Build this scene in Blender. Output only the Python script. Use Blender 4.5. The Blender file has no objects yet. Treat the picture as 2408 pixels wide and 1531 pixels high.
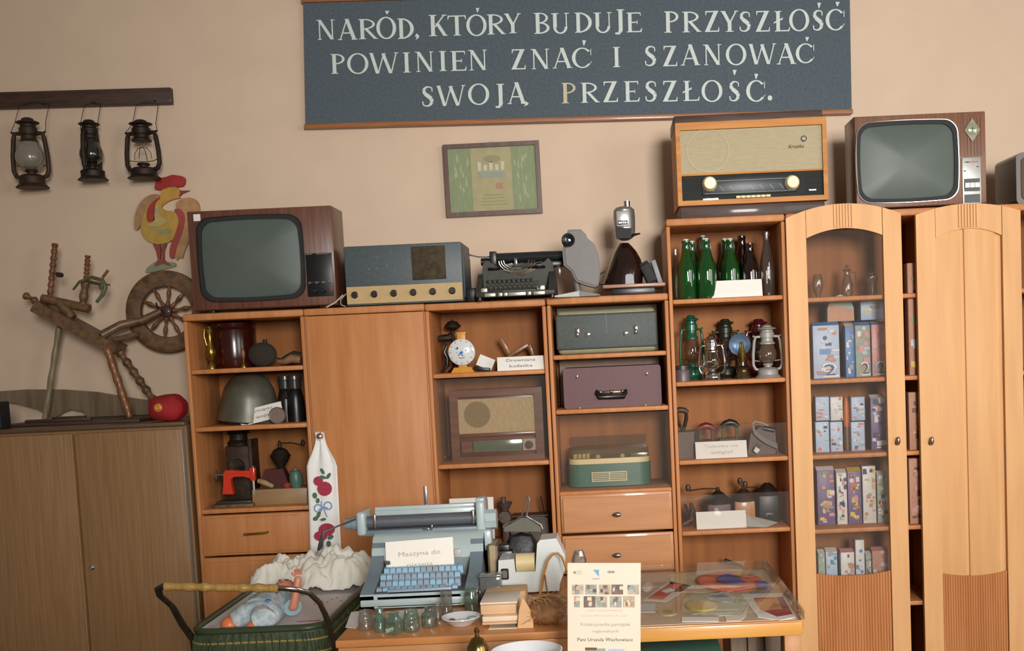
import bpy, bmesh, math, random
from math import pi, sin, cos, radians
from mathutils import Vector, Matrix
random.seed(7)
SC = bpy.context.scene
COL = SC.collection
# ---------------------------------------------------------------- camera
F, PPX, PPY = 2600.0, 1430.0, 1008.0
EYE = Vector((0, 0, 1.55))
RC = (Matrix.Rotation(pi/2-math.atan(.0754), 3, 'X') @ Matrix.Rotation(-.0445, 3, 'Z'))
cd = bpy.data.cameras.new('camera'); cam = bpy.data.objects.new('camera', cd); COL.objects.link(cam)
cam.matrix_world = Matrix.Translation(EYE) @ RC.to_4x4()
cd.sensor_fit = 'HORIZONTAL'; cd.sensor_width = 36; cd.lens = F/2408*36
cd.shift_x = (1204-PPX)/2408; cd.shift_y = (PPY-765.5)/2408
cd.clip_end = 60; SC.camera = cam
# ---------------------------------------------------------------- world, lights, exposure
SC.view_settings.view_transform = 'Standard'; SC.view_settings.look = 'None'
SC.view_settings.gamma = 1; SC.view_settings.use_curve_mapping = False
SC.view_settings.exposure = 0.0
w = bpy.data.worlds.new('world'); SC.world = w; w.use_nodes = True
w.node_tree.nodes['Background'].inputs[0].default_value = (1.0, .88, .74, 1)
w.node_tree.nodes['Background'].inputs[1].default_value = .17
def area(name, loc, aim, sx, sy, power, col):
    l = bpy.data.lights.new(name, 'AREA'); l.shape = 'RECTANGLE'; l.size = sx; l.size_y = sy
    l.energy = power; l.color = col
    o = bpy.data.objects.new(name, l); COL.objects.link(o); o.location = loc
    o.rotation_euler = (Vector(aim)-Vector(loc)).to_track_quat('-Z', 'Y').to_euler(); return o
area('window_light', (3.4, -.6, 2.5), (.6, 4.9, 1.2), 1.5, 1.8, 66, (1, .97, .94))
area('rear_window_light', (1.3, -3.4, 2.5), (.55, 5, 1.7), 1.3, 1.5, 74, (1, .97, .94)).data.spread = radians(62)
area('far_window_light', (4.0, 1.6, 2.1), (.8, 4.9, 1.3), 1.2, 1.6, 22, (1, .96, .9))
# ---------------------------------------------------------------- pixel -> world at a depth, names, builders
def P(x, y, Y):
    d = RC @ Vector(((x-PPX)/F, (PPY-y)/F, -1)); return EYE + d*(Y/d.y)
def PZ(x, y, z):
    d = RC @ Vector(((x-PPX)/F, (PPY-y)/F, -1)); return EYE + d*((z-1.55)/d.z)
def span(x0, x1, yt, Y, zb):
    """centre x, width, height of a thing seen between pixels x0..x1, top yt, standing at height zb, depth Y"""
    ym = 1008-(zb-1.55)*F/Y-200
    a = P(x0, (yt+ym)/2 if False else yt+20, Y).x; b = P(x1, yt+20, Y).x
    h = P((x0+x1)/2, yt, Y).z - zb
    return (a+b)/2, b-a, h
def tag(o, label=None, cat=None, group=None, kind=None):
    if label: o['label'] = label
    if cat: o['category'] = cat
    if group: o['group'] = group
    if kind: o['kind'] = kind
    return o
def thing(name, label, cat, loc=(0, 0, 0), rz=0, group=None, rx=0, ry=0):
    o = bpy.data.objects.new(name, None); COL.objects.link(o); o.empty_display_size = .05
    o.location = loc; o.rotation_euler = (rx, ry, rz)
    return tag(o, label, cat, group)
def copy_tree(o, parent=None):
    c = o.copy(); COL.objects.link(c); c.parent = parent
    for ch in o.children: copy_tree(ch, c)
    return c
class B:
    def __init__(s): s.bm = bmesh.new(); s.mats = []; s.k = 0; s.T = Matrix()
    def m(s, mat):
        if mat not in s.mats: s.mats.append(mat)
        s.k = s.mats.index(mat); return s
    def at(s, T=None): s.T = T if T is not None else Matrix(); return s
    def add(s, t, T=None):
        TT = s.T @ T if T is not None else s.T
        vm = {v: s.bm.verts.new(TT @ v.co) for v in t.verts}
        for f in t.faces:
            try: nf = s.bm.faces.new([vm[v] for v in f.verts]); nf.material_index = s.k
            except ValueError: pass
        t.free(); return s
    def raw(s, vs, fs):
        v = [s.bm.verts.new(s.T @ Vector(p)) for p in vs]
        for f in fs:
            try: nf = s.bm.faces.new([v[i] for i in f]); nf.material_index = s.k
            except ValueError: pass
        return s
    def box(s, x0, x1, y0, y1, z0, z1, bev=0, T=None, seg=2):
        t = bmesh.new(); bmesh.ops.create_cube(t, size=1)
        for v in t.verts: v.co = Vector(((x0+x1)/2+v.co.x*(x1-x0), (y0+y1)/2+v.co.y*(y1-y0), (z0+z1)/2+v.co.z*(z1-z0)))
        if bev: bmesh.ops.bevel(t, geom=list(t.edges), offset=bev, segments=seg, profile=.5, affect='EDGES')
        return s.add(t, T)
    def cyl(s, p0, p1, r0, r1=None, n=20):
        r1 = r0 if r1 is None else r1; p0 = Vector(p0); p1 = Vector(p1); d = p1-p0
        q = d.to_track_quat('Z', 'Y').to_matrix(); vs = []
        for p, r in ((p0, r0), (p1, r1)):
            vs += [p + q @ Vector((r*cos(2*pi*i/n), r*sin(2*pi*i/n), 0)) for i in range(n)]
        fs = [(i, (i+1) % n, n+(i+1) % n, n+i) for i in range(n)] + [tuple(range(n))[::-1], tuple(range(n, 2*n))]
        return s.raw(vs, fs)
    def lathe(s, prof, c=(0, 0, 0), ax='z', n=28, sx=1, sy=1, cap=True):
        c = Vector(c); vs = []; 
        for r, z in prof:
            for i in range(n):
                a = 2*pi*i/n; p = (r*cos(a)*sx, r*sin(a)*sy, z)
                if ax == 'y': p = (p[0], z, p[1])
                if ax == 'x': p = (z, p[0], p[1])
                vs.append(c+Vector(p))
        k = len(prof); fs = [(j*n+i, j*n+(i+1) % n, (j+1)*n+(i+1) % n, (j+1)*n+i) for j in range(k-1) for i in range(n)]
        if prof[0][0] > 1e-6 and cap and prof[0] != prof[-1]: fs.append(tuple(range(n))[::-1])
        if prof[-1][0] > 1e-6 and cap and prof[0] != prof[-1]: fs.append(tuple(range((k-1)*n, k*n)))
        return s.raw(vs, fs)
    def tube(s, pts, r, n=8, closed=False, flat=1):
        pts = [Vector(p) for p in pts]; m = len(pts); vs = []
        rr = r if isinstance(r, (list, tuple)) else [r]*m
        up = None
        for i, p in enumerate(pts):
            d = (pts[(i+1) % m]-pts[i-1]) if closed or 0 < i < m-1 else (pts[1]-pts[0] if i == 0 else pts[-1]-pts[-2])
            d.normalize()
            if up is None: up = d.orthogonal().normalized()
            up = (up-d*up.dot(d)).normalized(); b = d.cross(up)
            vs += [p+(up*cos(2*pi*j/n)*flat+b*sin(2*pi*j/n))*rr[i] for j in range(n)]
        fs = []
        for i in range(m if closed else m-1):
            a, c = i*n, ((i+1) % m)*n
            fs += [(a+j, a+(j+1) % n, c+(j+1) % n, c+j) for j in range(n)]
        if not closed: fs += [tuple(range(n))[::-1], tuple(range((m-1)*n, m*n))]
        return s.raw(vs, fs)
    def prism(s, out, y0, y1):
        """outline of (x, z) pairs, given thickness from y0 to y1"""
        n = len(out); vs = [(x, y0, z) for x, z in out]+[(x, y1, z) for x, z in out]
        return s.raw(vs, [tuple(range(n)), tuple(range(n, 2*n))[::-1]]+[(i, n+i, n+(i+1) % n, (i+1) % n) for i in range(n)])
    def slab(s, out, z0, z1):
        n = len(out); vs = [(x, y, z0) for x, y in out]+[(x, y, z1) for x, y in out]
        return s.raw(vs, [tuple(range(n))[::-1], tuple(range(n, 2*n))]+[(i, (i+1) % n, n+(i+1) % n, n+i) for i in range(n)])
    def ring(s, outer, inner, y0, y1):
        """frame between two outlines with the same number of points"""
        n = len(outer); vs = [(x, y, z) for y in (y0, y1) for o in (outer, inner) for x, z in o]; fs = []
        for i in range(n):
            j = (i+1) % n
            fs += [(i, j, n+j, n+i), (2*n+i, 3*n+i, 3*n+j, 2*n+j), (i, 2*n+i, 2*n+j, j), (n+i, n+j, 3*n+j, 3*n+i)]
        return s.raw(vs, fs)
    def ball(s, c, r, sx=1, sy=1, sz=1, n=20, T=None):
        t = bmesh.new(); bmesh.ops.create_uvsphere(t, u_segments=n, v_segments=max(8, n*2//3), radius=r)
        for v in t.verts: v.co = Vector((v.co.x*sx, v.co.y*sy, v.co.z*sz))+Vector(c)
        return s.add(t, T)
    def mk(s, name, mat=None, parent=None, loc=None, sub=0, soft=.6, rot=None):
        if mat is not None: s.mats = [mat]+s.mats if not s.mats else s.mats
        bmesh.ops.recalc_face_normals(s.bm, faces=list(s.bm.faces))
        for f in s.bm.faces: f.smooth = True
        for e in s.bm.edges:
            if len(e.link_faces) == 2 and e.calc_face_angle(0) > soft: e.smooth = False
        me = bpy.data.meshes.new(name); s.bm.to_mesh(me); s.bm.free()
        for q in s.mats: me.materials.append(q)
        o = bpy.data.objects.new(name, me); COL.objects.link(o)
        if parent: o.parent = parent
        if loc is not None: o.location = loc
        if rot is not None: o.rotation_euler = rot
        if sub: q = o.modifiers.new('sub', 'SUBSURF'); q.levels = q.render_levels = sub
        return o
def RT(loc=(0, 0, 0), rx=0, ry=0, rz=0):
    return Matrix.Translation(Vector(loc)) @ Matrix.Rotation(rz, 4, 'Z') @ Matrix.Rotation(ry, 4, 'Y') @ Matrix.Rotation(rx, 4, 'X')
def rrect(x0, x1, z0, z1, r, n=5):
    o = []
    for cx, cz, a in ((x1-r, z1-r, 0), (x0+r, z1-r, pi/2), (x0+r, z0+r, pi), (x1-r, z0+r, 1.5*pi)):
        o += [(cx+r*cos(a+pi/2*i/n), cz+r*sin(a+pi/2*i/n)) for i in range(n+1)]
    return o
def bulge(x0, x1, z0, z1, r, k, n=6):
    """rounded rectangle with slightly bowed sides, like a picture tube"""
    o = rrect(x0, x1, z0, z1, r, n); cx, cz, hw, hh = (x0+x1)/2, (z0+z1)/2, (x1-x0)/2, (z1-z0)/2
    q = []
    for i in range(len(o)):
        a, b = o[i], o[(i+1) % len(o)]
        st = 6 if math.dist(a, b) > r else 1
        for j in range(st):
            x = a[0]+(b[0]-a[0])*j/st; z = a[1]+(b[1]-a[1])*j/st
            u, v = (x-cx)/hw, (z-cz)/hh
            q.append((x+k*u*(1-v*v), z+k*v*(1-u*u)))
    return q
def circ(cx, cz, r, n=24, a0=0, a1=2*pi, rz=None):
    rz = r if rz is None else rz
    return [(cx+r*cos(a0+(a1-a0)*i/n), cz+rz*sin(a0+(a1-a0)*i/n)) for i in range(n+(0 if abs(a1-a0-2*pi) < 1e-6 else 1))]
def txt(body, name, mat, parent, cx, cz, y, h, width=None, ex=.0004, shear=0, back=False):
    """writing as thin relief standing in the xz plane, facing -y"""
    c = bpy.data.curves.new(name, 'FONT'); c.body = body; c.size = 1; c.align_x = 'CENTER'; c.shear = shear; c.resolution_u = 2
    o = bpy.data.objects.new(name, c); COL.objects.link(o)
    me = bpy.data.meshes.new_from_object(o.evaluated_get(bpy.context.evaluated_depsgraph_get()))
    bpy.data.objects.remove(o); bpy.data.curves.remove(c)
    xs = [v.co.x for v in me.vertices]; ys = [v.co.y for v in me.vertices]
    if not xs: return None
    mx, my = (min(xs)+max(xs))/2, (min(ys)+max(ys))/2
    sz = h/(max(ys)-min(ys)); sx = width/(max(xs)-min(xs)) if width else sz
    for v in me.vertices: v.co = Vector((cx+(v.co.x-mx)*sx, y-ex, cz+(v.co.y-my)*sz))
    me.name = name; me.materials.clear(); me.materials.append(mat)
    ob = bpy.data.objects.new(name, me); COL.objects.link(ob); ob.parent = parent; return ob
# ---------------------------------------------------------------- materials
def C(h):
    h = h.lstrip('#'); v = [int(h[i:i+2], 16)/255 for i in (0, 2, 4)]
    return tuple((x/12.92 if x <= .04045 else ((x+.055)/1.055)**2.4) for x in v)+(1,)
_mats = {}
def mat(name, col, rough=.5, metal=0, var=.12, scale=30, bump=0, col2=None, coat=0, emit=0, spec=.5, stretch=(1, 1, 1)):
    if name in _mats: return _mats[name]
    m = bpy.data.materials.new(name); m.use_nodes = True; nt = m.node_tree; b = nt.nodes['Principled BSDF']
    c = C(col) if isinstance(col, str) else col
    c2 = C(col2) if col2 else tuple(x*(1-var) for x in c[:3])+(1,)
    tc = nt.nodes.new('ShaderNodeTexCoord'); mp = nt.nodes.new('ShaderNodeMapping'); mp.inputs['Scale'].default_value = stretch
    nz = nt.nodes.new('ShaderNodeTexNoise'); nz.inputs['Scale'].default_value = scale; nz.inputs['Detail'].default_value = 4
    rp = nt.nodes.new('ShaderNodeValToRGB'); rp.color_ramp.elements[0].position = .32; rp.color_ramp.elements[1].position = .68
    rp.color_ramp.elements[0].color = c2; rp.color_ramp.elements[1].color = c
    nt.links.new(tc.outputs['Object'], mp.inputs[0]); nt.links.new(mp.outputs[0], nz.inputs['Vector'])
    nt.links.new(nz.outputs[0], rp.inputs[0]); nt.links.new(rp.outputs[0], b.inputs['Base Color'])
    b.inputs['Roughness'].default_value = rough; b.inputs['Metallic'].default_value = metal
    b.inputs['Specular IOR Level'].default_value = spec; b.inputs['Coat Weight'].default_value = coat; b.inputs['Coat Roughness'].default_value = .08
    if bump:
        bp = nt.nodes.new('ShaderNodeBump'); bp.inputs['Strength'].default_value = bump; bp.inputs['Distance'].default_value = .01
        nt.links.new(nz.outputs[0], bp.inputs['Height']); nt.links.new(bp.outputs[0], b.inputs['Normal'])
    _mats[name] = m; return m
def wood(name, a, b_, rough=.42, st=(14, 14, 1.2), sc=2.2, bump=.05, coat=.15, spec=.5):
    return mat(name, a, rough, 0, scale=sc, col2=b_, stretch=st, bump=bump, coat=coat, spec=spec)
def glass(name, tint, gloss=.12, rough=.02, body=0, bodycol='#ffffff', fk=.5):
    """thin glass: tinted see-through with a fresnel reflection, and a little body colour for dusty or frosted glass, or a painted haze on panes"""
    if name in _mats: return _mats[name]
    m = bpy.data.materials.new(name); m.use_nodes = True; nt = m.node_tree; nt.nodes.clear()
    out = nt.nodes.new('ShaderNodeOutputMaterial'); tr = nt.nodes.new('ShaderNodeBsdfTransparent'); tr.inputs[0].default_value = C(tint)
    gl = nt.nodes.new('ShaderNodeBsdfGlossy'); gl.inputs['Roughness'].default_value = rough
    df = nt.nodes.new('ShaderNodeBsdfDiffuse'); df.inputs[0].default_value = C(bodycol)
    mb = nt.nodes.new('ShaderNodeMixShader'); mb.inputs[0].default_value = body
    fr = nt.nodes.new('ShaderNodeLayerWeight'); fr.inputs[0].default_value = .35
    mu = nt.nodes.new('ShaderNodeMath'); mu.operation = 'MULTIPLY_ADD'; mu.inputs[1].default_value = fk; mu.inputs[2].default_value = gloss
    nz = nt.nodes.new('ShaderNodeTexNoise'); nz.inputs['Scale'].default_value = 8
    bp = nt.nodes.new('ShaderNodeBump'); bp.inputs['Strength'].default_value = .03
    nt.links.new(nz.outputs[0], bp.inputs['Height']); nt.links.new(bp.outputs[0], gl.inputs['Normal'])
    mx = nt.nodes.new('ShaderNodeMixShader')
    nt.links.new(tr.outputs[0], mb.inputs[1]); nt.links.new(df.outputs[0], mb.inputs[2])
    nt.links.new(fr.outputs['Facing'], mu.inputs[0]); nt.links.new(mu.outputs[0], mx.inputs[0])
    nt.links.new(mb.outputs[0], mx.inputs[1]); nt.links.new(gl.outputs[0], mx.inputs[2]); nt.links.new(mx.outputs[0], out.inputs[0])
    _mats[name] = m; return m
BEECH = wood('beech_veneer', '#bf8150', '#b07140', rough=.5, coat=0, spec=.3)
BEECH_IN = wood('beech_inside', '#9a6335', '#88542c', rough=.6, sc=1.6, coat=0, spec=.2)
BEECH_L = wood('beech_light', '#d8a670', '#cf9c68', rough=.55, coat=0, spec=.3)
TAN = wood('tan_cabinet_veneer', '#94714d', '#84633f', rough=.38, st=(60, 60, 2))
WALNUT = wood('walnut_veneer', '#6b4230', '#573325', rough=.35, st=(40, 40, 2))
WALNUT_H = wood('walnut_side', '#60392a', '#4b2a1f', rough=.35, st=(2, 40, 40))
HONEY = wood('honey_lacquer', '#c07f34', '#a96a2a', rough=.5, st=(2, 20, 20), coat=0, spec=.25)
OLDWOOD = wood('old_turned_wood', '#765535', '#4e3520', rough=.55, st=(6, 6, 6), sc=6)
OLDWOOD2 = wood('old_reddish_wood', '#80502f', '#5e3820', rough=.5, st=(6, 6, 6), sc=6)
DARKWOOD = wood('dark_board', '#4a3022', '#2e1d14', rough=.6, st=(2, 20, 20), sc=4)
BLACK = mat('black_plastic', '#131212', .35, var=.3)
MATTEBLK = mat('matte_black', '#1b1918', .7, var=.3)
DARKBROWN = mat('dark_brown_bakelite', '#22100c', .15, var=.3, coat=.5)
IRON = mat('dark_rusty_iron', '#35291f', .55, .5, col2='#231c17', scale=40)
RUST = mat('rust_brown_metal', '#43301f', .6, .4, col2='#2a221a', scale=30)
STEEL = mat('steel', '#9a9a98', .3, .9)
CHROME = mat('chrome', '#d6d6d6', .1, 1, var=.03)
BRASS = mat('brass', '#b39440', .25, .9, col2='#7e662a', scale=20)
SILVER = mat('silver_paint', '#a9a9a5', .4, .4)
WHITE = mat('white_plastic', '#d8dbd6', .4, var=.04)
PAPER = mat('white_paper', '#dfdcd4', .8, var=.04, scale=8)
CREAMP = mat('cream_paper', '#dfd0bc', .8, var=.03, scale=8)
INK = mat('grey_ink', '#6f6a6c', .8)
PALEINK = mat('pale_ink', '#b7ada6', .8)
CREAM = mat('cream_plastic', '#d8c494', .35, var=.05)
RED = mat('red_paint', '#a3231b', .4, var=.15)
GREYPL = mat('grey_plastic', '#6f7473', .45)
CLEAR = glass('clear_glass', '#eef2f0', .10)
PANE = glass('window_glass', '#fcfbfa', .02, .01, .025, '#d8cfc4', .25)  # pale body colour paints a light haze over what lies behind
# ================================================================= room
WY = 5.12
WALLM = mat('pink_beige_wall_paint', '#d3bba3', .9, var=.05, scale=6, bump=.03, spec=.2)
tag(B().box(-4.2, 3.6, WY, WY+.1, 0, 3.7).mk('wall_back', WALLM), kind='structure')
tag(B().box(-4.2, 3.6, .2, WY, -.1, 0).mk('floor', wood('floor_boards', '#8d6844', '#75522f', st=(12, 1, 1))), kind='structure')
F0 = 4.60
def zf(x, y, Y=F0): return P(x, y, Y).z
def carcass(name, label, x0, x1, z0, z1, shelves, y0=F0, y1=4.98, back=4.936, t=.016, mi=BEECH, mn=BEECH_IN, top_t=.03, tops=True):
    """shelving unit: two side panels, top, back, and a shelf for every height given (top faces)"""
    o = thing(name, label, 'cabinet', ((x0+x1)/2, y0, 0)); w = (x1-x0)/2; d = y1-y0
    for sx in (-1, 1):
        a, b = sorted((sx*w, sx*(w-t)))
        B().box(a, b, 0, d, z0, z1-top_t, .004).mk('side_panel', mi, o)
    B().box(-w, w, -.004, d, z1-top_t, z1, .008).mk('top_panel', mi, o)
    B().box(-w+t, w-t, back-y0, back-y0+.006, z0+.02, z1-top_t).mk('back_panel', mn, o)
    B().box(-w+t, w-t, .01, d, z0, z0+.06).mk('plinth', mi, o)
    for z in shelves: B().box(-w+t, w-t, .004, back-y0, z-.02, z, .006).mk('shelf', mi, o)
    return o, w
# --- unit 1
X1, X2, X3, X4, X5, X6 = -1.738, -1.238, -.736, -.236, .272, .764
ZT1, ZT5 = 1.755, 2.056
S1 = [zf(590, 864), zf(590, 1000), zf(600, 1194)]
u1, w1 = carcass('shelf_cabinet', 'beech cabinet beside the tan cupboard, helmet and red toy on its shelves', X1, X2, 0, ZT1, S1)
z0 = S1[2]-.02
dr = B().box(-w1+.02, w1-.02, -.016, .02, z0-.175, z0-.004, .006).box(-w1+.05, w1-.06, -.02, -.01, z0-.165, z0-.014, .004).mk('drawer', BEECH, u1)
B().tube([(-.05, -.016, z0-.085), (-.045, -.04, z0-.085), (.045, -.04, z0-.082), (.05, -.016, z0-.082)], .005).mk('handle', BRASS, dr)
B().box(-w1+.02, w1-.02, -.016, .004, .1, z0-.182, .005).box(-w1+.045, w1-.06, -.02, -.01, .12, z0-.2, .004).mk('door', BEECH, u1)
# --- unit 2: closed door with a round knob
u2, w2 = carcass('tall_cupboard', 'closed beech cupboard with one plain door, embroidered towel hung on its knob', X2, X3, 0, ZT1, [])
dd = B().box(-w2+.012, w2-.004, -.018, -.001, .08, ZT1-.032, .004).mk('door', BEECH, u2)
kx = P(753, 1026, 4.55)
B().lathe([(0.005, 0), (.006, -.024), (.012, -.030), (.014, -.040), (.009, -.049), (0, -.052)], (kx.x-(X2+X3)/2, -.018, kx.z), 'y').mk('knob', CHROME, dd)
# --- unit 3
S3 = [zf(1150, 874), zf(1160, 1088), zf(1170, 1292)]
u3, w3 = carcass('display_shelf_unit', 'beech shelf unit with a painted clock on top and a wooden radio below', X3, X4, 0, ZT1-.002, S3)
B().box(-w3+.018, w3-.018, .012, .016, S3[1]+.002, S3[0]-.024).mk('glass_pane', PANE, u3)
# --- unit 4
S4 = [zf(1435, 830), zf(1435, 959), zf(1440, 1152)]
u4, w4 = carcass('case_cabinet', 'beech cabinet with two drawers under three compartments of cases and a record player', X4+.004, X5, 0, ZT1, S4)
for k, (a, b) in enumerate(((1160, 1250), (1256, 1345))):
    zt, zb = zf(1440, a), zf(1442, b)
    dr = B().box(-w4+.018, w4-.018, -.004, .02, zb, zt, .004).prism([(-w4+.03, zb+.008), (w4-.03, zb+.008), (w4-.03, zt-.012), (-w4+.03, zt-.012)], -.014, -.004).mk('drawer', wood('beech_drawer', '#c28553', '#b27645', st=(1.2, 14, 14)), u4)
    p = P(1450, (a+b)/2+4, 4.58); cx = p.x-(X4+.004+X5)/2
    B().cyl((cx, -.012, p.z), (cx, -.03, p.z), .005).lathe([(.003, -.02), (.009, -.01), (.011, 0), (.008, .012), (0, .016)], (cx+.004, -.034, p.z), 'x').mk('knob', STEEL, dr)
B().box(-w4+.018, w4-.018, -.004, .012, .08, zf(1442, 1350), .004).mk('door', BEECH, u4)
BK4 = mat('pinkish_backing', '#a58b78', .7)  # pale panels standing behind the two cases
for i, (a, b) in enumerate(((1, ZT1-.034), (0, S4[0]-.022))):
    zb = (S4[0] if i == 0 else S4[1])+.002
    B().box(-w4+.03, w4-.035, .29, .294, zb, b).mk('pale_backing', BK4, u4)
B().box(-w4+.018, w4-.018, .010, .014, S4[2]+.002, S4[1]-.024).mk('glass_pane', PANE, u4)
# --- unit 5
S5 = [zf(1710, 699), zf(1720, 893), zf(1725, 1078), zf(1730, 1245), zf(1735, 1420)]
u5, w5 = carcass('tall_shelf_unit', 'tall open beech shelf unit with bottles, lanterns, irons and grinders', X5+.003, X6, 0, ZT5, S5)
B().box(-w5+.018, w5-.018, .012, .016, S5[2]+.002, S5[2]+.14).mk('glass_pane', PANE, u5)
B().box(-w5+.018, w5-.018, .012, .016, S5[3]+.002, S5[3]+.15).mk('glass_pane', PANE, u5)
# --- tan cupboard at the left
gz = zf(220, 1001, 4.58)
g = thing('tan_cupboard', 'tan two-door cupboard at the left carrying the spinning wheel', 'cabinet', (-2.3, 4.6, 0))
ge = P(441, 1010, 4.6).x+2.3-.004; gl = -.75
B().box(gl, ge, 0, .46, 0, gz-.016).mk('body', TAN, g)
B().box(gl, ge+.004, -.03, .47, gz-.016, gz, .003).mk('top_panel', mat('dark_top_edge', '#5a452f', .4), g)
gx = P(176, 1010, 4.58).x+2.3; gx2 = P(205, 1531, 4.58).x+2.3; gx = (gx+gx2)/2
d1 = B().box(gl, gx-.006, -.02, 0, .06, gz-.03, .003).mk('door', TAN, g)
B().box(gx-.006, gx-.002, -.024, 0, .06, gz-.03).mk('edge_strip', mat('pale_edging', '#a98158', .4), d1)
d2 = B().box(gx+.008, ge-.014, -.02, 0, .06, gz-.03, .003).mk('door', TAN, g)
p = P(213, 1336, 4.57)
B().lathe([(0, -.006), (.006, -.006), (.010, -.003), (.012, 0)], (p.x+2.3, -.02, p.z), 'y').box(p.x+2.3-.001, p.x+2.3+.001, -.028, -.025, p.z-.004, p.z+.004).mk('lock', CHROME, d2)
B().box(ge-.012, ge-.008, -.022, 0, .06, gz-.03).mk('edge_strip', mat('silver_edging', '#8f8a80', .3, .4), g)
# --- wardrobe with a glazed and a solid door
wx0, wx1 = X6+.004, 1.95
wc = (wx0+wx1)/2
SW = [zf(1990, 696), zf(1990, 890), zf(1995, 1067), zf(2000, 1242), zf(2005, 1420)]
wd, ww = carcass('wardrobe', 'tall beech wardrobe with one glazed and one solid arched door', wx0, wx1, 0, ZT5, SW)
b = B()
for z in SW: pass
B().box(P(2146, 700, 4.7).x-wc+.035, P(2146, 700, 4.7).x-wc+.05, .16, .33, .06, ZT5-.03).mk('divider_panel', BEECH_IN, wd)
def arch(x0, x1, zs, zc, n=16):
    return [(x0+(x1-x0)*i/n, zs+(zc-zs)*(1-(2*i/n-1)**2)) for i in range(n+1)]
def wardrobe_door(pl, pr, gl_, gr_, zside, zc, glazed, hx, hy):
    Y = 4.575; X = lambda p, y=900: P(p, y, Y).x-wc
    xl, xr, il, ir = X(pl), X(pr), X(gl_), X(gr_)
    zs, zcc = P((pl+pr)/2, zside, Y).z, P((pl+pr)/2, zc, Y).z
    zi = P((pl+pr)/2, 556, Y).z; zic = P((pl+pr)/2, 536, Y).z     # opening top, arched
    zl = P((pl+pr)/2, 1346, Y).z; zlc = zl-.012                     # opening bottom, sagging
    Ya, Yb = -.026, -.003
    top = arch(xl, xr, zs, zcc)
    def cut(a, b_): return [q for q in top if a < q[0] < b_]
    def zt(x): u = (2*(x-xl)/(xr-xl)-1); return zs+(zcc-zs)*(1-u*u)
    m = B()
    m.prism([(xl, .08), (il-.002, .08), (il-.002, zt(il))]+cut(xl, il-.003)[::-1]+[(xl, zs)], Ya, Yb)
    m.prism([(ir+.002, .08), (xr, .08), (xr, zs)]+cut(ir+.003, xr)[::-1]+[(ir+.002, zt(ir))], Ya, Yb)
    op = arch(il, ir, zi, zic)
    for i in range(16):   # top rail between arch of the door and arch of the opening, in columns so the face stays true
        (a, za), (c, zb) = op[i], op[i+1]
        m.prism([(a, za), (c, zb), (c, zt(c)), (a, zt(a))], Ya+.002, Yb)
    cx = (xl+xr)/2
    for k in range(7):
        x = cx-.036+.012*k
        m.prism([(x-.0035, zic+.004), (x+.0035, zic+.004), (x+.0035, zt(x)-.002), (x-.0035, zt(x)-.002)], Ya-.005, Ya+.003)
    d = m.mk('door', BEECH_L, wd)
    # fluted lower panel with a sagging top edge
    f = B(); n = 26
    for i in range(n):
        a = il+(ir-il)*i/n; c = il+(ir-il)*(i+1)/n; u = 2*(i+.5)/n-1; z = zl-(zl-zlc)*(1-u*u)*1.3
        mid = (a+c)/2; r = (c-a)/2
        f.raw([(mid-r*cos(pi*k/6), Ya+.008-r*.7*sin(pi*k/6), zz) for zz in (.12, z) for k in range(7)],
              [(k, k+1, 8+k, 7+k) for k in range(6)]+[tuple(range(7, 14))])
    f.box(il, ir, Ya+.008, Yb, .08, zl-.016)
    f.mk('fluted_panel', BEECH, d)
    if glazed:
        B().box(il, ir, Yb-.006, Yb-.003, zl-.02, zi+.03).mk('glass_pane', PANE, d)
    else:
        f = B(); xm = X(2270)
        f.box(il, xm-.008, Ya+.010, Yb, zl-.02, zic+.006, .004).box(xm+.008, ir-.026, Ya+.010, Yb, zl-.02, zic+.006, .004)
        f.box(il, ir, Ya+.019, Yb+.001, zl-.02, zic+.005)
        f.mk('panel', BEECH_L, d)
    p = P(hx, hy, 4.56)
    B().lathe([(0, 0), (.009, 0), (.011, -.006), (.007, -.01), (.006, -.016)], (p.x-wc, Ya, p.z-.01), 'y').ball((p.x-wc, Ya-.018, p.z), .011, .8, .7, 1.5).mk('handle', mat('brushed_knob', '#a8978a', .3, .9), d)
    return d, xl, xr
wardrobe_door(1860, 2128, 1907, 2084, 507, 478, True, 2112, 1036)
wardrobe_door(2162, 2406, 2208, 2362, 500, 478, False, 2191, 1036)
# ================================================================= helpers that read sizes at a depth
def bp(x0, x1, yt, yb, Y, zb=None):
    """centre x, width, base height, height of a thing seen in that pixel rectangle at depth Y (zb: known support height)"""
    ym, xm = (yt+yb)/2, (x0+x1)/2
    z0 = P(xm, yb, Y).z if zb is None else zb
    return P(xm, ym, Y).x, P(x1, ym, Y).x-P(x0, ym, Y).x, z0, P(xm, yt, Y).z-z0
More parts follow.
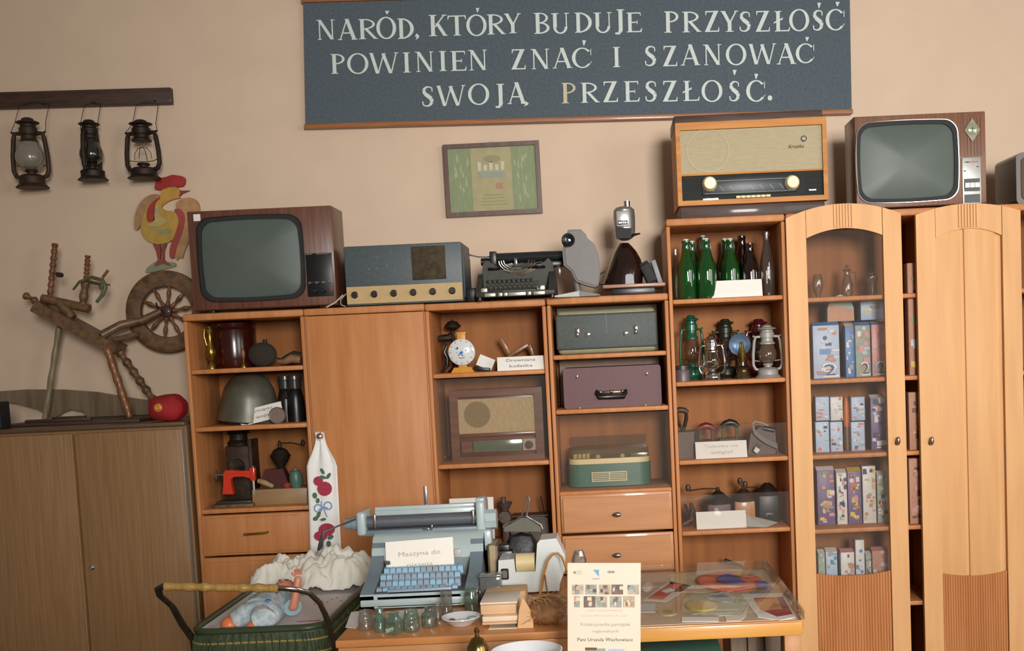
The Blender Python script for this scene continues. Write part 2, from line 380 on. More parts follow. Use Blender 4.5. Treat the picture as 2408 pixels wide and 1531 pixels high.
# ================================================================= banner with cut-out letters
def glyph(ch, W):
    tk, tn, sr = .185, .06, .042; L = []
    def R(x0, z0, x1, z1): L.append([(x0, z0), (x1, z0), (x1, z1), (x0, z1)])
    def ser(xc, z, hw): R(xc-hw, z-(sr if z > .5 else 0), xc+hw, z+(sr if z <= .5 else 0))
    def D(x0, z0, x1, z1, t): L.append([(x0-t/2, z0), (x0+t/2, z0), (x1+t/2, z1), (x1-t/2, z1)])
    def arc(cx, cz, ro, rzo, ri, rzi, a0, a1, off=0, n=14):
        for i in range(n):
            a, b = a0+(a1-a0)*i/n, a0+(a1-a0)*(i+1)/n
            L.append([(cx+ro*cos(a), cz+rzo*sin(a)), (cx+ro*cos(b), cz+rzo*sin(b)), (cx+off+ri*cos(b), cz+rzi*sin(b)), (cx+off+ri*cos(a), cz+rzi*sin(a))])
    def path(pts):
        for (x0, z0, t0), (x1, z1, t1) in zip(pts, pts[1:]):
            d = Vector((x1-x0, z1-z0)).normalized(); n = Vector((-d.y, d.x))
            L.append([(x0+n.x*t0/2, z0+n.y*t0/2), (x0-n.x*t0/2, z0-n.y*t0/2), (x1-n.x*t1/2, z1-n.y*t1/2), (x1+n.x*t1/2, z1+n.y*t1/2)])
    s = .16*W+.02
    if ch == 'N':
        R(s, 0, s+tn, 1); R(W-s-tn, 0, W-s, 1); D(s+.03, 1, W-s-.05, 0, tk); ser(s+.02, 0, .1); ser(s-.02, 1, .1); ser(W-s, 1, .1)
    elif ch == 'A':
        D(.1*W, 0, .5*W-.01, 1, tn); D(W-.16*W, 0, .5*W-.02, 1, tk); R(.26*W, .3, .7*W, .36); ser(.1*W, 0, .1); ser(W-.15*W, 0, .14)
    elif ch in 'RPBDEŁLIJ':
        x = .14*W if ch != 'I' else .5*W-tk/2
        if ch == 'J': x = .5*W
        R(x, 0 if ch != 'J' else .05, x+tk, 1); ser(x+tk/2, 1, tk*.95)
        if ch != 'J': ser(x+tk/2, 0, tk*.95)
        if ch in 'RP':
            r = (W-x-tk)*.86; arc(x+tk, .74, r, .26, r-.13, .20, -pi/2, pi/2)
            if ch == 'R': D(W-.08, 0, x+tk+.1, .5, tk); ser(W-.06, 0, .1)
        if ch == 'B':
            r = (W-x-tk)*.8; arc(x+tk, .75, r, .25, r-.12, .2, -pi/2, pi/2); arc(x+tk, .27, r*1.15, .27, r*1.15-.14, .21, -pi/2, pi/2)
        if ch == 'D': r = W-x-tk-.02; arc(x+tk-.06, .5, r+.04, .5, r-.14, .44, -pi/2, pi/2)
        if ch in 'EŁL':
            R(x+tk, 0, W-.08, tn); L.append([(W-.14, 0), (W-.04, 0), (W, .2), (W-.04, .2)])
        if ch == 'E': R(x+tk, 1-tn, W-.1, 1); R(x+tk, .47, W*.72, .53); L.append([(W-.15, 1), (W-.07, 1), (W-.06, .82), (W-.09, .82)]); R(W*.68, .4, W*.72, .6)
        if ch == 'Ł': L.append([(x-.14, .38), (x-.12, .46), (x+tk+.16, .68), (x+tk+.14, .58)])
        if ch == 'J': path([(x+tk/2, .1, tk), (x+tk/2-.04, -.04, tk*.8), (x-.06, -.1, .08), (x-.16, -.06, .1)])
    elif ch == 'O': arc(W/2, .5, W/2, .52, W/2-.16, .46, 0, 2*pi, n=32)
    elif ch == 'C':
        arc(W*.52, .5, W*.52, .52, W*.52-.17, .46, .22*pi, 1.78*pi, .01, n=26); L.append([(W-.06, .62), (W-.02, .62), (W-.02, .96), (W-.06, .9)]); L.append([(W-.08, .2), (W, .3), (W-.02, .32), (W-.16, .16)])
    elif ch == 'K': R(.14*W, 0, .14*W+tk, 1); ser(.14*W+tk/2, 0, tk); ser(.14*W+tk/2, 1, tk); D(.14*W+tk, .42, W-.12, 1, tn*1.4); D(W-.1, 0, .14*W+tk+.12, .6, tk); ser(W-.12, 1, .12); ser(W-.08, 0, .1)
    elif ch == 'T': R(W/2-tk/2, 0, W/2+tk/2, 1); ser(W/2, 0, tk); R(.03*W, 1-tn, .97*W, 1); L.append([(.0, .8), (.04, .8), (.1, 1), (.02, 1)]); L.append([(W-.04, .8), (W, .8), (W-.02, 1), (W-.1, 1)])
    elif ch == 'Y': R(W/2-tk/2, 0, W/2+tk/2, .5); ser(W/2, 0, tk); D(W/2, .42, .14*W, 1, tk); D(W/2+.03, .45, W*.88, 1, tn*1.3); ser(.14*W, 1, .12); ser(.88*W, 1, .1)
    elif ch == 'U': R(.12*W, .3, .12*W+tk, 1); R(W-.14*W-tn, .3, W-.14*W, 1); arc(W*.5-.0, .32, W*.38, .34, W*.38-.14, .27, pi, 2*pi); ser(.12*W+tk/2, 1, tk); ser(W*.85, 1, .12)
    elif ch == 'S':
        c = [(.82*W, .72, .05), (.8*W, .9, .06), (.6*W, .96, .06), (.36*W, .93, .1), (.22*W, .78, .15), (.32*W, .62, .18), (.55*W, .5, .2), (.74*W, .38, .19), (.78*W, .22, .16), (.62*W, .06, .1), (.38*W, .03, .06), (.18*W, .08, .06), (.14*W, .26, .06)]
        path(c)
    elif ch == 'Z': R(.12*W, 1-tn, .9*W, 1); R(.08*W, 0, .94*W, tn); D(.2*W, 0, .78*W, 1, tk*1.15); L.append([(.12*W, .8), (.16*W, .8), (.22*W, 1), (.12*W, 1)]); L.append([(.9*W, .2), (.94*W, .22), (.94*W, 0), (.84*W, 0)])
    elif ch == 'W': D(.28*W, 0, .1*W, 1, tk*.9); D(.3*W, 0, .5*W, .95, tn); D(.7*W, 0, .48*W, .95, tk*.9); D(.72*W, 0, .9*W, 1, tn); ser(.1*W, 1, .1); ser(.5*W, .97, .1); ser(.9*W, 1, .1)
    elif ch == ',': L.append([(.1*W, .5), (.5*W, .95), (W, .6), (.9*W, .3), (.2*W, 0), (.5*W, .4)])
    elif ch == '.': L.append(circ(W/2, .5, W/2, 14, 0, 2*pi, .5))
    elif ch == "'": L.append([(.3*W, 0), (.5*W, 0), (W, .95), (0, 1)])
    return L
by = WY-.034
o0, o1, ot = P(719, 303, by), P(2003, 268, by), P(713, 5, by)
ry = -math.atan2(o1.z-o0.z, o1.x-o0.x); TB = RT(o0, ry=ry); TI = TB.inverted()
bw = (TI @ o1).x; bh = (TI @ ot).z; tl = (TI @ ot).x
bn = thing('banner', 'long dark blue banner with pale Polish motto letters, high on the wall', 'banner', o0, ry=ry)
B().prism([(0, .018), (bw, .014), (bw-.004, bh+.05), (tl, bh)], 0, .02).mk('board', mat('dark_blue_felt', '#59636a', .95, scale=90, col2='#4f585f', bump=.1, spec=.1), bn)
B().box(-.004, bw+.004, -.012, .024, -.0, .02, .003).mk('lower_batten', wood('batten_wood', '#a2683e', '#8a5531', st=(2, 20, 20)), bn)
B().box(tl-.006, bw, -.012, .024, bh-.004, bh+.03, .003).mk('upper_batten', _mats['batten_wood'], bn)
LET = mat('pale_foam_letters', '#c9d2cc', .8, var=.08, scale=60)
LETB = mat('beige_foam_letter', '#c2b998', .8, var=.08, scale=60)
def zA(x): return 700+x/3.648
def zB(x): return 1340+x/3.594
rows = [
 [(zA, 3.648, 'N 155 340 172 342|A 350 515 165 345|R 520 685 165 338|O 680 850 150 335|\' 752 788 95 125|D 855 1008 160 335|, 1003 1045 285 345|K 1125 1285 130 312|T 1290 1450 135 308|O 1450 1625 130 310|\' 1530 1560 70 108|R 1622 1780 125 298|Y 1775 1920 118 288|B 2025 2170 112 292|U 2175 2335 115 290'),
  (zB, 3.594, 'D 35 195 108 278|U 200 362 108 280|J 372 455 82 270|E 475 612 108 275|P 795 932 98 278|R 945 1105 100 275|Z 1130 1270 95 272|Y 1275 1425 95 272|S 1420 1540 98 272|Z 1560 1697 95 270|Ł 1725 1860 95 268|O 1852 2022 82 265|S 2040 2152 85 262|\' 2090 2122 25 72|C 2160 2322 82 258|\' 2243 2280 18 55')],
 [(zA, 3.648, 'P 285 422 465 635|O 430 612 462 635|W 612 880 455 632|I 900 978 452 625|N 1000 1187 445 618|I 1208 1290 440 612|E 1312 1452 440 610|N 1455 1645 430 605|Z 1825 1965 425 598|N 1990 2178 422 595|A 2188 2358 412 588'),
  (zB, 3.594, "C 20 187 408 575|' 105 138 342 388|I 355 438 400 570|S 622 742 388 562|Z 778 915 390 562|A 938 1102 378 555|N 1115 1297 378 552|O 1318 1492 375 552|W 1505 1752 372 545|A 1748 1912 368 545|C 1908 2067 372 535|' 1988 2022 315 350")],
 [(zA, 3.648, "S 1058 1182 740 918|W 1188 1455 735 910|O 1465 1647 722 900|J 1680 1775 722 905|A 1803 1965 708 893|, 1930 1982 868 915|p 2262 2400 712 888"),
  (zB, 3.594, "R 88 247 700 870|Z 272 415 690 865|E 455 592 688 862|S 625 748 685 862|Z 775 918 685 860|Ł 955 1097 685 855|O 1113 1290 682 862|S 1335 1447 685 860|' 1375 1410 592 638|C 1490 1652 683 860|' 1558 1592 625 670|. 1670 1710 808 852")]]
for row in rows:
    for fn, sc, s in row:
        for it in s.split('|'):
            ch, a, b, t, d = it.split(); a, b, t, d = map(float, (a, b, t, d)); xa, xb = fn(a), fn(b)
            q0 = TI @ P(xa, d/sc, by); q1 = TI @ P(xb, d/sc, by); q2 = TI @ P(xa, t/sc, by)
            h = q2.z-q0.z; W = (q1.x-q0.x)/h; m = B()
            for i, pl in enumerate(glyph(ch.upper(), W)):
                m.prism([(x*h, z*h) for x, z in pl], -.005-i*.00006, .0)
            m.mk('letter', LETB if ch == 'p' else LET, bn, loc=(q0.x, 0, (q0.z+(TI @ P(xb, d/sc, by)).z)/2))
# ================================================================= framed certificate
fy = WY-.03
c0, c1, c2 = P(1051, 511, fy), P(1276, 500, fy), P(1041, 341, fy)
ry = -math.atan2(c1.z-c0.z, c1.x-c0.x); T = RT(c0, ry=ry).inverted(); fw, fh = (T @ c1).x, (T @ c2).z
fr = thing('framed_certificate', 'small framed green and yellow certificate hanging on the wall under the banner', 'framed picture', c0, ry=ry)
t = .019
B().ring([(0, 0), (fw, 0), (fw, fh), (0, fh)], [(t, t), (fw-t, t), (fw-t, fh-t), (t, fh-t)], -.008, .02).mk('frame', wood('dark_frame_wood', '#5f4234', '#4b3226'), fr)
B().box(fw/2-.006, fw/2+.006, -.004, .01, fh-.002, fh+.008).mk('hanger', STEEL, fr)
G1 = mat('print_green', '#7b9168', .6, scale=50, col2='#8f9c74', stretch=(3, 1, .5)); G2 = mat('print_yellow_green', '#b1aa80', .6, scale=20, col2='#a59f74')
m = B().m(G1).box(t, fw-t, .006, .012, t, fh-t); m.m(G2).box(fw*.28, fw*.70, .004, .006, t+.002, fh-t-.002)
m.m(mat('print_grey', '#97a397', .6)).box(fw*.34, fw*.64, .003, .004, fh*.52, fh*.60).m(mat('print_pale', '#cdd0b8', .6))
for k in range(5): m.box(fw*(.35+.06*k), fw*(.385+.06*k), .003, .004, fh*.62, fh*(.70 if k % 2 else .74))
m.m(mat('print_red', '#b8866a', .6)).box(fw*.53, fw*.6, .003, .004, fh*.36, fh*.44)
m.m(mat('print_olive', '#9a986a', .6))
for i in range(4): m.box(fw*(.36+.01*i), fw*(.64-.015*i), .003, .004, fh*(.14+.045*i), fh*(.155+.045*i))
m.prism(circ(fw*.5, fh*.78, fw*.09, 16, 0, 2*pi, fh*.05), .003, .004)
rnd = random.Random(3)
m.m(mat('print_leaf', '#aab488', .6))
for i in range(26):
    x = fw*(.10+.15*rnd.random()) if i % 2 else fw*(.73+.14*rnd.random()); z = fh*(.14+.62*rnd.random())
    m.prism([(x, z), (x+.006, z+.01), (x+.002, z+.03+.02*rnd.random()), (x-.004, z+.02)], .0048-.0001*i*.5, .006)
m.mk('certificate', None, fr)
B().box(t-.002, fw-t+.002, .0005, .0015, t, fh-t).mk('glass_pane', PANE, fr)
# ================================================================= lantern rack, lanterns
def ang(p0, p1): return -math.atan2(p1.z-p0.z, p1.x-p0.x)
ry_ = WY-.04; r0, r1, r2 = P(-20, 255, ry_), P(402, 243, ry_), P(402, 205, ry_)
a = ang(r0, r1); T = RT(r0, ry=a).inverted(); L1 = (T @ r1).x; H1 = (T @ r2).z
rk = thing('wall_rail', 'dark wooden rail fixed on the wall above three hanging lanterns', 'rail', r0, ry=a)
B().box(0, L1, 0, .036, 0, H1, .003).mk('board', DARKWOOD, rk)
for i, xx in enumerate((103, 222, 365)):
    p = T @ P(xx, 240, ry_); B().cyl((p.x, .0, .012), (p.x, -.008, .012), .004, n=10).mk('nail', IRON, rk)
def hurricane(label, loc, h, w, body, gl, rz=0, group=None, globe=True, bail=None, parts=None, tank=None, name='kerosene_lantern', br=.0022, top=None, tube=.05, gr=1):
    o = thing(name, label, 'lantern', loc, rz, group)
    B().lathe([(0, 0), (.42*w, 0), (.43*w, .012*h), (.37*w, .04*h), (.335*w, .06*h), (.33*w, .11*h), (.345*w, .15*h), (.27*w, .185*h), (.12*w, .20*h), (.12*w, .23*h), (.17*w, .235*h), (.15*w, .265*h), (0, .28*h)]).mk('fuel_tank', tank or body, o)
    f = B()
    for s in (-1, 1):
        f.tube([(s*.30*w, 0, .15*h), (s*.40*w, 0, .17*h), (s*.465*w, 0, .25*h), (s*.46*w, 0, .45*h), (s*.41*w, 0, .70*h), (s*.37*w, 0, .775*h), (s*.24*w, 0, .78*h), (s*.15*w, 0, .79*h)], tube*w, 10)
        f.cyl((s*.38*w, 0, .78*h), (s*.46*w, 0, .80*h), .03*w, n=8)
    f.tube([(-.45*w, 0, .33*h), (-.2*w, .13*w, .31*h), (0, .17*w, .31*h), (.2*w, .13*w, .31*h), (.45*w, 0, .33*h)], br*1.2, 6)
    f.mk('side_frame', body, o)
    B().lathe([(.20*w, .63*h), (.255*w, .635*h), (.25*w, .66*h), (.2*w, .69*h), (.19*w, .75*h), (.235*w, .76*h), (.235*w, .85*h), (.2*w, .87*h), (.2*w, .9*h), (.30*w, .925*h), (.29*w, .94*h), (.17*w, .96*h), (.15*w, .985*h), (.1*w, h), (0, h)]).mk('chimney_cap', top or body, o)
    if globe:
        B().lathe([(.15*w, .265*h), (.19*w*gr, .285*h), (.275*w*gr, .35*h), (.30*w*gr, .42*h), (.29*w*gr, .49*h), (.24*w*gr, .57*h), (.21*w*gr, .645*h)], cap=False).mk('glass_globe', gl, o)
    else:
        f = B(); f.tube([(-.25*w, 0, .33*h), (-.23*w, 0, .44*h), (-.13*w, 0, .52*h), (0, 0, .54*h), (.13*w, 0, .52*h), (.23*w, 0, .44*h), (.25*w, 0, .33*h)], br, 6)
        f.tube([(0, -.2*w, .33*h), (0, -.13*w, .5*h), (0, 0, .54*h), (0, .13*w, .5*h), (0, .2*w, .33*h)], br, 6); f.mk('globe_guard', body, o)
    if bail:
        B().tube(bail, br, 6).mk('bail_handle', IRON if body in (IRON, RUST) else body, o)
    return o
FROST = glass('frosted_grey_glass', '#cfcabf', .06, .2, .45, '#a8a195')
DARKGL = glass('sooty_glass', '#4a4a40', .08, .15, .3, '#3a382f')
for i, (x0, x1, yt, yb, wl, wr, lab, gm, body, rz, glb) in enumerate((
    (28, 113, 277, 443, 32, 103, 'rusty kerosene lantern with milky glass globe, hanging leftmost under the wall rail', FROST, RUST, .1, True),
    (181, 247, 282, 425, 186, 225, 'dark narrow sooty lantern hanging edge-on in the middle of the wall rail', DARKGL, IRON, 1.5, True),
    (291, 379, 282, 421, 309, 362, 'dark lantern without glass globe, hanging nearest the painted rooster', CLEAR, IRON, -.15, False))):
    Y = WY-.115; cx, w_, z0, h = bp(x0, x1, yt, yb, Y)
    w_ = w_*1.0 if i != 1 else w_*1.2
    za = P(wl, 248, WY-.06).z-z0; xl = P(wl, 260, Y).x-cx; xr = P(wr, 260, Y).x-cx
    inv = Matrix.Rotation(-rz, 4, 'Z')
    bl = [(-.46*w_, 0, .8*h), tuple(inv @ Vector((xl, 0, h*.93))), tuple(inv @ Vector((xl, .055, za+.0))), tuple(inv @ Vector((xl*.5+xr*.5, .055, za+.012))), tuple(inv @ Vector((xr, .055, za))), tuple(inv @ Vector((xr+.004, 0, h*.93))), (.46*w_, 0, .8*h)]
    hurricane(lab, (cx, Y, z0), h, w_, body, gm, rz, 'lanterns hung from the wall rail', glb, bl, br=.0014, gr=1.3 if i == 0 else 1.1, tube=.06)
# ================================================================= painted rooster cut-out
Y = WY-.012
def RP(x, y): return 0+x/2.469, 400+y/2.469
c = P(393, 640, Y); ro = thing('rooster_plaque', 'painted wooden rooster cut-out on the wall above the spinning wheel', 'wall decoration', (c.x, Y, c.z))
def patch(name, pts, mt, y0, y1, sm=True):
    q = []
    for x, y in pts:
        X_, Y_ = RP(x, y); p = P(X_, Y_, Y); q.append((p.x-c.x, p.z-c.z))
    if sm:   # one round of corner cutting for a sawn curve
        for _ in range(2):
            q = [(a[0]*.75+b[0]*.25, a[1]*.75+b[1]*.25) if k == 0 else (a[0]*.25+b[0]*.75, a[1]*.25+b[1]*.75) for a, b in zip(q, q[1:]+q[:1]) for k in (0, 1)]
    return B().prism(q, y0, y1).mk(name, mt, ro)
PT = lambda n, a, b_: mat(n, a, .6, scale=25, col2=b_)
patch('tan_back_piece', [(930, 140), (870, 140), (810, 190), (780, 270), (780, 345), (800, 355), (830, 290), (900, 200), (950, 170)], PT('tan_paint', '#a87f55', '#94704b'), -.004, .01)  # tan crescent along the left edge of the rooster's body
patch('tail', [(1010, 200), (1060, 160), (1130, 160), (1165, 210), (1150, 300), (1110, 390), (1070, 470), (1060, 520), (1045, 500), (1030, 530), (1015, 500), (985, 520), (1000, 430), (1040, 330), (1060, 250)], PT('ochre_paint', '#b78b5f', '#a0754e'), -.003, .01)
patch('tail_stripe', [(1005, 225), (1060, 225), (1080, 280), (1060, 370), (1030, 440), (1012, 520), (985, 505), (990, 440), (1030, 350), (1045, 280)], PT('faded_red_paint', '#a0423a', '#8c3a33'), -.008, .008)
patch('body', [(940, 160), (900, 170), (860, 210), (825, 290), (815, 350), (840, 400), (890, 430), (960, 430), (1010, 405), (1040, 350), (1045, 280), (1020, 240), (960, 235), (930, 215), (1000, 170), (1050, 165), (1045, 150)], PT('yellow_paint', '#b8953f', '#a5843a'), -.006, .008)
patch('wing', [(860, 220), (905, 170), (945, 155), (905, 190), (900, 250), (905, 300), (860, 305), (855, 270)], PT('wing_red_paint', '#9c2f2a', '#8b2a26'), -.010, .004)
patch('wing_feather', [(905, 195), (930, 220), (930, 260), (960, 290), (985, 290), (940, 330), (880, 335), (850, 320), (900, 305)], PT('cream_ochre_paint', '#b9a05e', '#9c8f63'), -.010, .004)
patch('belly_patch', [(900, 350), (960, 340), (1000, 345), (985, 370), (930, 375)], PT('grey_green_paint', '#929068', '#858461'), -.008, .004)
patch('head', [(945, 105), (1000, 95), (1045, 105), (1050, 150), (1020, 170), (960, 185), (930, 200), (935, 150)], PT('orange_yellow_paint', '#c0933c', '#ad8337'), -.009, .004)
patch('comb', [(905, 85), (900, 115), (945, 118), (985, 100), (1040, 100), (1070, 95), (1080, 60), (1070, 38), (1035, 32), (1000, 28), (970, 42), (940, 45), (915, 60)], PT('comb_red_paint', '#a52a26', '#93231f'), -.010, .008)
patch('beak', [(1048, 120), (1105, 120), (1062, 137), (1048, 150)], PT('beak_paint', '#8d342c', '#7d2d26'), -.009, .004, False)
patch('leg', [(890, 430), (930, 430), (935, 460), (935, 520), (985, 540), (1000, 560), (950, 545), (900, 560), (905, 540), (920, 520), (908, 470)], PT('leg_paint', '#8f4638', '#7f3d31'), -.007, .006, False)
patch('leg', [(940, 430), (970, 428), (955, 470), (955, 520), (975, 545), (945, 540)], PT('leg_paint', '#8f4638', '#7f3d31'), -.006, .006, False)
patch('grass_base', [(842, 600), (850, 570), (885, 545), (905, 530), (960, 540), (1010, 530), (1030, 560), (960, 575), (900, 590)], PT('pale_green_paint', '#8a9073', '#7c8368'), -.004, .008)
# ================================================================= spinning wheel (stands on the tan cupboard)
zt = gz+.014
def S(x, y, Y=4.93): return P(x/2.469, 400+y/2.469, Y)
so = P(220, 760, 4.93); sw = thing('spinning_wheel', 'old wooden spinning wheel with turned legs standing on the tan cupboard', 'spinning wheel', (so.x, 4.93, zt))
O_ = Vector((so.x, 4.93, zt)); q = lambda x, y, Y=4.93: S(x, y, Y)-O_
def turned(p0, p1, r, name, mt, bumps=5, amp=.35, par=sw):
    p0, p1 = Vector(p0), Vector(p1); n = 40
    pts = [p0.lerp(p1, i/n) for i in range(n+1)]
    return B().tube(pts, [r*(1+amp*sin(2*pi*bumps*i/n))*(.8 if i in (0, n) else 1) for i in range(n+1)], 12).mk(name, mt, par)
a, b = q(225, 790), q(700, 1040); d = (b-a); nrm = Vector((-d.z, 0, d.x)).normalized()
m = B(); wdt = .055
vs = [a+nrm*.026, a-nrm*.026, b-nrm*.026, b+nrm*.02]
m.raw([v+Vector((0, -wdt, 0)) for v in vs]+[v+Vector((0, wdt, 0)) for v in vs], [(0, 1, 2, 3), (7, 6, 5, 4), (0, 4, 5, 1), (1, 5, 6, 2), (2, 6, 7, 3), (3, 7, 4, 0)])
m.mk('bed', OLDWOOD, sw)
m = B(); a, b = q(245, 745), q(520, 805); m.tube([a, b], .02, 12); m.tube([q(350, 770), q(420, 860)], .022, 12); m.mk('mother_of_all', OLDWOOD, sw)
turned(q(140, 725), q(235, 775), .013, 'tension_screw', OLDWOOD2, 2)
turned(q(320, 425), q(290, 735), .0125, 'distaff_post', OLDWOOD2, 8, .18)
turned(q(510, 495), q(500, 640), .011, 'maiden_post', OLDWOOD2, 6, .2)
turned(q(498, 640), q(480, 790), .017, 'maiden_post', OLDWOOD, 2, .15)
p = q(343, 608, 4.9); B().cyl(p+Vector((0, -.012, 0)), p+Vector((0, .02, 0)), .011, n=16).mk('leather_bearing', MATTEBLK, sw)
m = B(); m.tube([q(425, 695, 4.89), q(460, 650, 4.89), q(530, 622, 4.88), (q(595, 640, 4.88)), q(612, 680, 4.88), q(595, 725, 4.88), q(560, 768, 4.88)], [.008, .009, .010, .010, .010, .009, .007], 10, flat=.6)
m.tube([q(520, 650, 4.93), q(575, 660, 4.93), q(590, 690, 4.93)], .008, 8); m.mk('flyer', mat('grey_green_wood', '#5c5a3e', .5, col2='#494833'), sw)
B().tube([q(595, 625, 4.9), q(628, 582, 4.9)], .0065, 8).tube([q(500, 640, 4.9), q(640, 668, 4.9)], .004, 8).mk('spindle', OLDWOOD, sw)
turned(q(345, 905, 4.97), Vector((q(255, 1400, 4.97).x, .04, .0)) , .013, 'leg', wood('pale_leg_wood', '#8b7f60', '#6f6348', sc=6), 4, .1)
e = P(755/2.469, 980, 4.86)-O_
turned(q(620, 1030, 4.86), (e.x, e.y, 0), .017, 'leg', wood('warm_leg_wood', '#8d5a32', '#6e4426', sc=6), 5, .10)
turned(q(690, 1050, 4.95), (q(950, 1390, 4.96).x, .03, 0), .016, 'leg', OLDWOOD, 7, .3)
# wheel
wy = 5.045; h = P(393, 733, wy)-O_; Rr, Ri = .186, .117
m = B(); m.lathe([(Ri, -.014), (Ri-.003, 0), (Ri, .014), (Ri+.015, .017), (Rr-.02, .017), (Rr-.006, .012), (Rr, .004), (Rr-.004, 0), (Rr, -.004), (Rr-.006, -.012), (Rr-.02, -.017), (Ri+.015, -.017), (Ri, -.014)], h, 'y', 56)
m.mk('wheel_rim', OLDWOOD, sw)
for k in range(10):
    a = 2*pi*k/10+.15; u = Vector((cos(a), 0, sin(a)))
    turned(h+u*.02, h+u*(Ri+.005), .0075, 'spoke', OLDWOOD2, 2, .3)
B().lathe([(0, -.03), (.012, -.03), (.026, -.022), (.028, 0), (.026, .022), (0, .03)], h, 'y', 20).mk('hub', DARKWOOD, sw)
m = B(); m.tube([q(590, 960, 4.9), q(700, 900, 4.93), q(830, 870, 4.97), h+Vector((-.01, -.045, 0))], [.020, .019, .017, .016], 12); m.tube([q(600, 1000, 4.95), q(720, 975, 4.97), q(800, 950, 4.98)], .014, 10)
m.mk('wheel_support', OLDWOOD, sw)
m = B(); m.tube([h+Vector((0, -.05, 0)), h+Vector((-.02, -.055, .02)), h+Vector((-.025, -.055, .04))], .004, 6); m.mk('crank', IRON, sw)
# ================================================================= things lying on the tan cupboard
m = B(); yy = 5.07; pp = [(0, 920), (60, 916), (150, 916), (230, 922), (300, 934), (370, 945), (360, 985), (290, 985), (212, 985), (195, 968), (170, 962), (150, 970), (130, 985), (90, 962), (40, 948), (-30, 940), (-30, 924)]
c = P(170, 960, yy)
w_ = [(P(x, y, yy).x-c.x, max(P(x, y, yy).z-zt, .002)) for x, y in pp]
yo = m.prism(w_, -.012, .012).mk('wooden_yoke', wood('grey_brown_yoke', '#7a6851', '#63523f', sc=3), loc=(c.x, yy, zt)); tag(yo, 'long grey-brown carved wooden yoke lying behind the spinning wheel legs', 'yoke')
cx, w_, z0, hh = bp(30, 350, 968, 990, 4.8, gz)
m = B().box(-w_/2, w_/2, -.10, .25, 0, .014, .004)
tag(m.mk('dark_board', DARKWOOD, loc=(cx, 4.80, gz)), 'dark flat board on the tan cupboard under the spinning wheel legs', 'board')
cx, w_, z0, hh = bp(60, 215, 965, 990, 4.76, zt)
tag(B().box(-w_/2, w_/2, -.014, .014, 0, .014, .004).box(-w_*.1, w_*.42, -.01, .01, .013, .022, .004).mk('dark_stick', DARKWOOD, loc=(cx, 4.76, zt)), 'thin dark stick lying before the yoke on the dark board', 'stick')
cx, w_, z0, hh = bp(-40, 16, 945, 1000, 4.68, gz)
tag(B().box(-w_/2, w_/2, -.03, .05, 0, hh, .006).mk('black_box', MATTEBLK, loc=(cx, 4.66, gz)), 'black box at the far left end of the tan cupboard', 'box')
cx, w_, z0, hh = bp(356, 441, 925, 990, 4.70, gz)
cp = thing('red_beret', 'soft red beret with a yellow emblem at the right end of the tan cupboard', 'hat', (cx, 4.68, gz))
m = B(); t = bmesh.new(); bmesh.ops.create_uvsphere(t, u_segments=32, v_segments=20, radius=1)
for v in t.verts:
    n = .06*sin(5*v.co.x+3)*cos(4*v.co.z)+.04*sin(9*v.co.y)
    v.co = Vector((math.copysign(abs(v.co.x)**.75, v.co.x)*w_*.5*(1+n), v.co.y*.07, hh*.48+math.copysign(abs(v.co.z)**.7, v.co.z)*hh*.48*(1+n)))
m.add(t); m.mk('crown', mat('red_felt', '#a3141a', .8, col2='#7e0f14', scale=12), cp)
B().lathe([(0, -.008), (.008, -.01), (.017, -.006), (.019, 0)], (-w_*.08, -.066, hh*.52), 'y').mk('emblem', mat('yellow_orange_emblem', '#c98a26', .5, col2='#b06a20', scale=60), cp)
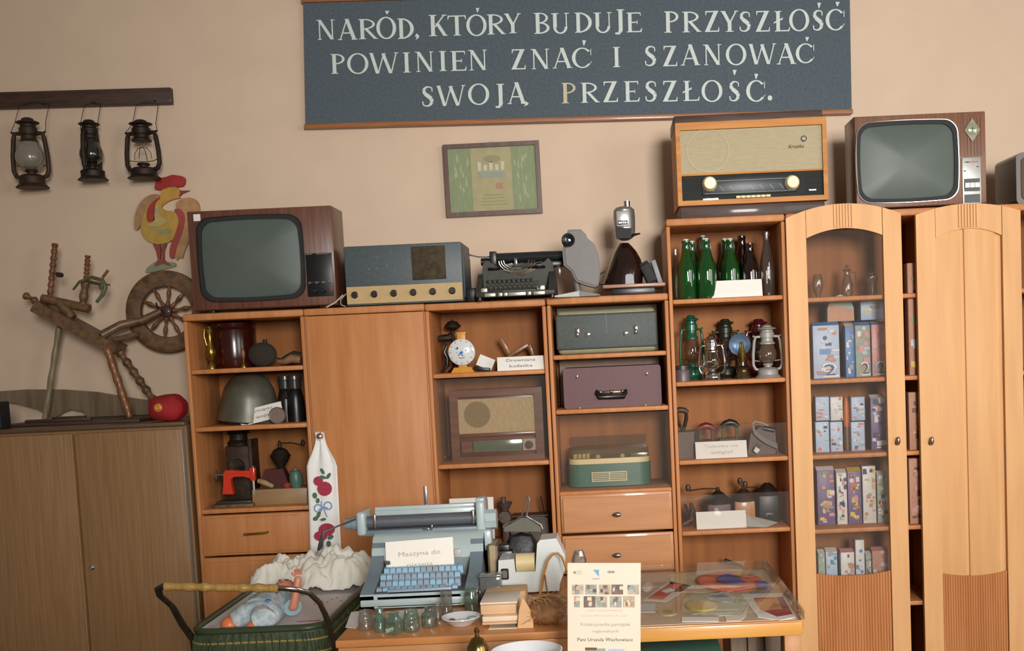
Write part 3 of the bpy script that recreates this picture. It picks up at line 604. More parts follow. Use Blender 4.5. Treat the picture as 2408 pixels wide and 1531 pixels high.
# ================================================================= things standing on top of the furniture
def tv(name, label, x0, x1, yt, yb, Y, zb, depth, scr, bodym, sidem, bow=.006, trim=None, dz=.0):
    """television: tapering case, picture tube in a bezel; scr = pixel rectangle of the screen"""
    cx, w_, z0, h = bp(x0, x1, yt, yb, Y, zb); o = thing(name, label, 'television', (cx, Y, zb))
    f = .012; hw = w_/2
    m = B().m(sidem); a = depth*.55
    m.box(-hw, hw, .0, a, f, h, .004)
    m.raw([(-hw+.01, a, f+.0), (hw-.01, a, f), (hw-.01, a, h-.01), (-hw+.01, a, h-.01), (-hw+.08, depth, f+.03), (hw-.08, depth, f+.03), (hw-.08, depth, h-.07), (-hw+.08, depth, h-.07)],
          [(4, 5, 6, 7), (0, 1, 5, 4), (1, 2, 6, 5), (2, 3, 7, 6), (3, 0, 4, 7), (0, 3, 2, 1)])
    m.m(bodym).box(-hw+.003, hw-.003, -.006, .004, f+.003, h-.003, .002)
    m.mk('case', None, o)
    sx0, sx1, st, sb = scr; sy = Y-.01
    a0 = P(sx0, (st+sb)/2, sy).x-cx; a1 = P(sx1, (st+sb)/2, sy).x-cx; b0 = P((sx0+sx1)/2, sb, sy).z-zb; b1 = P((sx0+sx1)/2, st, sy).z-zb
    g = .019; out = bulge(a0-g, a1+g, b0-g, b1+g, .05, .007); inn = bulge(a0, a1, b0, b1, .042, .008)
    bz = B().m(trim or BLACK).ring(out, [(x*.985+(a0+a1)/2*.015, z*.985+(b0+b1)/2*.015) for x, z in out], -.018, -.004)
    bz.m(MATTEBLK).ring([(x*.985+(a0+a1)/2*.015, z*.985+(b0+b1)/2*.015) for x, z in out], inn, -.014, -.004)
    bz.mk('bezel', None, o)
    # bulging tube face
    cxs, czs = (a0+a1)/2, (b0+b1)/2; vs = []; fs = []; n = len(inn); rings = 7
    for k in range(rings+1):
        t = 1-k/rings; y = -.006-.022*(1-t*t)
        vs += [(cxs+(x-cxs)*t, y, czs+(z-czs)*t) for x, z in inn] if k < rings else [(cxs, -.028, czs)]
    for k in range(rings-1): fs += [(k*n+i, k*n+(i+1) % n, (k+1)*n+(i+1) % n, (k+1)*n+i) for i in range(n)]
    fs += [((rings-1)*n+i, (rings-1)*n+(i+1) % n, rings*n) for i in range(n)]
    B().raw(vs, fs).mk('screen', mat('tube_glass', '#525c56', .42, spec=.3, var=.05, coat=0), o)
    for s in (-1, 1): B().box(s*hw*.8-.02, s*hw*.8+.02, .02, .06, 0, f+.002, .002).mk('foot', BLACK, o)
    return o, cx, w_, h
# ---- left television on units 1 and 2
o, cx, w_, h = tv('television', 'brown television with a black control strip, left on top of the cabinets', 447, 786, 490, 736, 4.62, ZT1, .36, (480, 702, 520, 694), WALNUT, WALNUT)
Y = 4.612
def loc(x, y): p = P(x, y, Y); return p.x-cx, p.z-ZT1
a, b = loc(725, 705), loc(779, 594)
m = B().box(a[0], b[0], -.012, -.004, a[1]+.012, b[1], .002)
m.mk('control_panel', BLACK, o)
m = B().m(CHROME)
for i in range(4):
    x = a[0]+(b[0]-a[0])*(.13+.25*i); z = a[1]+(b[1]-a[1])*.36
    m.cyl((x, -.012, z), (x, -.024, z), .005, n=10)
m.box(a[0]+.004, a[0]+.03, -.016, -.012, b[1]-.006, b[1]-.002).box(a[0]+.045, b[0]-.006, -.016, -.012, b[1]-.006, b[1]-.002)
m.mk('slider_knobs', None, o)
for i in range(2):
    x = a[0]+(b[0]-a[0])*(.32+.3*i); z = a[1]+(b[1]-a[1])*.16+.004
    B().lathe([(0, -.026), (.008, -.026), (.010, -.02), (.010, -.012)], (x, 0, z), 'y').mk('dial_knob', BLACK, o)
B().box(b[0]-.012, b[0]-.006, -.014, -.012, a[1]+.035, a[1]+.047).mk('red_button', mat('red_button', '#b5261d', .4), o)['label'] = 'red button'
a = loc(463, 512); B().box(a[0]-.014, a[0]+.014, -.009, -.005, a[1]-.014, a[1]+.014).mk('sticker', PAPER, o)
a = P(760, 722, 4.56); b = P(796, 690, 4.60)
cb = B().tube([(P(765, 722, 4.58).x-cx, -.02, .003), (P(785, 710, 4.58).x-cx, -.02, .02), (P(803, 694, 4.6).x-cx, .0, .05), (P(800, 700, 4.7).x-cx, .1, .03)], .0035, 8)
cb.tube([(P(812, 685, 4.6).x-cx, -.01, .055), (P(799, 700, 4.6).x-cx, -.012, .03), (P(801, 712, 4.6).x-cx, -.015, .01), (P(812, 722, 4.6).x-cx, -.015, .003)], .002, 6)
cb.mk('mains_cable', mat('pale_cable', '#b8ac94', .5), o)
c2x, w2_, _, _ = bp(572, 650, 728, 734, 4.6, ZT1)
# ---- grey-blue amplifier box with six knobs
cx, w_, z0, h = bp(811, 1088, 574, 719, 4.63, ZT1)
o = thing('tube_amplifier', 'blue-grey metal radio cabinet with cream strip of six dark knobs, beside the left television', 'radio', (cx, 4.63, ZT1))
GB = mat('blue_grey_enamel', '#4c5659', .5, scale=70, col2='#434c4f')
B().box(-w_/2, w_/2, 0, .28, .004, h, .006).box(w_/2-.002, w_/2+.004, .03, .26, .02, h-.05, .003).mk('case', GB, o)
zs = .012; zt_ = h*.33
B().box(-w_/2+.004, w_/2-.004, -.005, .0, zs, zt_).mk('front_strip', mat('cream_strip', '#b79a68', .5, var=.08), o)
for i in range(6):
    x = -w_/2+w_*(.065+.166*i+.01)
    B().lathe([(0, -.026), (.009, -.026), (.0115, -.02), (.012, -.006), (.015, -.005)], (x, 0, (zs+zt_)/2+.002), 'y', 16).mk('knob', BLACK, o)
B().box(w_*.075, w_*.36, -.006, .002, h*.40, h*.95, .003).mk('speaker_grille', mat('brown_speaker_cloth', '#453a22', .8, scale=45, col2='#2f1e14'), o)
for x, z in ((-.22, .62), (-.29, .62), (-.14, .66), (-.22, .80)): B().cyl((w_*x, -.002, h*z), (w_*x, .001, h*z), .003, n=8).mk('screw', STEEL, o)
# ---- black office typewriter on unit 3
def typewriter_old():
    cx, w_, z0, h = bp(1120, 1320, 588, 707, 4.62, ZT1)
    o = thing('black_typewriter', 'old black office typewriter with long shiny platen on top of the cabinets', 'typewriter', (cx, 4.62, ZT1))
    G = mat('dark_olive_enamel', '#3a3832', .5, 0, col2='#302e2a', spec=.3); X = lambda x: P(x, 640, 4.62).x-cx; Z = lambda y: P(1220, y, 4.62).z-ZT1
    m = B(); m.prism([(X(1122), .012), (X(1305), .012), (X(1305), .03), (X(1300), Z(620)), (X(1290), Z(608)), (X(1262), Z(632)), (X(1225), Z(650)), (X(1180), Z(632)), (X(1145), Z(608)), (X(1135), Z(615)), (X(1122), .03)], .03, .24)
    m.box(X(1122), X(1305), -.10, .03, .012, .032, .004)
    for a, b in ((1122, 1134), (1290, 1305)): m.raw([(X(a), -.10, .03), (X(b), -.10, .03), (X(b), .03, .03), (X(a), .03, .03), (X(a), -.085, .042), (X(b), -.085, .042), (X(b), .03, Z(640)), (X(a), .03, Z(640))], [(0, 1, 2, 3), (0, 4, 5, 1), (1, 5, 6, 2), (2, 6, 7, 3), (3, 7, 4, 0), (4, 7, 6, 5)])
    m.mk('body', G, o)
    for x in (1130, 1298):
        for y in (-.08, .2): B().cyl((X(x), y, 0), (X(x), y, .014), .01).mk('foot', BLACK, o)
    c = B()
    for k in range(3):
        rad = .055-.008*k
        c.tube([(X(1216)+rad*1.35*cos(t), .01-.012*k, Z(612)-rad*.9*sin(t)) for t in [pi*j/14 for j in range(15)]], .0022, 6)
    c.mk('type_basket', mat('nickel', '#a8a599', .25, .9), o)
    c = B()
    for k in range(18):
        t = pi*(.12+.76*k/17); c.tube([(X(1216)+.02*cos(t), .0, Z(616)-.01*sin(t)), (X(1216)+.058*cos(t), -.004, Z(614)-.045*sin(t))], .0012, 5)
    c.mk('type_bars', STEEL, o)
    for r in range(4):
        for k in range(11 if r else 10):
            x = X(1150+11.2*k+3*(r % 2)+(4 if r == 3 else 0)); y = -.02-.019*r; z = .084-.0125*r
            kk = B().cyl((x, y, z), (x, y-.003, z+.003), .0062, n=10).cyl((x, y+.01, z-.02), (x, y, z), .0016, n=6); kk.mk('key', mat('nickel_key', '#77776d', .3, .6), o)
    B().box(X(1185), X(1262), -.096, -.088, .028, .034, .002).mk('space_bar', mat('pale_nickel', '#b0b4a4', .3, .5), o)
    B().box(X(1132), X(1148), -.07, .0, .03, .05, .003).mk('side_plate', mat('tarnished_silver', '#9c988a', .4, .6), o); B().box(X(1262), X(1282), -.07, .0, .03, .052, .003).mk('side_plate', mat('tarnished_silver', '#9c988a', .4, .6), o)
    c = B()
    for a, b in ((1143, 1168), (1175, 1184), (1187, 1196), (1198, 1238), (1242, 1250), (1256, 1282)): c.box(X(a), X(b), -.107, -.10, .012, .026, .001)
    c.mk('front_trim', _mats['pale_nickel'], o)
    z = Z(602); B().cyl((X(1150), .08, z), (X(1340), .08, z), .022, n=28).mk('platen', mat('shiny_platen', '#242427', .12, .1, coat=.6), o)
    B().box(X(1160), X(1338), .05, .13, z-.045, z-.022, .004).box(X(1150), X(1166), .05, .11, z-.03, z+.028, .003).mk('carriage', mat('carriage_metal', '#33322f', .35, .6), o)
    B().cyl((X(1128), .08, z-.012), (X(1150), .08, z-.012), .016, n=18).mk('platen_knob', BLACK, o)
    B().tube([(X(1105), .04, z+.016), (X(1122), .05, z+.008), (X(1140), .06, z+.006), (X(1155), .07, z+.01)], .003, 6).ball((X(1105), .04, z+.016), .005).mk('return_lever', STEEL, o)
    B().box(X(1210), X(1217), .0, .06, z-.04, z-.008, .001).box(X(1203), X(1226), -.004, .03, z-.055, z-.046, .001).mk('ribbon_guide', CHROME, o)
    B().tube([(X(1255), .03, z-.045), (X(1262), .03, z-.03), (X(1275), .03, z-.026)], .004, 6).mk('carriage_lever', CHROME, o)
    B().box(X(1310), X(1318), .05, .06, z-.085, z-.045, .002).mk('margin_lever', CHROME, o)
    c = B()
    for x in (1160, 1268): c.lathe([(.024, 0), (.026, .003), (.024, .01), (.0, .012)], (X(x), .03, z-.052))
    c.mk('ribbon_spools', BLACK, o)
typewriter_old()
# small black gadget between amplifier and typewriter
cx, w_, z0, h = bp(1093, 1118, 676, 707, 4.62, ZT1)
m = B().box(-w_/2, w_/2, 0, .05, 0, h, .006).cyl((w_/2-.004, .025, h*.7), (w_/2+.012, .025, h*.7), .007, n=14)
tag(m.mk('black_transformer', BLACK, loc=(cx, 4.66, ZT1)), 'small black box between the blue-grey radio cabinet and the black typewriter', 'transformer')
# ---- grey projector on a star foot
def projector():
    cx, w_, z0, h = bp(1318, 1412, 541, 698, 4.60, ZT1); Y = 4.60
    o = thing('film_projector', 'grey slide projector with black lens on a star foot, right of the black typewriter', 'projector', (cx, Y, ZT1))
    G = mat('warm_grey_enamel', '#5b5853', .55, 0, col2='#65625c'); q = lambda x, y: ((P(x, y, Y).x-cx), P(x, y, Y).z-ZT1)
    out = [q(*p) for p in ((1336, 542), (1366, 541), (1378, 553), (1382, 562), (1398, 575), (1408, 600), (1412, 640), (1408, 672), (1400, 677), (1378, 672), (1355, 663), (1344, 640), (1326, 625), (1323, 590), (1330, 560))]
    B().prism(out, -.03, .05).mk('housing', G, o)
    B().prism([(x*.9+.004, z*.93+.012) for x, z in out], -.036, -.028).mk('front_cover', mat('lighter_grey_enamel', '#66635e', .5, 0), o)
    a = q(1337, 567); B().lathe([(.0, -.052), (.010, -.05), (.012, -.066), (.022, -.07), (.027, -.06), (.028, -.02), (.018, 0)], (a[0], 0, a[1]), 'y').mk('lens', BLACK, o)
    B().lathe([(0, -.053), (.010, -.052), (.0105, -.049)], (a[0], 0, a[1]), 'y').mk('lens_glass', mat('lens_glass', '#3d4a58', .05, .3, coat=1), o)
    a, b = q(1352, 665), q(1362, 692)
    B().cyl((a[0]+.004, .0, a[1]+.01), (b[0]-.002, 0, .012), .013, .014).mk('stem', G, o)
    m = B(); c0 = Vector((b[0], 0, .012))
    for ex, ey in ((1300, -.055), (1410, -.04), (1340, .10), (1395, .09)):
        e = q(ex, 695)[0]; d = Vector((e, ey, 0))-Vector((c0.x, 0, 0)); n = Vector((-d.y, d.x, 0)).normalized()
        m.raw([c0+n*.014+Vector((0, 0, .012)), c0-n*.014+Vector((0, 0, .012)), c0+d-n*.007-Vector((0, 0, .007)), c0+d+n*.007-Vector((0, 0, .007)), c0+n*.014-Vector((0, 0, .012)), c0-n*.014-Vector((0, 0, .012)), c0+d-n*.007-Vector((0, 0, .012)), c0+d+n*.007-Vector((0, 0, .012))], [(0, 1, 2, 3), (7, 6, 5, 4), (0, 3, 7, 4), (1, 5, 6, 2), (3, 2, 6, 7), (0, 4, 5, 1)])
    m.mk('star_foot', SILVER, o)
projector()
# ---- dark enlarger with silver head on a pinkish board
cx, w_, z0, h = bp(1418, 1572, 684, 692, 4.57, ZT1)
pb = thing('stand_board', 'pinkish board on a low black stand under the dark lamp', 'board', (cx, 4.57, ZT1))
zb = .042
B().box(-w_/2, w_/2-.012, .0, .28, zb-.014, zb, .003).mk('board', mat('pinkish_board', '#a27a66', .35, var=.1), pb)
B().box(-w_*.36, w_*.30, .03, .25, 0, zb-.014, .003).mk('plinth', BLACK, pb)
zB_ = ZT1+zb
def enlarger():
    Y = 4.68; cx, w_, z0, h = bp(1416, 1512, 476, 674, Y, zB_)
    o = thing('bakelite_lamp', 'dark brown bakelite darkroom lamp with silver head reading BETA', 'lamp', (cx, Y, zB_))
    q = lambda x, y: (P(x, y, Y).x-cx, P(x, y, Y).z-zB_)
    b0, b1 = q(1462, 672), q(1468, 572); m = B(); vs = []; n = 28; lv = [(0, .09, .075), (.1, .088, .072), (.35, .080, .066), (.6, .066, .056), (.8, .048, .042), (.92, .032, .03), (1, .020, .02)]
    H = b1[1]
    for t, rx, ry_ in lv:
        xc = b0[0]+(b1[0]-b0[0])*t+.012*sin(pi*t)
        vs += [(xc+rx*.95*cos(2*pi*i/n), ry_*sin(2*pi*i/n), t*H) for i in range(n)]
    fs = [(j*n+i, j*n+(i+1) % n, (j+1)*n+(i+1) % n, (j+1)*n+i) for j in range(len(lv)-1) for i in range(n)]+[tuple(range(n))[::-1], tuple(range(6*n, 7*n))]
    m.raw(vs, fs).mk('body', DARKBROWN, o)
    a = q(1479, 662); m = B().prism([(a[0]-.017, .0), (a[0]+.02, .0), (a[0]+.018, .035), (a[0]+.011, .042), (a[0]-.009, .042), (a[0]-.016, .035)], -.085, -.06); m.mk('base_window', mat('pale_grey_plate', '#8f8d92', .5), o)
    c0, c1 = q(1470, 566), q(1468, 486)
    hd = [(0, .0, .014), (.06, 0, .03), (.14, 0, .041), (.3, 0, .044), (.7, 0, .0455), (.9, 0, .043), (.97, 0, .034), (1, 0, .018)]
    Hh = c1[1]-c0[1]; out = []
    B().lathe([(r, c0[1]+Hh*t) for t, _, r in hd]+[(0, c1[1])], (c0[0], 0, 0), sx=1, sy=.9, n=32).mk('head', mat('silver_head', '#9b9a95', .3, .7, var=.08), o)
    B().prism([(c0[0]-.036, c0[1]+.005), (c0[0]+.024, c0[1]+.005), (c0[0]+.028, c0[1]+Hh*.32), (c0[0]-.034, c0[1]+Hh*.36)], -.052, -.03).mk('lower_shade', MATTEBLK, o)
    B().box(c0[0]-.034, c0[0]+.02, -.047, -.035, c0[1]+Hh*.38, c0[1]+Hh*.85, .006).mk('face_plate', mat('pale_face_plate', '#b4b3ad', .3, .4), o)
    B().box(c0[0]-.028, c0[0]+.012, -.0495, -.046, c0[1]+Hh*.44, c0[1]+Hh*.56, .001).mk('name_plate', BLACK, o)
    txt('BETA', 'lettering', _mats['pale_face_plate'], o, c0[0]-.008, c0[1]+Hh*.50, -.0497, .0075, .034)
    a = q(1473, 480); B().cyl((a[0]+.002, 0, c1[1]-.01), (a[0]+.002, 0, c1[1]+.022), .013, n=20).mk('cap', CHROME, o)
    a = q(1505, 552); m = B().tube([(c0[0]+.02, -.02, a[1]-.004), (a[0], -.03, a[1]+.002)], [.008, .003], 8); m.mk('lever', BLACK, o)
    B().tube([(b0[0]-.07, -.02, .06), (b0[0]-.088, -.03, .05), (b0[0]-.098, -.03, .03), (b0[0]-.092, -.035, .006), (b0[0]-.07, -.05, .005)], .003, 6).tube([(b1[0]+.02, -.02, H*.95), (b0[0]+.055, -.03, H*.55), (b0[0]+.07, -.04, H*.3), (b0[0]+.06, -.055, .01)], .0035, 8).mk('cable', BLACK, o)
enlarger()
cx, w_, z0, h = bp(1504, 1560, 608, 661, 4.72, zB_)
m = B().m(MATTEBLK).box(-.022, .022, -.04, .04, .0, .082, .006, T=RT(ry=-.42)).box(-.02, .02, -.03, .03, .082, .092, .004, T=RT(ry=-.42))
o = m.mk('black_camera_case', None, loc=(cx-.0, 4.68, zB_+.008)); tag(o, 'small black case leaning right of the dark bakelite lamp', 'case')
cx, w_, z0, h = bp(1528, 1558, 598, 660, 4.72, zB_)
o = B().box(-.02, .0, -.045, .045, 0, .105, .002, T=RT(ry=-.28)).mk('grey_book', mat('grey_book_cover', '#83838a', .5), loc=(cx+.024, 4.70, zB_+.0)); tag(o, 'thin grey book leaning behind the small black case', 'book')
# ---- big radio on unit 5
def radio_big():
    Y = 4.60; zb = ZT5; cx, w_, z0, h = bp(1591, 1945, 283, 505, Y, zb)
    o = thing('valve_radio', 'large honey-coloured table radio with two cream knobs on the tall shelf unit', 'radio', (cx, Y, zb))
    q = lambda x, y, yy=Y: (P(x, y, yy).x-cx, P(x, y, yy).z-zb)
    z1 = q(1768, 478)[1]; hw = w_/2
    B().box(-hw+.01, hw-.01, .02, .32, .0, z1+.004, .004).mk('plinth', DARKWOOD, o)
    fw_, t = .022, .018
    m = B().m(HONEY); m.ring([(-hw, z1), (hw, z1), (hw, h), (-hw, h)], [(-hw+t, z1+.02), (hw-t, z1+.02), (hw-t, h-.03), (-hw+t, h-.03)], -.012, .05)
    m.box(-hw+.002, hw-.002, .045, .30, z1+.002, h-.004, .004)
    m.mk('case', None, o)
    B().box(-hw-.0, hw+.0, .06, .30, h-.006, P(1768, 266, 4.67).z-zb, .006).mk('lid', DARKWOOD, o)
    zi0, zi1 = z1+.02, h-.03; zm = q(1768, 408)[1]
    s = B().box(-hw+t, hw-t, .004, .01, zm+.006, zi1); n = 34
    for i in range(n):
        z = zm+.008+(zi1-zm-.01)*i/n; s.box(-hw+t, hw-t, .001, .005, z, z+.0028)
    cxs = -hw+.13; s.lathe([(.082, 0), (.086, -.0016), (.09, 0)], (cxs, .001, (zm+zi1)/2+.008), 'y', 40, cap=False)
    s.mk('speaker_cloth', mat('gold_cloth', '#b5a88a', .8, scale=60, col2='#ada083', spec=.2, stretch=(.3, 1, 3)), o)
    p_ = q(1890, 326); B().lathe([(0, -.006), (.008, -.006), (.012, -.003), (.013, .002)], (p_[0], 0, p_[1]), 'y').mk('tuning_eye', CHROME, o)
    p_ = q(1872, 344); txt('Kruszka', 'script_badge', mat('dark_gold', '#4c3c22', .7), o, p_[0], p_[1], -.002, .014, .062, shear=.3)
    B().box(-hw+t, hw-t, -.004, .012, zm, zm+.008, .002).mk('divider_strip', HONEY, o)
    d = B().box(-hw+t, hw-t, .008, .014, zi0, zm)
    for i in range(9): 
        z = zi0+.012+(zm-zi0-.016)*i/9; d.box(-hw+t, -hw+t+.075, .004, .009, z, z+.003).box(hw-t-.07, hw-t, .004, .009, z, z+.003)
    d.mk('lower_panel', mat('dark_green_black', '#1c1d18', .6, coat=0, spec=.2), o)
    a0, a1 = q(1650, 408)[0], q(1872, 408)[0]; d = B()
    d.box(a0, a1, .001, .006, zi0+.02, zm-.008, .002); d.mk('dial_glass', mat('dial_dark', '#262d2f', .35, spec=.3), o)
    d = B()
    for i in range(8):
        x = a0+.03+(a1-a0-.06)*i/8; d.prism([(x, zm-.045), (x+.016, zm-.066), (x+.019, zm-.066), (x+.003, zm-.045)], -.0005, .001)
    d.box(a0+.01, a1-.01, -.0005, .001, zm-.025, zm-.023).box(a0+.01, a1-.01, -.0005, .001, zm-.075, zm-.0735)
    d.mk('dial_marks', mat('dial_marks', '#7f8a84', .5), o)
    for x, y in ((1668, 433), (1862, 430)):
        p_ = q(x, y); B().lathe([(0, -.034), (.022, -.034), (.026, -.030), (.027, -.012), (.030, -.008), (.030, .003)], (p_[0], 0, p_[1]), 'y', 32).mk('knob', CREAM, o)
    k0 = q(1730, 458)[0]; k1 = q(1812, 458)[0]
    for i in range(7):
        x = k0+(k1-k0)*i/7; B().box(x, x+(k1-k0)/7-.0012, -.012, .004, zi0+.002, zi0+.012, .0015).mk('push_button', CREAM, o)
    p_ = q(1660, 460); B().box(p_[0]-.012, p_[0]+.05, -.004, .004, zi0+.001, zi0+.006).box(hw-t-.06, hw-t-.03, -.004, .004, zi0+.02, zi0+.026).mk('chrome_strip', CHROME, o)
radio_big()
# ---- right television on the wardrobe
TVW = wood('brown_tv_veneer', '#80583f', '#6c4833', rough=.35, st=(50, 50, 2))
o, cx, w_, h = tv('television', 'brown television with chrome screen trim and diamond badge, on top of the wardrobe', 2010, 2319, 268, 500, 4.66, ZT5, .32, (2027, 2240, 297, 462), TVW, WALNUT_H, trim=CHROME)
q = lambda x, y: (P(x, y, 4.65).x-cx, P(x, y, 4.65).z-ZT5)
a, b = q(2264, 480), q(2306, 369)
m = B().m(mat('silver_panel', '#b5b5ae', .35, .4)).box(a[0], b[0], -.012, -.004, a[1], b[1], .002).mk('control_panel', None, o)
m = B().m(BLACK).box(a[0]+.006, b[0]-.006, -.0135, -.011, q(2286, 450)[1], q(2286, 420)[1]).box(a[0]+.006, b[0]-.006, -.0135, -.011, a[1]+.004, q(2286, 457)[1]); m.mk('button_recess', None, o)
for i in range(3):
    x = a[0]+.008+(b[0]-a[0]-.016)*i/3; B().box(x, x+(b[0]-a[0]-.016)/3-.001, -.022, -.012, q(2286, 442)[1], q(2286, 430)[1], .001).mk('push_button', WHITE, o)
m = B().m(_mats['red_button']).box(a[0]+.018, b[0]-.012, -.0135, -.012, q(2286, 382)[1], q(2286, 380)[1]).m(BLACK).box(a[0]+.01, a[0]+.028, -.0135, -.012, q(2286, 382)[1], q(2286, 380)[1]).box(a[0]+.006, a[0]+.014, -.0135, -.012, q(2286, 403)[1], q(2286, 400)[1]).box(b[0]-.018, b[0]-.01, -.0135, -.012, q(2286, 394)[1], q(2286, 391)[1]); m.mk('panel_marks', None, o)
m = B(); a0, b0 = q(2262, 368), q(2308, 275)
for i in range(7):
    x = a0[0]+(b0[0]-a0[0])*i/6; m.box(x-.0012, x+.0012, -.009, -.005, a0[1]+.003, b0[1])
m.mk('slatted_strip', WALNUT, o)
p_ = q(2286, 306); m = B().m(mat('badge_grey', '#8c7c70', .4)).prism([(p_[0]-.032, p_[1]), (p_[0], p_[1]-.048), (p_[0]+.032, p_[1]), (p_[0], p_[1]+.048)], -.013, -.008).m(mat('badge_glass', '#a3ab88', .15, .3, coat=.6)).lathe([(0, -.018), (.018, -.017), (.026, -.013)], (p_[0], 0, p_[1]+.004), 'y', 24)
m.m(BLACK).box(p_[0]-.012, p_[0]+.010, -.0185, -.0165, p_[1]+.002, p_[1]+.005).box(p_[0]-.002, p_[0]+.001, -.019, -.0165, p_[1]-.006, p_[1]+.012).mk('badge', None, o)
# ---- dark set at the right edge of the picture
cx, w_, z0, h = bp(2390, 2560, 355, 500, 4.66, ZT5)
o = thing('dark_radio', 'rounded dark brown set at the right picture edge, partly cut off', 'radio', (cx, 4.66, ZT5))
B().prism(rrect(-w_/2, w_/2, 0, h, .025), 0, .25).mk('case', wood('dark_brown_lacquer', '#3f2a20', '#322118', rough=.3), o)
B().prism(rrect(-w_/2+.02, w_/2-.02, .02, h-.02, .02), -.004, .001).mk('speaker_cloth', mat('dark_cloth', '#5b4a35', .8), o)
# ================================================================= things on the shelves
def place(x0, x1, yt, Y, zb, yb=None):
    yb = yb or yt+60
    cx, w_, z0, h = bp(x0, x1, yt, yb, Y, zb); return cx, w_, h
def card(label, x0, x1, yt, yb, Y, zb, lines=(), tilt=-.22, fold=True, name='name_card', rz=0, ry=0, ink=INK, m_=None, lh=.32, tz=.5):
    cx, w_, z0, h = bp(x0, x1, yt, yb, Y, zb); o = thing(name, label, 'card', (cx, Y, zb), rz, 'folded paper cards on the shelves' if fold else None, ry=ry)
    hh = h/cos(tilt); T = RT(rx=tilt); b = B().box(-w_/2, w_/2, 0, .001, 0, hh, T=T)
    if fold: b.box(-w_/2, w_/2, -.001, 0, -hh, 0, T=RT((0, hh*sin(-tilt)*1, hh*cos(tilt)), rx=-tilt))
    b.mk('sheet', m_ or PAPER, o)
    n = len(lines)
    for i, s in enumerate(lines):
        t = txt(s, 'writing', ink, None, 0, 0, 0, hh*lh*(.62 if not any(c in s for c in 'gyżńpj') else .8), w_*min(.82, .062*len(s)+.05))
        if t: t.parent = o; t.rotation_euler = (tilt, 0, 0); t.location = (0, sin(-tilt)*hh*((.74-.42*i) if n > 1 else tz)-.0012, cos(tilt)*hh*(.74-.42*i) if n > 1 else cos(tilt)*hh*tz)
    return o
# ---------------- unit 1, top shelf
zb = S1[0]
BROWNGL = mat('brown_glazed_stoneware', '#3a130c', .2, spec=.35, coat=.15, var=.4, scale=5)
cx, w_, h = place(500, 601, 758, 4.80, zb, 862)
o = thing('stoneware_crock', 'tall dark brown glazed crock on the top shelf of the left cabinet', 'crock', (cx, 4.80, zb)); r = w_/2
B().lathe([(0, 0), (r*.93, 0), (r*.98, .008), (r, .05), (r, h*.82), (r*.97, h*.86), (r*1.02, h*.9), (r*1.03, h*.97), (r*.98, h), (r*.92, h-.004), (r*.9, h*.5), (0, .02)]).mk('body', BROWNGL, o)
B().lathe([(r*1.0, h*.84), (r*1.015, h*.85), (r*1.0, h*.86)], cap=False, n=40).mk('shoulder_band', BROWNGL, o)
cx, w_, h = place(483, 507, 775, 4.69, zb, 862)
o = thing('brass_pitcher', 'small slender brass ewer with looped handle in front of the brown crock', 'pitcher', (cx, 4.69, zb)); r = w_/2
B().lathe([(0, 0), (r*.8, 0), (r*.75, .01), (r*.35, .03), (r*.9, .055), (r*1.0, .07), (r*.8, .09), (r*.4, .115), (r*.38, .15), (r*.6, .168), (r*.55, .17), (r*.3, .15), (0, .148)]).mk('body', BRASS, o)
B().tube([(r*.3, 0, .155), (-.0, 0, .178), (-r*.9, 0, .17), (-r*1.1, 0, .14), (-r*.7, 0, .10)], .0028, 8).mk('handle', BRASS, o)
cx, w_, h = place(564, 580, 815, 4.64, zb, 860)
o = thing('brass_bell', 'tiny brass bell with turned wooden grip on the top left shelf', 'bell', (cx, 4.64, zb))
B().lathe([(.012, 0), (.0115, .006), (.007, .016), (.004, .022), (.0, .024)]).mk('bell', BRASS, o)
B().lathe([(.003, .022), (.004, .035), (.008, .042), (.009, .06), (.006, .076), (0, .08)]).mk('grip', OLDWOOD2, o)
cx, w_, h = place(583, 651, 805, 4.72, zb, 860)
o = thing('felt_canteen', 'dark round flattened canteen leaning on the top shelf of the left cabinet', 'canteen', (cx, 4.72, zb))
B().ball((0, 0, h*.5), h*.5, w_/h, .5, 1, 28).mk('body', mat('dark_felt', '#2d2620', .9, bump=.2, scale=80), o)
B().cyl((w_*.12, 0, h*.93), (w_*.12, 0, h+.012), .009).mk('stopper', MATTEBLK, o)
cx, w_, h = place(652, 708, 826, 4.72, zb, 858)
o = thing('shoe_last', 'small curved dark-topped wooden piece at the right end of the top left shelf', 'wooden tool', (cx, 4.72, zb))
B().tube([(-w_*.5, 0, .02), (-w_*.2, 0, .018), (w_*.1, 0, .03), (w_*.48, 0, .022)], [.006, .014, .02, .016], 14).mk('body', wood('worn_pale_wood', '#8d6a4c', '#70523a'), o)
B().tube([(-w_*.55, 0, .035), (-w_*.35, 0, .028), (-w_*.1, 0, .04), (w_*.2, 0, .055), (w_*.5, 0, .05)], [.003, .005, .007, .007, .005], 8).mk('strap', MATTEBLK, o)
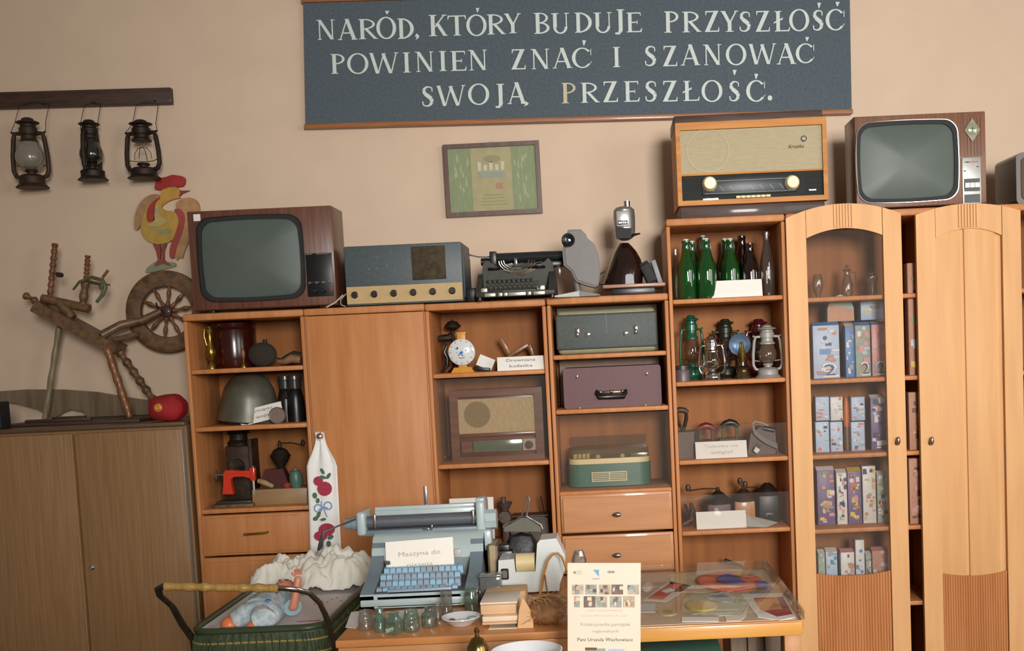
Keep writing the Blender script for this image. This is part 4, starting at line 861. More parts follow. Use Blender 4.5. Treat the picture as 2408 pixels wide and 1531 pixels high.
# ---------------- unit 1, middle shelf
zb = S1[1]
cx, w_, h = place(515, 645, 873, 4.76, zb, 995)
o = thing('steel_helmet', 'large grey-brown steel army helmet on the middle left shelf', 'helmet', (cx, 4.76, zb))
r = w_/2; HM = mat('greyish_helmet_paint', '#6a6b5f', .38, .3, col2='#50483a', scale=7)
T = RT(ry=.10)
b = B(); pr = [(0, h), (r*.35, h*.965), (r*.65, h*.86), (r*.86, h*.68), (r*.96, h*.48), (r*1.0, h*.3), (r*1.06, h*.16), (r*1.10, h*.06), (r*1.09, h*.05), (r*.97, h*.3), (r*.6, h*.8), (0, h*.94)]
b.at(T).lathe(pr, n=40, sy=1.02).mk('shell', HM, o)
B().tube([(-r*.9, -.02, .02), (-r*.4, -.10, .005), (r*.3, -.12, .004), (r*.8, -.06, .02)], .006, 8, flat=.4).mk('chin_strap', MATTEBLK, o)
cx, w_, z0_, h = bp(562, 672, 940, 996, 4.63, zb)
o = card('white card tilted against the steel helmet, middle left shelf', 565, 668, 962, 995, 4.64, zb, ('Pamiątki', 'z wojny'), fold=False, ry=-.20, tilt=-.25, name='tilted_card')
o.location.z += .012
cx, w_, h = place(634, 670, 957, 4.62, zb, 992)
o = thing('round_medal', 'round grey-pink disc standing before the tilted card beside the binoculars', 'medal', (cx, 4.62, zb))
B().lathe([(0, -.004), (h*.43, -.004), (h*.47, -.006), (h*.5, -.003), (h*.5, .003), (0, .004)], (0, 0, h*.5), 'y').mk('disc', mat('greyish_pink_metal', '#8a7a6c', .35, .4), o)
cx, w_, h = place(650, 716, 884, 4.74, zb, 992)
o = thing('binoculars', 'dark upright binoculars at the right end of the middle left shelf', 'binoculars', (cx, 4.74, zb))
for s, yy in ((-1, .03), (1, -.02)):
    x = s*w_*.23; k = B().lathe([(0, 0), (.036, 0), (.037, .05), (.034, .10), (.026, .135), (.022, .14)], (x, yy, 0)).mk('barrel', BLACK, o)
    B().lathe([(.022, .138), (.026, .142), (.027, h*.9), (.030, h*.92), (.029, h), (.02, h), (.018, h-.008), (0, h-.008)], (x, yy, 0)).mk('eyepiece', mat('worn_grey_metal', '#4a4a4a', .3, .6), k)
B().cyl((0, .0, .04), (0, .0, h*.9), .009).box(-.03, .03, -.008, .02, h*.5, h*.6, .004).mk('hinge_bridge', mat('worn_brown_metal', '#4a3a30', .3, .6), o)
# ---------------- unit 1, lower shelf
zb = S1[2]
cx, w_, h = place(536, 602, 1010, 4.84, zb, 1190)
o = thing('dark_signal_lantern', 'tall dark rusty square lantern behind the red toy sewing machine', 'lantern', (cx, 4.85, zb)); r = w_/2
B().box(-r*.95, r*.95, -.05, .05, 0, h*.78, .008).box(r*.7, r*.98, -.052, .05, h*.1, h*.86, .004).mk('body', RUST, o)
B().lathe([(r*.75, h*.78), (r*.8, h*.82), (r*.6, h*.86), (r*.6, h*.94), (r*.8, h*.95), (r*.6, h), (0, h+.002)], (-r*.15, 0, 0)).mk('chimney', IRON, o)
B().lathe([(0, -.012), (r*.5, -.010), (r*.55, 0), (r*.6, .004)], (-r*.1, -.05, h*.5), 'y').mk('lens', DARKGL, o)
cx, w_, h = place(500, 599, 1104, 4.66, zb, 1190)
o = thing('toy_sewing_machine', 'small bright orange-red toy sewing machine on a wooden base', 'toy sewing machine', (cx, 4.68, zb))
q = lambda x, y: (P(x, y, 4.66).x-cx, P(x, y, 4.66).z-zb); RO = mat('orange_red_enamel', '#c8341a', .25, var=.1, coat=.5)
B().box(-w_*.5, w_*.48, -.05, .05, 0, .014, .003).mk('wooden_base', OLDWOOD, o)
B().box(-w_*.42, w_*.42, -.035, .035, .014, .026, .004).mk('bed_plate', mat('dark_green_plate', '#2f332c', .4), o)
a = [q(*p) for p in ((522, 1163), (548, 1163), (545, 1150), (541, 1128), (548, 1122), (570, 1121), (590, 1126), (592, 1108), (580, 1107), (565, 1108), (545, 1106), (528, 1107), (524, 1115), (524, 1140))]
B().prism(a, -.014, .014).mk('arm', RO, o)
B().box(q(586, 1116)[0]-.0, q(594, 1110)[0]+.006, -.016, .016, q(590, 1132)[1], q(590, 1100)[1], .004).mk('head_end', RO, o)
B().lathe([(.0, -.006), (.016, -.006), (.021, -.003), (.021, .003), (.016, .006), (0, .006)], (q(508, 1120)[0], 0, q(508, 1120)[1]), 'x').mk('hand_wheel', STEEL, o)
B().cyl(q(508, 1118)[:1]+(0, q(508, 1118)[1]), q(524, 1118)[:1]+(0, q(524, 1118)[1]), .005).mk('wheel_shaft', STEEL, o)
c = q(594, 1118)[0]+.002; B().cyl((c, -.012, .03), (c, -.012, q(590, 1100)[1]+.006), .0025, n=8).cyl((c-.004, -.012, .045), (c-.004, -.012, q(590, 1110)[1]), .004, n=8).mk('needle_bar', STEEL, o)
cx, w_, h = place(592, 722, 1150, 4.66, zb, 1190)
o = thing('wooden_box', 'pale plain wooden box at the front right of the lower left shelf', 'box', (cx, 4.72, zb))
B().box(-w_/2, w_/2, -.055, .055, 0, h, .003).mk('body', wood('pale_box_wood', '#9b7d5a', '#8a6c4b', st=(1.5, 10, 10)), o)
zt_ = zb+h
cx, w_, h = place(612, 690, 1035, 4.72, zt_, 1150)
o = thing('coffee_mill', 'dark coffee mill with domed hopper and long crank on the pale wooden box', 'coffee mill', (cx+.0, 4.735, zt_))
q = lambda x, y: (P(x, y, 4.72).x-cx, P(x, y, 4.72).z-zt_)
B().raw([(q(630, 1140)[0]-.03, -.035, 0), (q(668, 1140)[0]+.03, -.035, 0), (q(668, 1140)[0]+.03, .035, 0), (q(630, 1140)[0]-.03, .035, 0)]+[(q(640, 1100)[0]+sx*.03, sy*.025, q(650, 1103)[1]) for sx, sy in ((-1, -1), (1.6, -1), (1.6, 1), (-1, 1))], [(3, 2, 1, 0), (4, 5, 6, 7), (0, 1, 5, 4), (1, 2, 6, 5), (2, 3, 7, 6), (3, 0, 4, 7)]).mk('body', mat('dark_red_wood', '#4a1b16', .35, coat=.3), o)
c = q(657, 1075); B().lathe([(.012, c[1]-.06), (.018, c[1]-.04), (.036, c[1]-.012), (.044, c[1]+.006), (.038, c[1]+.012), (.028, c[1]+.03), (.008, c[1]+.04), (.007, q(657, 1040)[1]), (0, q(657, 1036)[1])], (c[0], 0, 0)).mk('hopper', IRON, o)
e = q(717, 1048); B().tube([(c[0], 0, q(657, 1040)[1]-.006), (c[0]+.05, 0, q(680, 1042)[1]), (e[0]-.01, 0, e[1])], .003, 8).mk('crank', IRON, o)
B().lathe([(0, 0), (.006, 0), (.009, .014), (.005, .024), (0, .026)], (e[0]-.012, 0, e[1])).mk('crank_knob', IRON, o)
cx, w_, h = place(680, 712, 1098, 4.70, zt_, 1150)
o = thing('green_jar', 'small grey-green enamel jug on the pale wooden box', 'jug', (cx, 4.70, zt_))
B().lathe([(0, 0), (w_*.36, 0), (w_*.48, h*.3), (w_*.46, h*.6), (w_*.36, h*.78), (w_*.4, h*.82)]).mk('body', mat('grey_green_enamel', '#4d7264', .4), o)
B().lathe([(0, h*.98), (w_*.14, h*.95), (w_*.2, h*.84), (w_*.36, h*.80)]).mk('lid', mat('grey_lid', '#776a60', .4), o)
cx, w_, h = place(604, 640, 1112, 4.665, zt_, 1150)
o = B().tube([(-.035, 0, .036), (-.01, -.003, .028), (.03, -.006, .009)], [.010, .013, .009], 12).mk('rolling_pin', wood('pale_handle', '#a98a63', '#8d7050'), loc=(cx, 4.69, zt_)); tag(o, 'pale wooden cylinder tilted beside the coffee mill on the wooden box', 'wooden tool')
cx, w_, h = place(668, 686, 1134, 4.675, zt_, 1150)
o = B().lathe([(0, 0), (.014, .0), (.02, .012), (.014, .022), (0, .026)]).mk('red_pincushion', mat('dull_red', '#8e3530', .6), loc=(cx-.005, 4.68, zt_)); tag(o, 'small dull red pot at the foot of the coffee mill', 'pot')
# ---------------- unit 3, top shelf
zb = S3[0]
cx, w_, h = place(1043, 1086, 746, 4.84, zb, 870)
o = thing('iron_table_scale', 'dark iron stand with mushroom-shaped top plate behind the painted clock', 'stand', (cx, 4.84, zb))
q = lambda x, y: (P(x, y, 4.84).x-cx, P(x, y, 4.84).z-zb); c = q(1064, 762)
B().lathe([(0, c[1]+.022), (.004, c[1]+.02), (.004, c[1]+.014), (.02, c[1]+.010), (.034, c[1]-.006), (.036, c[1]-.014), (.02, c[1]-.022), (.008, c[1]-.03), (.006, c[1]-.05), (.009, c[1]-.06), (.010, .02), (.03, .006), (.032, 0), (0, 0)], (c[0], 0, 0)).mk('stand', IRON, o)
cx, w_, h = place(1030, 1066, 784, 4.78, zb, 870)
o = thing('hand_grinder', 'dark clamp-on hand grinder with curved black foot left of the painted clock', 'grinder', (cx, 4.78, zb))
q = lambda x, y: (P(x, y, 4.78).x-cx, P(x, y, 4.78).z-zb); a, b_ = q(1036, 800), q(1058, 790)
B().lathe([(0, -.03), (.012, -.028), (.017, 0), (.014, .02), (.009, .03), (0, .032)], ((a[0]+b_[0])/2, 0, (a[1]+b_[1])/2), 'x', 16).ball((b_[0], 0, b_[1]), .012).mk('body', IRON, o)
B().tube([(q(1051, 815)[0], 0, q(1051, 815)[1]), (q(1045, 828)[0], 0, q(1045, 828)[1]), (q(1052, 842)[0], 0, q(1052, 842)[1]), (q(1052, 858)[0], 0, q(1052, 858)[1]), (q(1040, 870)[0], 0, .004)], [.006, .008, .009, .009, .005], 10).tube([(q(1051, 815)[0], 0, q(1051, 815)[1]), ((a[0]+b_[0])/2, 0, (a[1]+b_[1])/2-.01)], .006, 8).mk('curved_foot', BLACK, o)
cx, w_, h = place(1054, 1118, 794, 4.66, zb, 858)
Y = 4.66; q = lambda x, y: (P(x, y, Y).x-cx, P(x, y, Y).z-zb)
o = thing('enamel_clock', 'round white clock face with blue flowers on a yellow stand', 'clock', (cx, Y, zb)); c = q(1086, 828); r = w_/2
YL = mat('yellow_orange_enamel', '#d08e33', .4)
B().raw([(c[0]-r*.5-.018, -.03, 0), (c[0]+r*.5+.022, -.03, 0), (c[0]+r*.5+.022, .06, 0), (c[0]-r*.5-.018, .06, 0), (c[0]-r*.6, -.018, .022), (c[0]+r*.65, -.018, .022), (c[0]+r*.65, .05, .022), (c[0]-r*.6, .05, .022)], [(3, 2, 1, 0), (4, 5, 6, 7), (0, 1, 5, 4), (1, 2, 6, 5), (2, 3, 7, 6), (3, 0, 4, 7)]).mk('base', YL, o)
B().box(c[0]-.018, c[0]+.018, .004, .05, .02, q(1086, 781)[1], .003).box(c[0]-.019, c[0]+.021, .0, .054, q(1086, 786)[1], q(1086, 781)[1], .002).mk('column', YL, o)
CL = mat('white_enamel', '#cfd2cf', .15, var=.03, coat=.6)
fc = B().lathe([(0, -.016), (r*.8, -.014), (r*.97, -.008), (r, -.002), (r*.97, .012), (0, .012)], (c[0], 0, c[1]), 'y', 40).mk('clock_face', CL, o)
m = B().m(mat('enamel_blue', '#5b83bd', .3))
for x, z, s in ((-.018, .016, .0055), (-.015, .018, .003), (.002, -.001, .006), (-.004, -.006, .006), (-.012, -.012, .0035), (.004, -.013, .004), (-.019, -.001, .002)): m.prism(circ(c[0]+x, c[1]+z, s, 10), -.0168, -.0135)
m.m(mat('enamel_grey_blue', '#a5b4c8', .3)).prism(circ(c[0]+.019, c[1]+.006, .005, 10), -.0168, -.0135)
m.m(mat('enamel_green', '#5c7452', .3)).tube([(c[0]-.012, -.0165, c[1]-.022), (c[0], -.0168, c[1]-.026), (c[0]+.014, -.0165, c[1]-.021)], .0013, 5)
m.mk('flower_print', None, fc)
m = B()
for k in range(12):
    a = k*pi/6; m.box(-.0008, .0008, -.0158, -.0105, -.003, .003, T=RT((c[0]+cos(a)*r*.82, 0, c[1]+sin(a)*r*.82), ry=-a+pi/2))
m.mk('hour_marks', MATTEBLK, fc)
cx, w_, z0_, h = bp(1118, 1156, 826, 862, 4.72, zb)
o = B().box(-w_/2, w_/2, 0, .002, 0, .05, T=RT(ry=.42, rx=-.3)).mk('tilted_note', PAPER, loc=(cx, 4.70, zb+.016)); tag(o, 'small grey-white note tilted right of the painted clock', 'note')
o = B().box(-w_/2-.002, w_/2, -.012, .02, 0, .014, .004, T=RT(ry=.12)).mk('dark_pocket_knife', BLACK, loc=(cx-.004, 4.67, zb+.004)); tag(o, 'small dark folding object lying under the tilted note', 'tool')
cx, w_, z0_, h = bp(1155, 1270, 790, 868, 4.80, zb); Y = 4.80
q = lambda x, y: (P(x, y, Y).x-cx, P(x, y, Y).z-zb)
o = thing('wooden_ratchet', 'wooden clapper of crossed sticks behind the white name card', 'rattle', (cx, Y, zb)); WD = wood('rattle_wood', '#8c6338', '#744f2b', sc=4)
def bar(p0, p1, w0, d_, nm): 
    a, b_ = q(*p0), q(*p1); L_ = math.dist(a, b_); t = math.atan2(b_[1]-a[1], b_[0]-a[0]); B().box(0, L_, -d_, d_, -w0, w0, .003, T=RT((a[0], 0, a[1]), ry=-t)).mk(nm, WD, o)
bar((1176, 794), (1200, 835), .008, .008, 'handle'); bar((1196, 838), (1243, 810), .008, .02, 'tongue'); bar((1245, 810), (1254, 836), .008, .02, 'frame_side'); bar((1190, 845), (1260, 842), .01, .022, 'frame_base')
a = q(1160, 858); B().cyl((a[0], -.02, .02), (a[0]+.01, .02, .02), .02).mk('cog', WD, o); B().box(a[0], q(1260, 860)[0], -.01, .01, 0, .012, .002).mk('stand', WD, o)
card('white card reading Drewniana kołatka in front of the wooden clapper', 1169, 1281, 838, 874, 4.63, zb, ('Drewniana', 'kołatka'))
# ---------------- unit 3, radio
zb = S3[1]; Y = 4.70
cx, w_, z0_, h = bp(1060, 1278, 914, 1084, Y, zb); q = lambda x, y: (P(x, y, Y).x-cx, P(x, y, Y).z-zb)
o = thing('wooden_radio', 'dark wooden radio with round speaker patch inside the third cabinet', 'radio', (cx, Y, zb)); hw = w_/2
RW = wood('radio_walnut', '#6f4228', '#573019', rough=.3, st=(3, 20, 20))
m = B().ring([(-hw, 0), (hw, 0), (hw, h), (-hw, h)], [(-hw+.035, .02), (hw-.035, .02), (hw-.035, h-.03), (-hw+.035, h-.03)], -.01, .02)
m.box(-hw+.004, hw-.004, .018, .2, .003, h-.003, .006); m.box(-hw+.02, hw-.02, -.004, .01, q(1170, 1026)[1], q(1170, 1017)[1], .003).mk('case', RW, o)
a, b_ = q(1075, 1024), q(1262, 932)
m = B().m(mat('woven_cloth', '#b39c74', .8, scale=120, col2='#a28b64', stretch=(1, 1, .3))).box(a[0], b_[0], .0, .01, a[1]+.003, b_[1]); m.mk('speaker_cloth', None, o)
c = q(1122, 975); B().prism(circ(c[0], c[1], .056, 32), -.001, .001).mk('speaker_patch', mat('dark_cloth_patch', '#85714f', .85, scale=120), o)
a, b_ = q(1114, 1064), q(1228, 1032); B().box(a[0], b_[0], -.002, .01, a[1], b_[1], .001).mk('dial_scale', mat('green_grey_dial', '#5c6654', .15, coat=.6), o)
B().box(-hw+.04, a[0]-.003, .002, .01, a[1], b_[1]).mk('cloth_strip', RW, o)
B().box(b_[0]+.002, hw-.037, -.002, .01, a[1], b_[1]).mk('knob_plate', mat('pinkish_plate', '#a18576', .4), o)
c = q(1244, 1046); B().lathe([(0, -.022), (.008, -.022), (.009, -.016), (.016, -.016), (.018, -.002)], (c[0], 0, c[1]), 'y').mk('knob', mat('worn_knob', '#4a3c2c', .3, .3), o)
# ---------------- unit 3, lower shelf
zb = S3[2]
card('white card with pink writing standing behind the blue typewriter', 1058, 1162, 1172, 1290, 4.64, zb, ('Wagi',), fold=False, tilt=-.08, ink=mat('pink_ink', '#b27f7c', .8), lh=.13, tz=.86)
SG = mat('dull_grey_iron', '#5b5048', .6, .3, col2='#484038')
cx, w_, h = place(1158, 1215, 1165, 4.76, zb, 1290); q = lambda x, y: (P(x, y, 4.76).x-cx, P(x, y, 4.76).z-zb)
o = thing('meat_grinder', 'dull grey cast-iron meat grinder behind the typewriter in the third cabinet', 'meat grinder', (cx, 4.77, zb))
c = q(1188, 1215); B().lathe([(0, -.035), (.026, -.035), (.028, -.01), (.022, .03), (0, .035)], (c[0], 0, c[1]), 'y').mk('barrel', SG, o)
B().lathe([(.018, c[1]), (.016, c[1]+.03), (.034, c[1]+.06), (.03, c[1]+.062), (.010, c[1]+.03)], (c[0], 0, 0)).mk('funnel', SG, o)
d = q(1183, 1170); B().cyl((d[0], 0, c[1]+.04), (d[0], 0, d[1]), .011).mk('plunger', SG, o)
B().tube([(c[0]-.01, -.04, c[1]), (c[0]-.035, -.045, c[1]-.01), (c[0]-.04, -.06, c[1]-.012)], .005, 8).mk('crank', SG, o)
B().box(c[0]-.014, c[0]+.014, -.02, .02, 0, c[1]-.01, .004).mk('foot', SG, o)
cx, w_, h = place(1205, 1292, 1210, 4.78, zb, 1290)
o = thing('balance_scale', 'grey balance scale with pointer and round dial behind the black handbag', 'scale', (cx, 4.80, zb)); hw = w_/2
B().prism([(-hw, 0), (hw, 0), (hw*.95, h*.85), (hw*.4, h), (-hw*.6, h*.95), (-hw, h*.7)], -.025, .04).mk('body', SG, o)
B().box(-hw*1.0, hw*1.0, -.04, .05, h*.93, h*1.0, .004).mk('beam', SG, o)
B().lathe([(.038, -.028), (.042, -.032), (.046, -.028)], (-hw*.55, 0, h*.4), 'y', 28, cap=False).mk('dial_ring', STEEL, o)
B().tube([(hw*.75, 0, h*.95), (hw*.68, 0, h+.04), (hw*.60, 0, h+.075)], .003, 6).mk('pointer', IRON, o)
# ---------------- unit 4
zb = S4[0]; cx, w_, z0_, h = bp(1307, 1546, 727, 827, 4.66, zb); Y = 4.66; q = lambda x, y: (P(x, y, Y).x-cx, P(x, y, Y).z-zb)
o = thing('grey_case', 'grey-green portable machine case with two silver latches, uppermost in the drawer cabinet', 'case', (cx, Y, zb)); hw = w_/2
B().box(-hw+.006, hw-.006, .004, .22, 0, h, .018, seg=4).mk('shell', mat('olive_cream_trim', '#8b8b6c', .5), o)
B().box(-hw, hw, -.004, .2, .018, h-.016, .010, seg=3).mk('cover', mat('grey_green_leatherette', '#474f4b', .6, scale=90, col2='#3f4642'), o)
for x, y in ((1358, 780), (1495, 773)):
    c = q(x, y); B().box(c[0]-.008, c[0]+.008, -.012, -.003, c[1]-.022, c[1]+.016, .003).lathe([(.006, 0), (.008, .01), (.004, .02)], (c[0], -.010, c[1]-.02)).mk('latch', CHROME, o)
for x, y in ((1382, 787), (1471, 784)):
    c = q(x, y); B().box(c[0]-.010, c[0]+.010, -.008, -.003, c[1]-.009, c[1]+.009, .001).mk('lock_plate', CHROME, o)
c = q(1425, 750); B().box(c[0]-.001, c[0]+.001, -.0055, -.003, h*.45, h-.017).mk('seam', BLACK, o)
zb = S4[1]; cx, w_, z0_, h = bp(1325, 1555, 862, 958, 4.66, zb); q = lambda x, y: (P(x, y, Y).x-cx, P(x, y, Y).z-zb)
o = thing('maroon_case', 'maroon carrying case with black handle on the middle compartment of the drawer cabinet', 'case', (cx, Y, zb)); hw = w_/2
MR = mat('maroon_leatherette', '#5f3a3c', .55, scale=90, col2='#553335')
B().prism(rrect(-hw, hw, .0, h, .012), 0, .21).mk('body', MR, o)
for x, y in ((1357, 886), (1521, 879)):
    c = q(x, y); B().box(c[0]-.004, c[0]+.004, -.008, .001, c[1]-.008, c[1]+.008, .002).mk('latch', CHROME, o)
a, b_ = q(1404, 930), q(1472, 928); B().tube([(a[0], 0, a[1]+.018), (a[0], -.016, a[1]+.010), (a[0]+.008, -.022, a[1]-.006), (b_[0]-.008, -.022, b_[1]-.006), (b_[0], -.016, b_[1]+.010), (b_[0], 0, b_[1]+.018)], [.007, .008, .010, .010, .008, .007], 10).mk('handle', BLACK, o)
m = B()
for t in (.12, .5, .88): x = a[0]+(b_[0]-a[0])*t; m.ball((x, -.012, a[1]+.014), .008)
B().box(a[0]+.006, b_[0]-.006, -.012, .0, a[1]+.004, a[1]+.018, .003).mk('handle_plate', mat('brown_metal', '#5e4a3c', .3, .8), o)
m.mk('handle_studs', CHROME, o)
for x in (1362, 1517): c = q(x, 957); B().box(c[0]-.006, c[0]+.006, -.012, .0, .0, .004, .001).mk('foot', BRASS, o)
zb = S4[2]; Y = 4.70; cx, w_, z0_, h = bp(1337, 1532, 1090, 1152, Y, zb); q = lambda x, y: (P(x, y, Y).x-cx, P(x, y, Y).z-zb)
o = thing('record_player', 'green and cream record player with open transparent lid above the drawers', 'record player', (cx, Y+.02, zb)); hw = w_/2
TL = mat('teal_green_plastic', '#41695a', .35, scale=60)
def rr(hw_, y0, y1, r): return [(x, y) for x, y in rrect(-hw_, hw_, y0, y1, r)]
B().slab(rr(hw, -.02, .20, .05), .004, h).mk('base', TL, o)
B().slab(rr(hw*.985, -.015, .195, .05), h-.001, h+.022).mk('cream_deck', CREAM, o)
zt_ = h+.022
B().slab(rr(hw*.96, -.008, .19, .045), zt_, zt_+.04).mk('transparent_lid', glass('hazy_lid', '#e0dcc8', .05, .1, .12, '#c2b48e'), o)
B().prism(rrect(-hw*.96, hw*.96, zt_+.042, zt_+.082, .01), .186, .192).mk('raised_lid', glass('hazy_lid2', '#e8e2d6', .04, .1, .1, '#b89c84'), o)
for i in range(4): B().box(-hw*.86+i*.018, -hw*.86+i*.018+.015, .0, .02, zt_, zt_+.022, .002).mk('key_button', CREAM, o)
B().lathe([(.012, zt_), (.010, zt_+.014), (0, zt_+.016)], (-hw*.27, .02, 0)).mk('knob', CREAM, o); B().lathe([(.012, zt_), (.010, zt_+.014), (0, zt_+.016)], (hw*.32, .02, 0)).mk('knob', CREAM, o)
B().box(hw*.52, hw*.93, -.004, .03, zt_+.001, zt_+.018, .002).mk('switch_block', mat('silver_block', '#b0ac9a', .2, .7), o)
a, b_ = q(1392, 1133), q(1474, 1107); m = B().ring([(a[0], a[1]), (b_[0], a[1]), (b_[0], b_[1]), (a[0], b_[1])], [(a[0]+.004, a[1]+.004), (b_[0]-.004, a[1]+.004), (b_[0]-.004, b_[1]-.004), (a[0]+.004, b_[1]-.004)], -.028, -.019)
m.box((a[0]+b_[0])/2-.002, (a[0]+b_[0])/2+.002, -.027, -.02, a[1], b_[1])
for i in range(4): z = a[1]+.008+(b_[1]-a[1]-.012)*i/4; m.box(a[0]+.005, b_[0]-.005, -.0235, -.02, z, z+.003)
m.mk('grille', CREAM, o)
cx, w_, z0_, h = bp(1390, 1402, 1155, 1164, 4.59, zb)
# ---------------- unit 5, bottles
zb = S5[0]
GRN = glass('green_bottle_glass', '#2fa04a', .07, .04, .62, '#0e4a1a'); BRN = glass('brown_bottle_glass', '#4a1a10', .08, .03, .5, '#220a08')
GREYGL = glass('greyish_clear_glass', '#b9b2ab', .12, .03, .12, '#8a7a72')
def bottle(label, xc, r_px, yt, Y, gl, swing=True, tall=False, group='old bottles on the top shelf', sx=None):
    cx, w_, h = place(xc-r_px, xc+r_px, yt, Y, zb, 692); o = thing('glass_bottle', label, 'bottle', (cx, Y, zb), 0, group); r = w_/2
    if tall: pr = [(0, .004), (r*.9, 0), (r, .01), (r, h*.4), (r*.92, h*.55), (r*.6, h*.75), (r*.42, h*.84), (r*.42, h*.93), (r*.55, h*.94), (r*.55, h*.985), (r*.4, h)]
    else: pr = [(0, .006), (r*.93, 0), (r*1.03, .01), (r*1.03, h*.46), (r*.95, h*.56), (r*.66, h*.68), (r*.5, h*.80), (r*.42, h*.91), (r*.47, h*.93), (r*.45, h*.97)]
    B().lathe(pr, cap=False, n=32).mk('bottle_body', gl, o)
    if swing:
        B().lathe([(0, h*1.0), (r*.3, h*.995), (r*.36, h*.97), (r*.3, h*.95), (0, h*.95)]).mk('stopper', mat('white_ceramic', '#cfcdc6', .3), o)
        B().tube([(-r*.5, 0, h*.80), (-r*.5, -.0, h*.86), (-r*.34, 0, h*.97), (0, 0, h*1.0), (r*.34, 0, h*.97), (r*.5, 0, h*.86), (r*.5, 0, h*.80)], .0013, 6).tube([(r*.5*cos(t), r*.5*sin(t), h*.82) for t in [2*pi*k/14 for k in range(14)]], .0012, 5, True).mk('wire_bail', STEEL, o)
    return o
bottle('clear glass bottle, leftmost on the top shelf of the tall unit', 1590, 11, 585, 4.76, CLEAR, False, True)
bottle('green bottle with dark swing stopper behind the first front green bottle', 1629, 18, 566, 4.84, GRN)
bottle('dark green tall bottle in the back row behind the second green bottle', 1655, 18, 553, 4.85, GRN, True)
bottle('leftmost front green swing-top bottle on the top shelf', 1615, 21, 562, 4.68, GRN)
bottle('second front green swing-top bottle, just left of the blank card', 1661, 24, 560, 4.68, GRN)
bottle('green bottle in the back row behind the blank card', 1706, 17, 560, 4.83, GRN)
bottle('front green swing-top bottle behind the blank card', 1718, 21, 560, 4.72, GRN)
bottle('tall dark brown bottle behind the blank card', 1746, 20, 550, 4.82, BRN, False)
bottle('dark brown bottle in front at the right end of the blank card', 1764, 21, 568, 4.72, BRN, False)
bottle('tall clear grey bottle, rightmost on the top shelf of the tall unit', 1804, 17, 544, 4.70, GREYGL, False, True)
card('blank white folded card before the bottles, top shelf', 1673, 1793, 658, 696, 4.64, zb, ())
# ---------------- unit 5, lanterns
zb = S5[1]; LG = 'old lanterns on the second shelf'
def ul(label, x0, x1, yt, Y, body, gl, rz=0, **k):
    cx, w_, h = place(x0, x1, yt, Y, zb, 890); r = hurricane(label, (cx, Y, zb), h, w_, body, gl, rz, LG, **k)
GREENP = mat('dark_green_lantern_paint', '#145038', .25, coat=.4, var=.2); MARN = mat('maroon_lantern_paint', '#4a1218', .3, coat=.3)
FR2 = mat('pale_grey_lantern_paint', '#9a9790', .5, .2)
ul('green kerosene lantern with clear globe, leftmost on the lantern shelf', 1596, 1658, 741, 4.80, GREENP, glass('lantern_globe', '#d8cfc4', .09, .03, .06, '#a48874'), .25)
ul('dark olive kerosene lantern at the back centre of the lantern shelf', 1672, 1742, 750, 4.86, mat('dark_olive_lantern', '#2a2b20', .4, .3), _mats['lantern_globe'])
ul('maroon kerosene lantern at the back right of the lantern shelf', 1748, 1822, 750, 4.86, MARN, _mats['lantern_globe'], .2)
ul('small shiny chrome kerosene lantern at the front of the lantern shelf', 1641, 1706, 790, 4.66, CHROME, CLEAR, tube=.04)
ul('pale grey frosted kerosene lantern, rightmost on the lantern shelf', 1768, 1841, 764, 4.68, FR2, glass('pale_globe', '#c9bdb0', .06, .1, .2, '#9a8470'))
Y = 4.68; cx, w_, h = place(1715, 1766, 784, Y, zb, 890); q = lambda x, y: (P(x, y, Y).x-cx, P(x, y, Y).z-zb)
o = thing('reflector_lamp', 'brass oil lamp with round bluish mirror reflector on the lantern shelf', 'oil lamp', (cx, Y, zb))
c = q(1741, 810)
B().lathe([(0, 0), (.036, 0), (.034, .008), (.026, .02), (.024, .035), (.03, .045), (.012, .055), (.010, .07), (.016, .072), (.014, .08), (0, .082)], (q(1746, 850)[0]+.0, 0, 0)).mk('brass_font', mat('tarnished_brass', '#77684a', .2, .9), o)
B().lathe([(.008, .08), (.014, .10), (.016, .11), (.009, .125), (.007, c[1]+.005), (.004, c[1]+.012)], (q(1746, 850)[0], 0, 0)).mk('burner', BRASS, o)
B().lathe([(0, .010), (.02, .008), (.042, 0), (.046, -.004), (.047, -.001), (.042, .004), (0, .016)], (c[0], .02, c[1]), 'y', 36).mk('mirror', mat('bluish_mirror', '#7f9bc0', .25, .7, coat=.5), o)
B().tube([(c[0], .03, c[1]-.02), (c[0]+.005, .03, .07), (c[0]+.005, .01, .055)], .003, 6).mk('bracket', IRON, o)
cx, w_, h = place(1588, 1622, 858, 4.66, zb, 890)
o = thing('purple_tin', 'small dark purple-grey tin at the left front of the lantern shelf', 'tin', (cx, 4.655, zb)); B().lathe([(0, 0), (w_*.5, 0), (w_*.5, h*.66), (w_*.46, h*.7), (0, h*.72)], sy=.7).mk('body', mat('purple_grey_tin', '#58484c', .4), o); B().lathe([(w_*.48, h*.7), (w_*.48, h*.95), (0, h)], sy=.7).mk('lid', mat('dark_tin_lid', '#2e2424', .4), o)
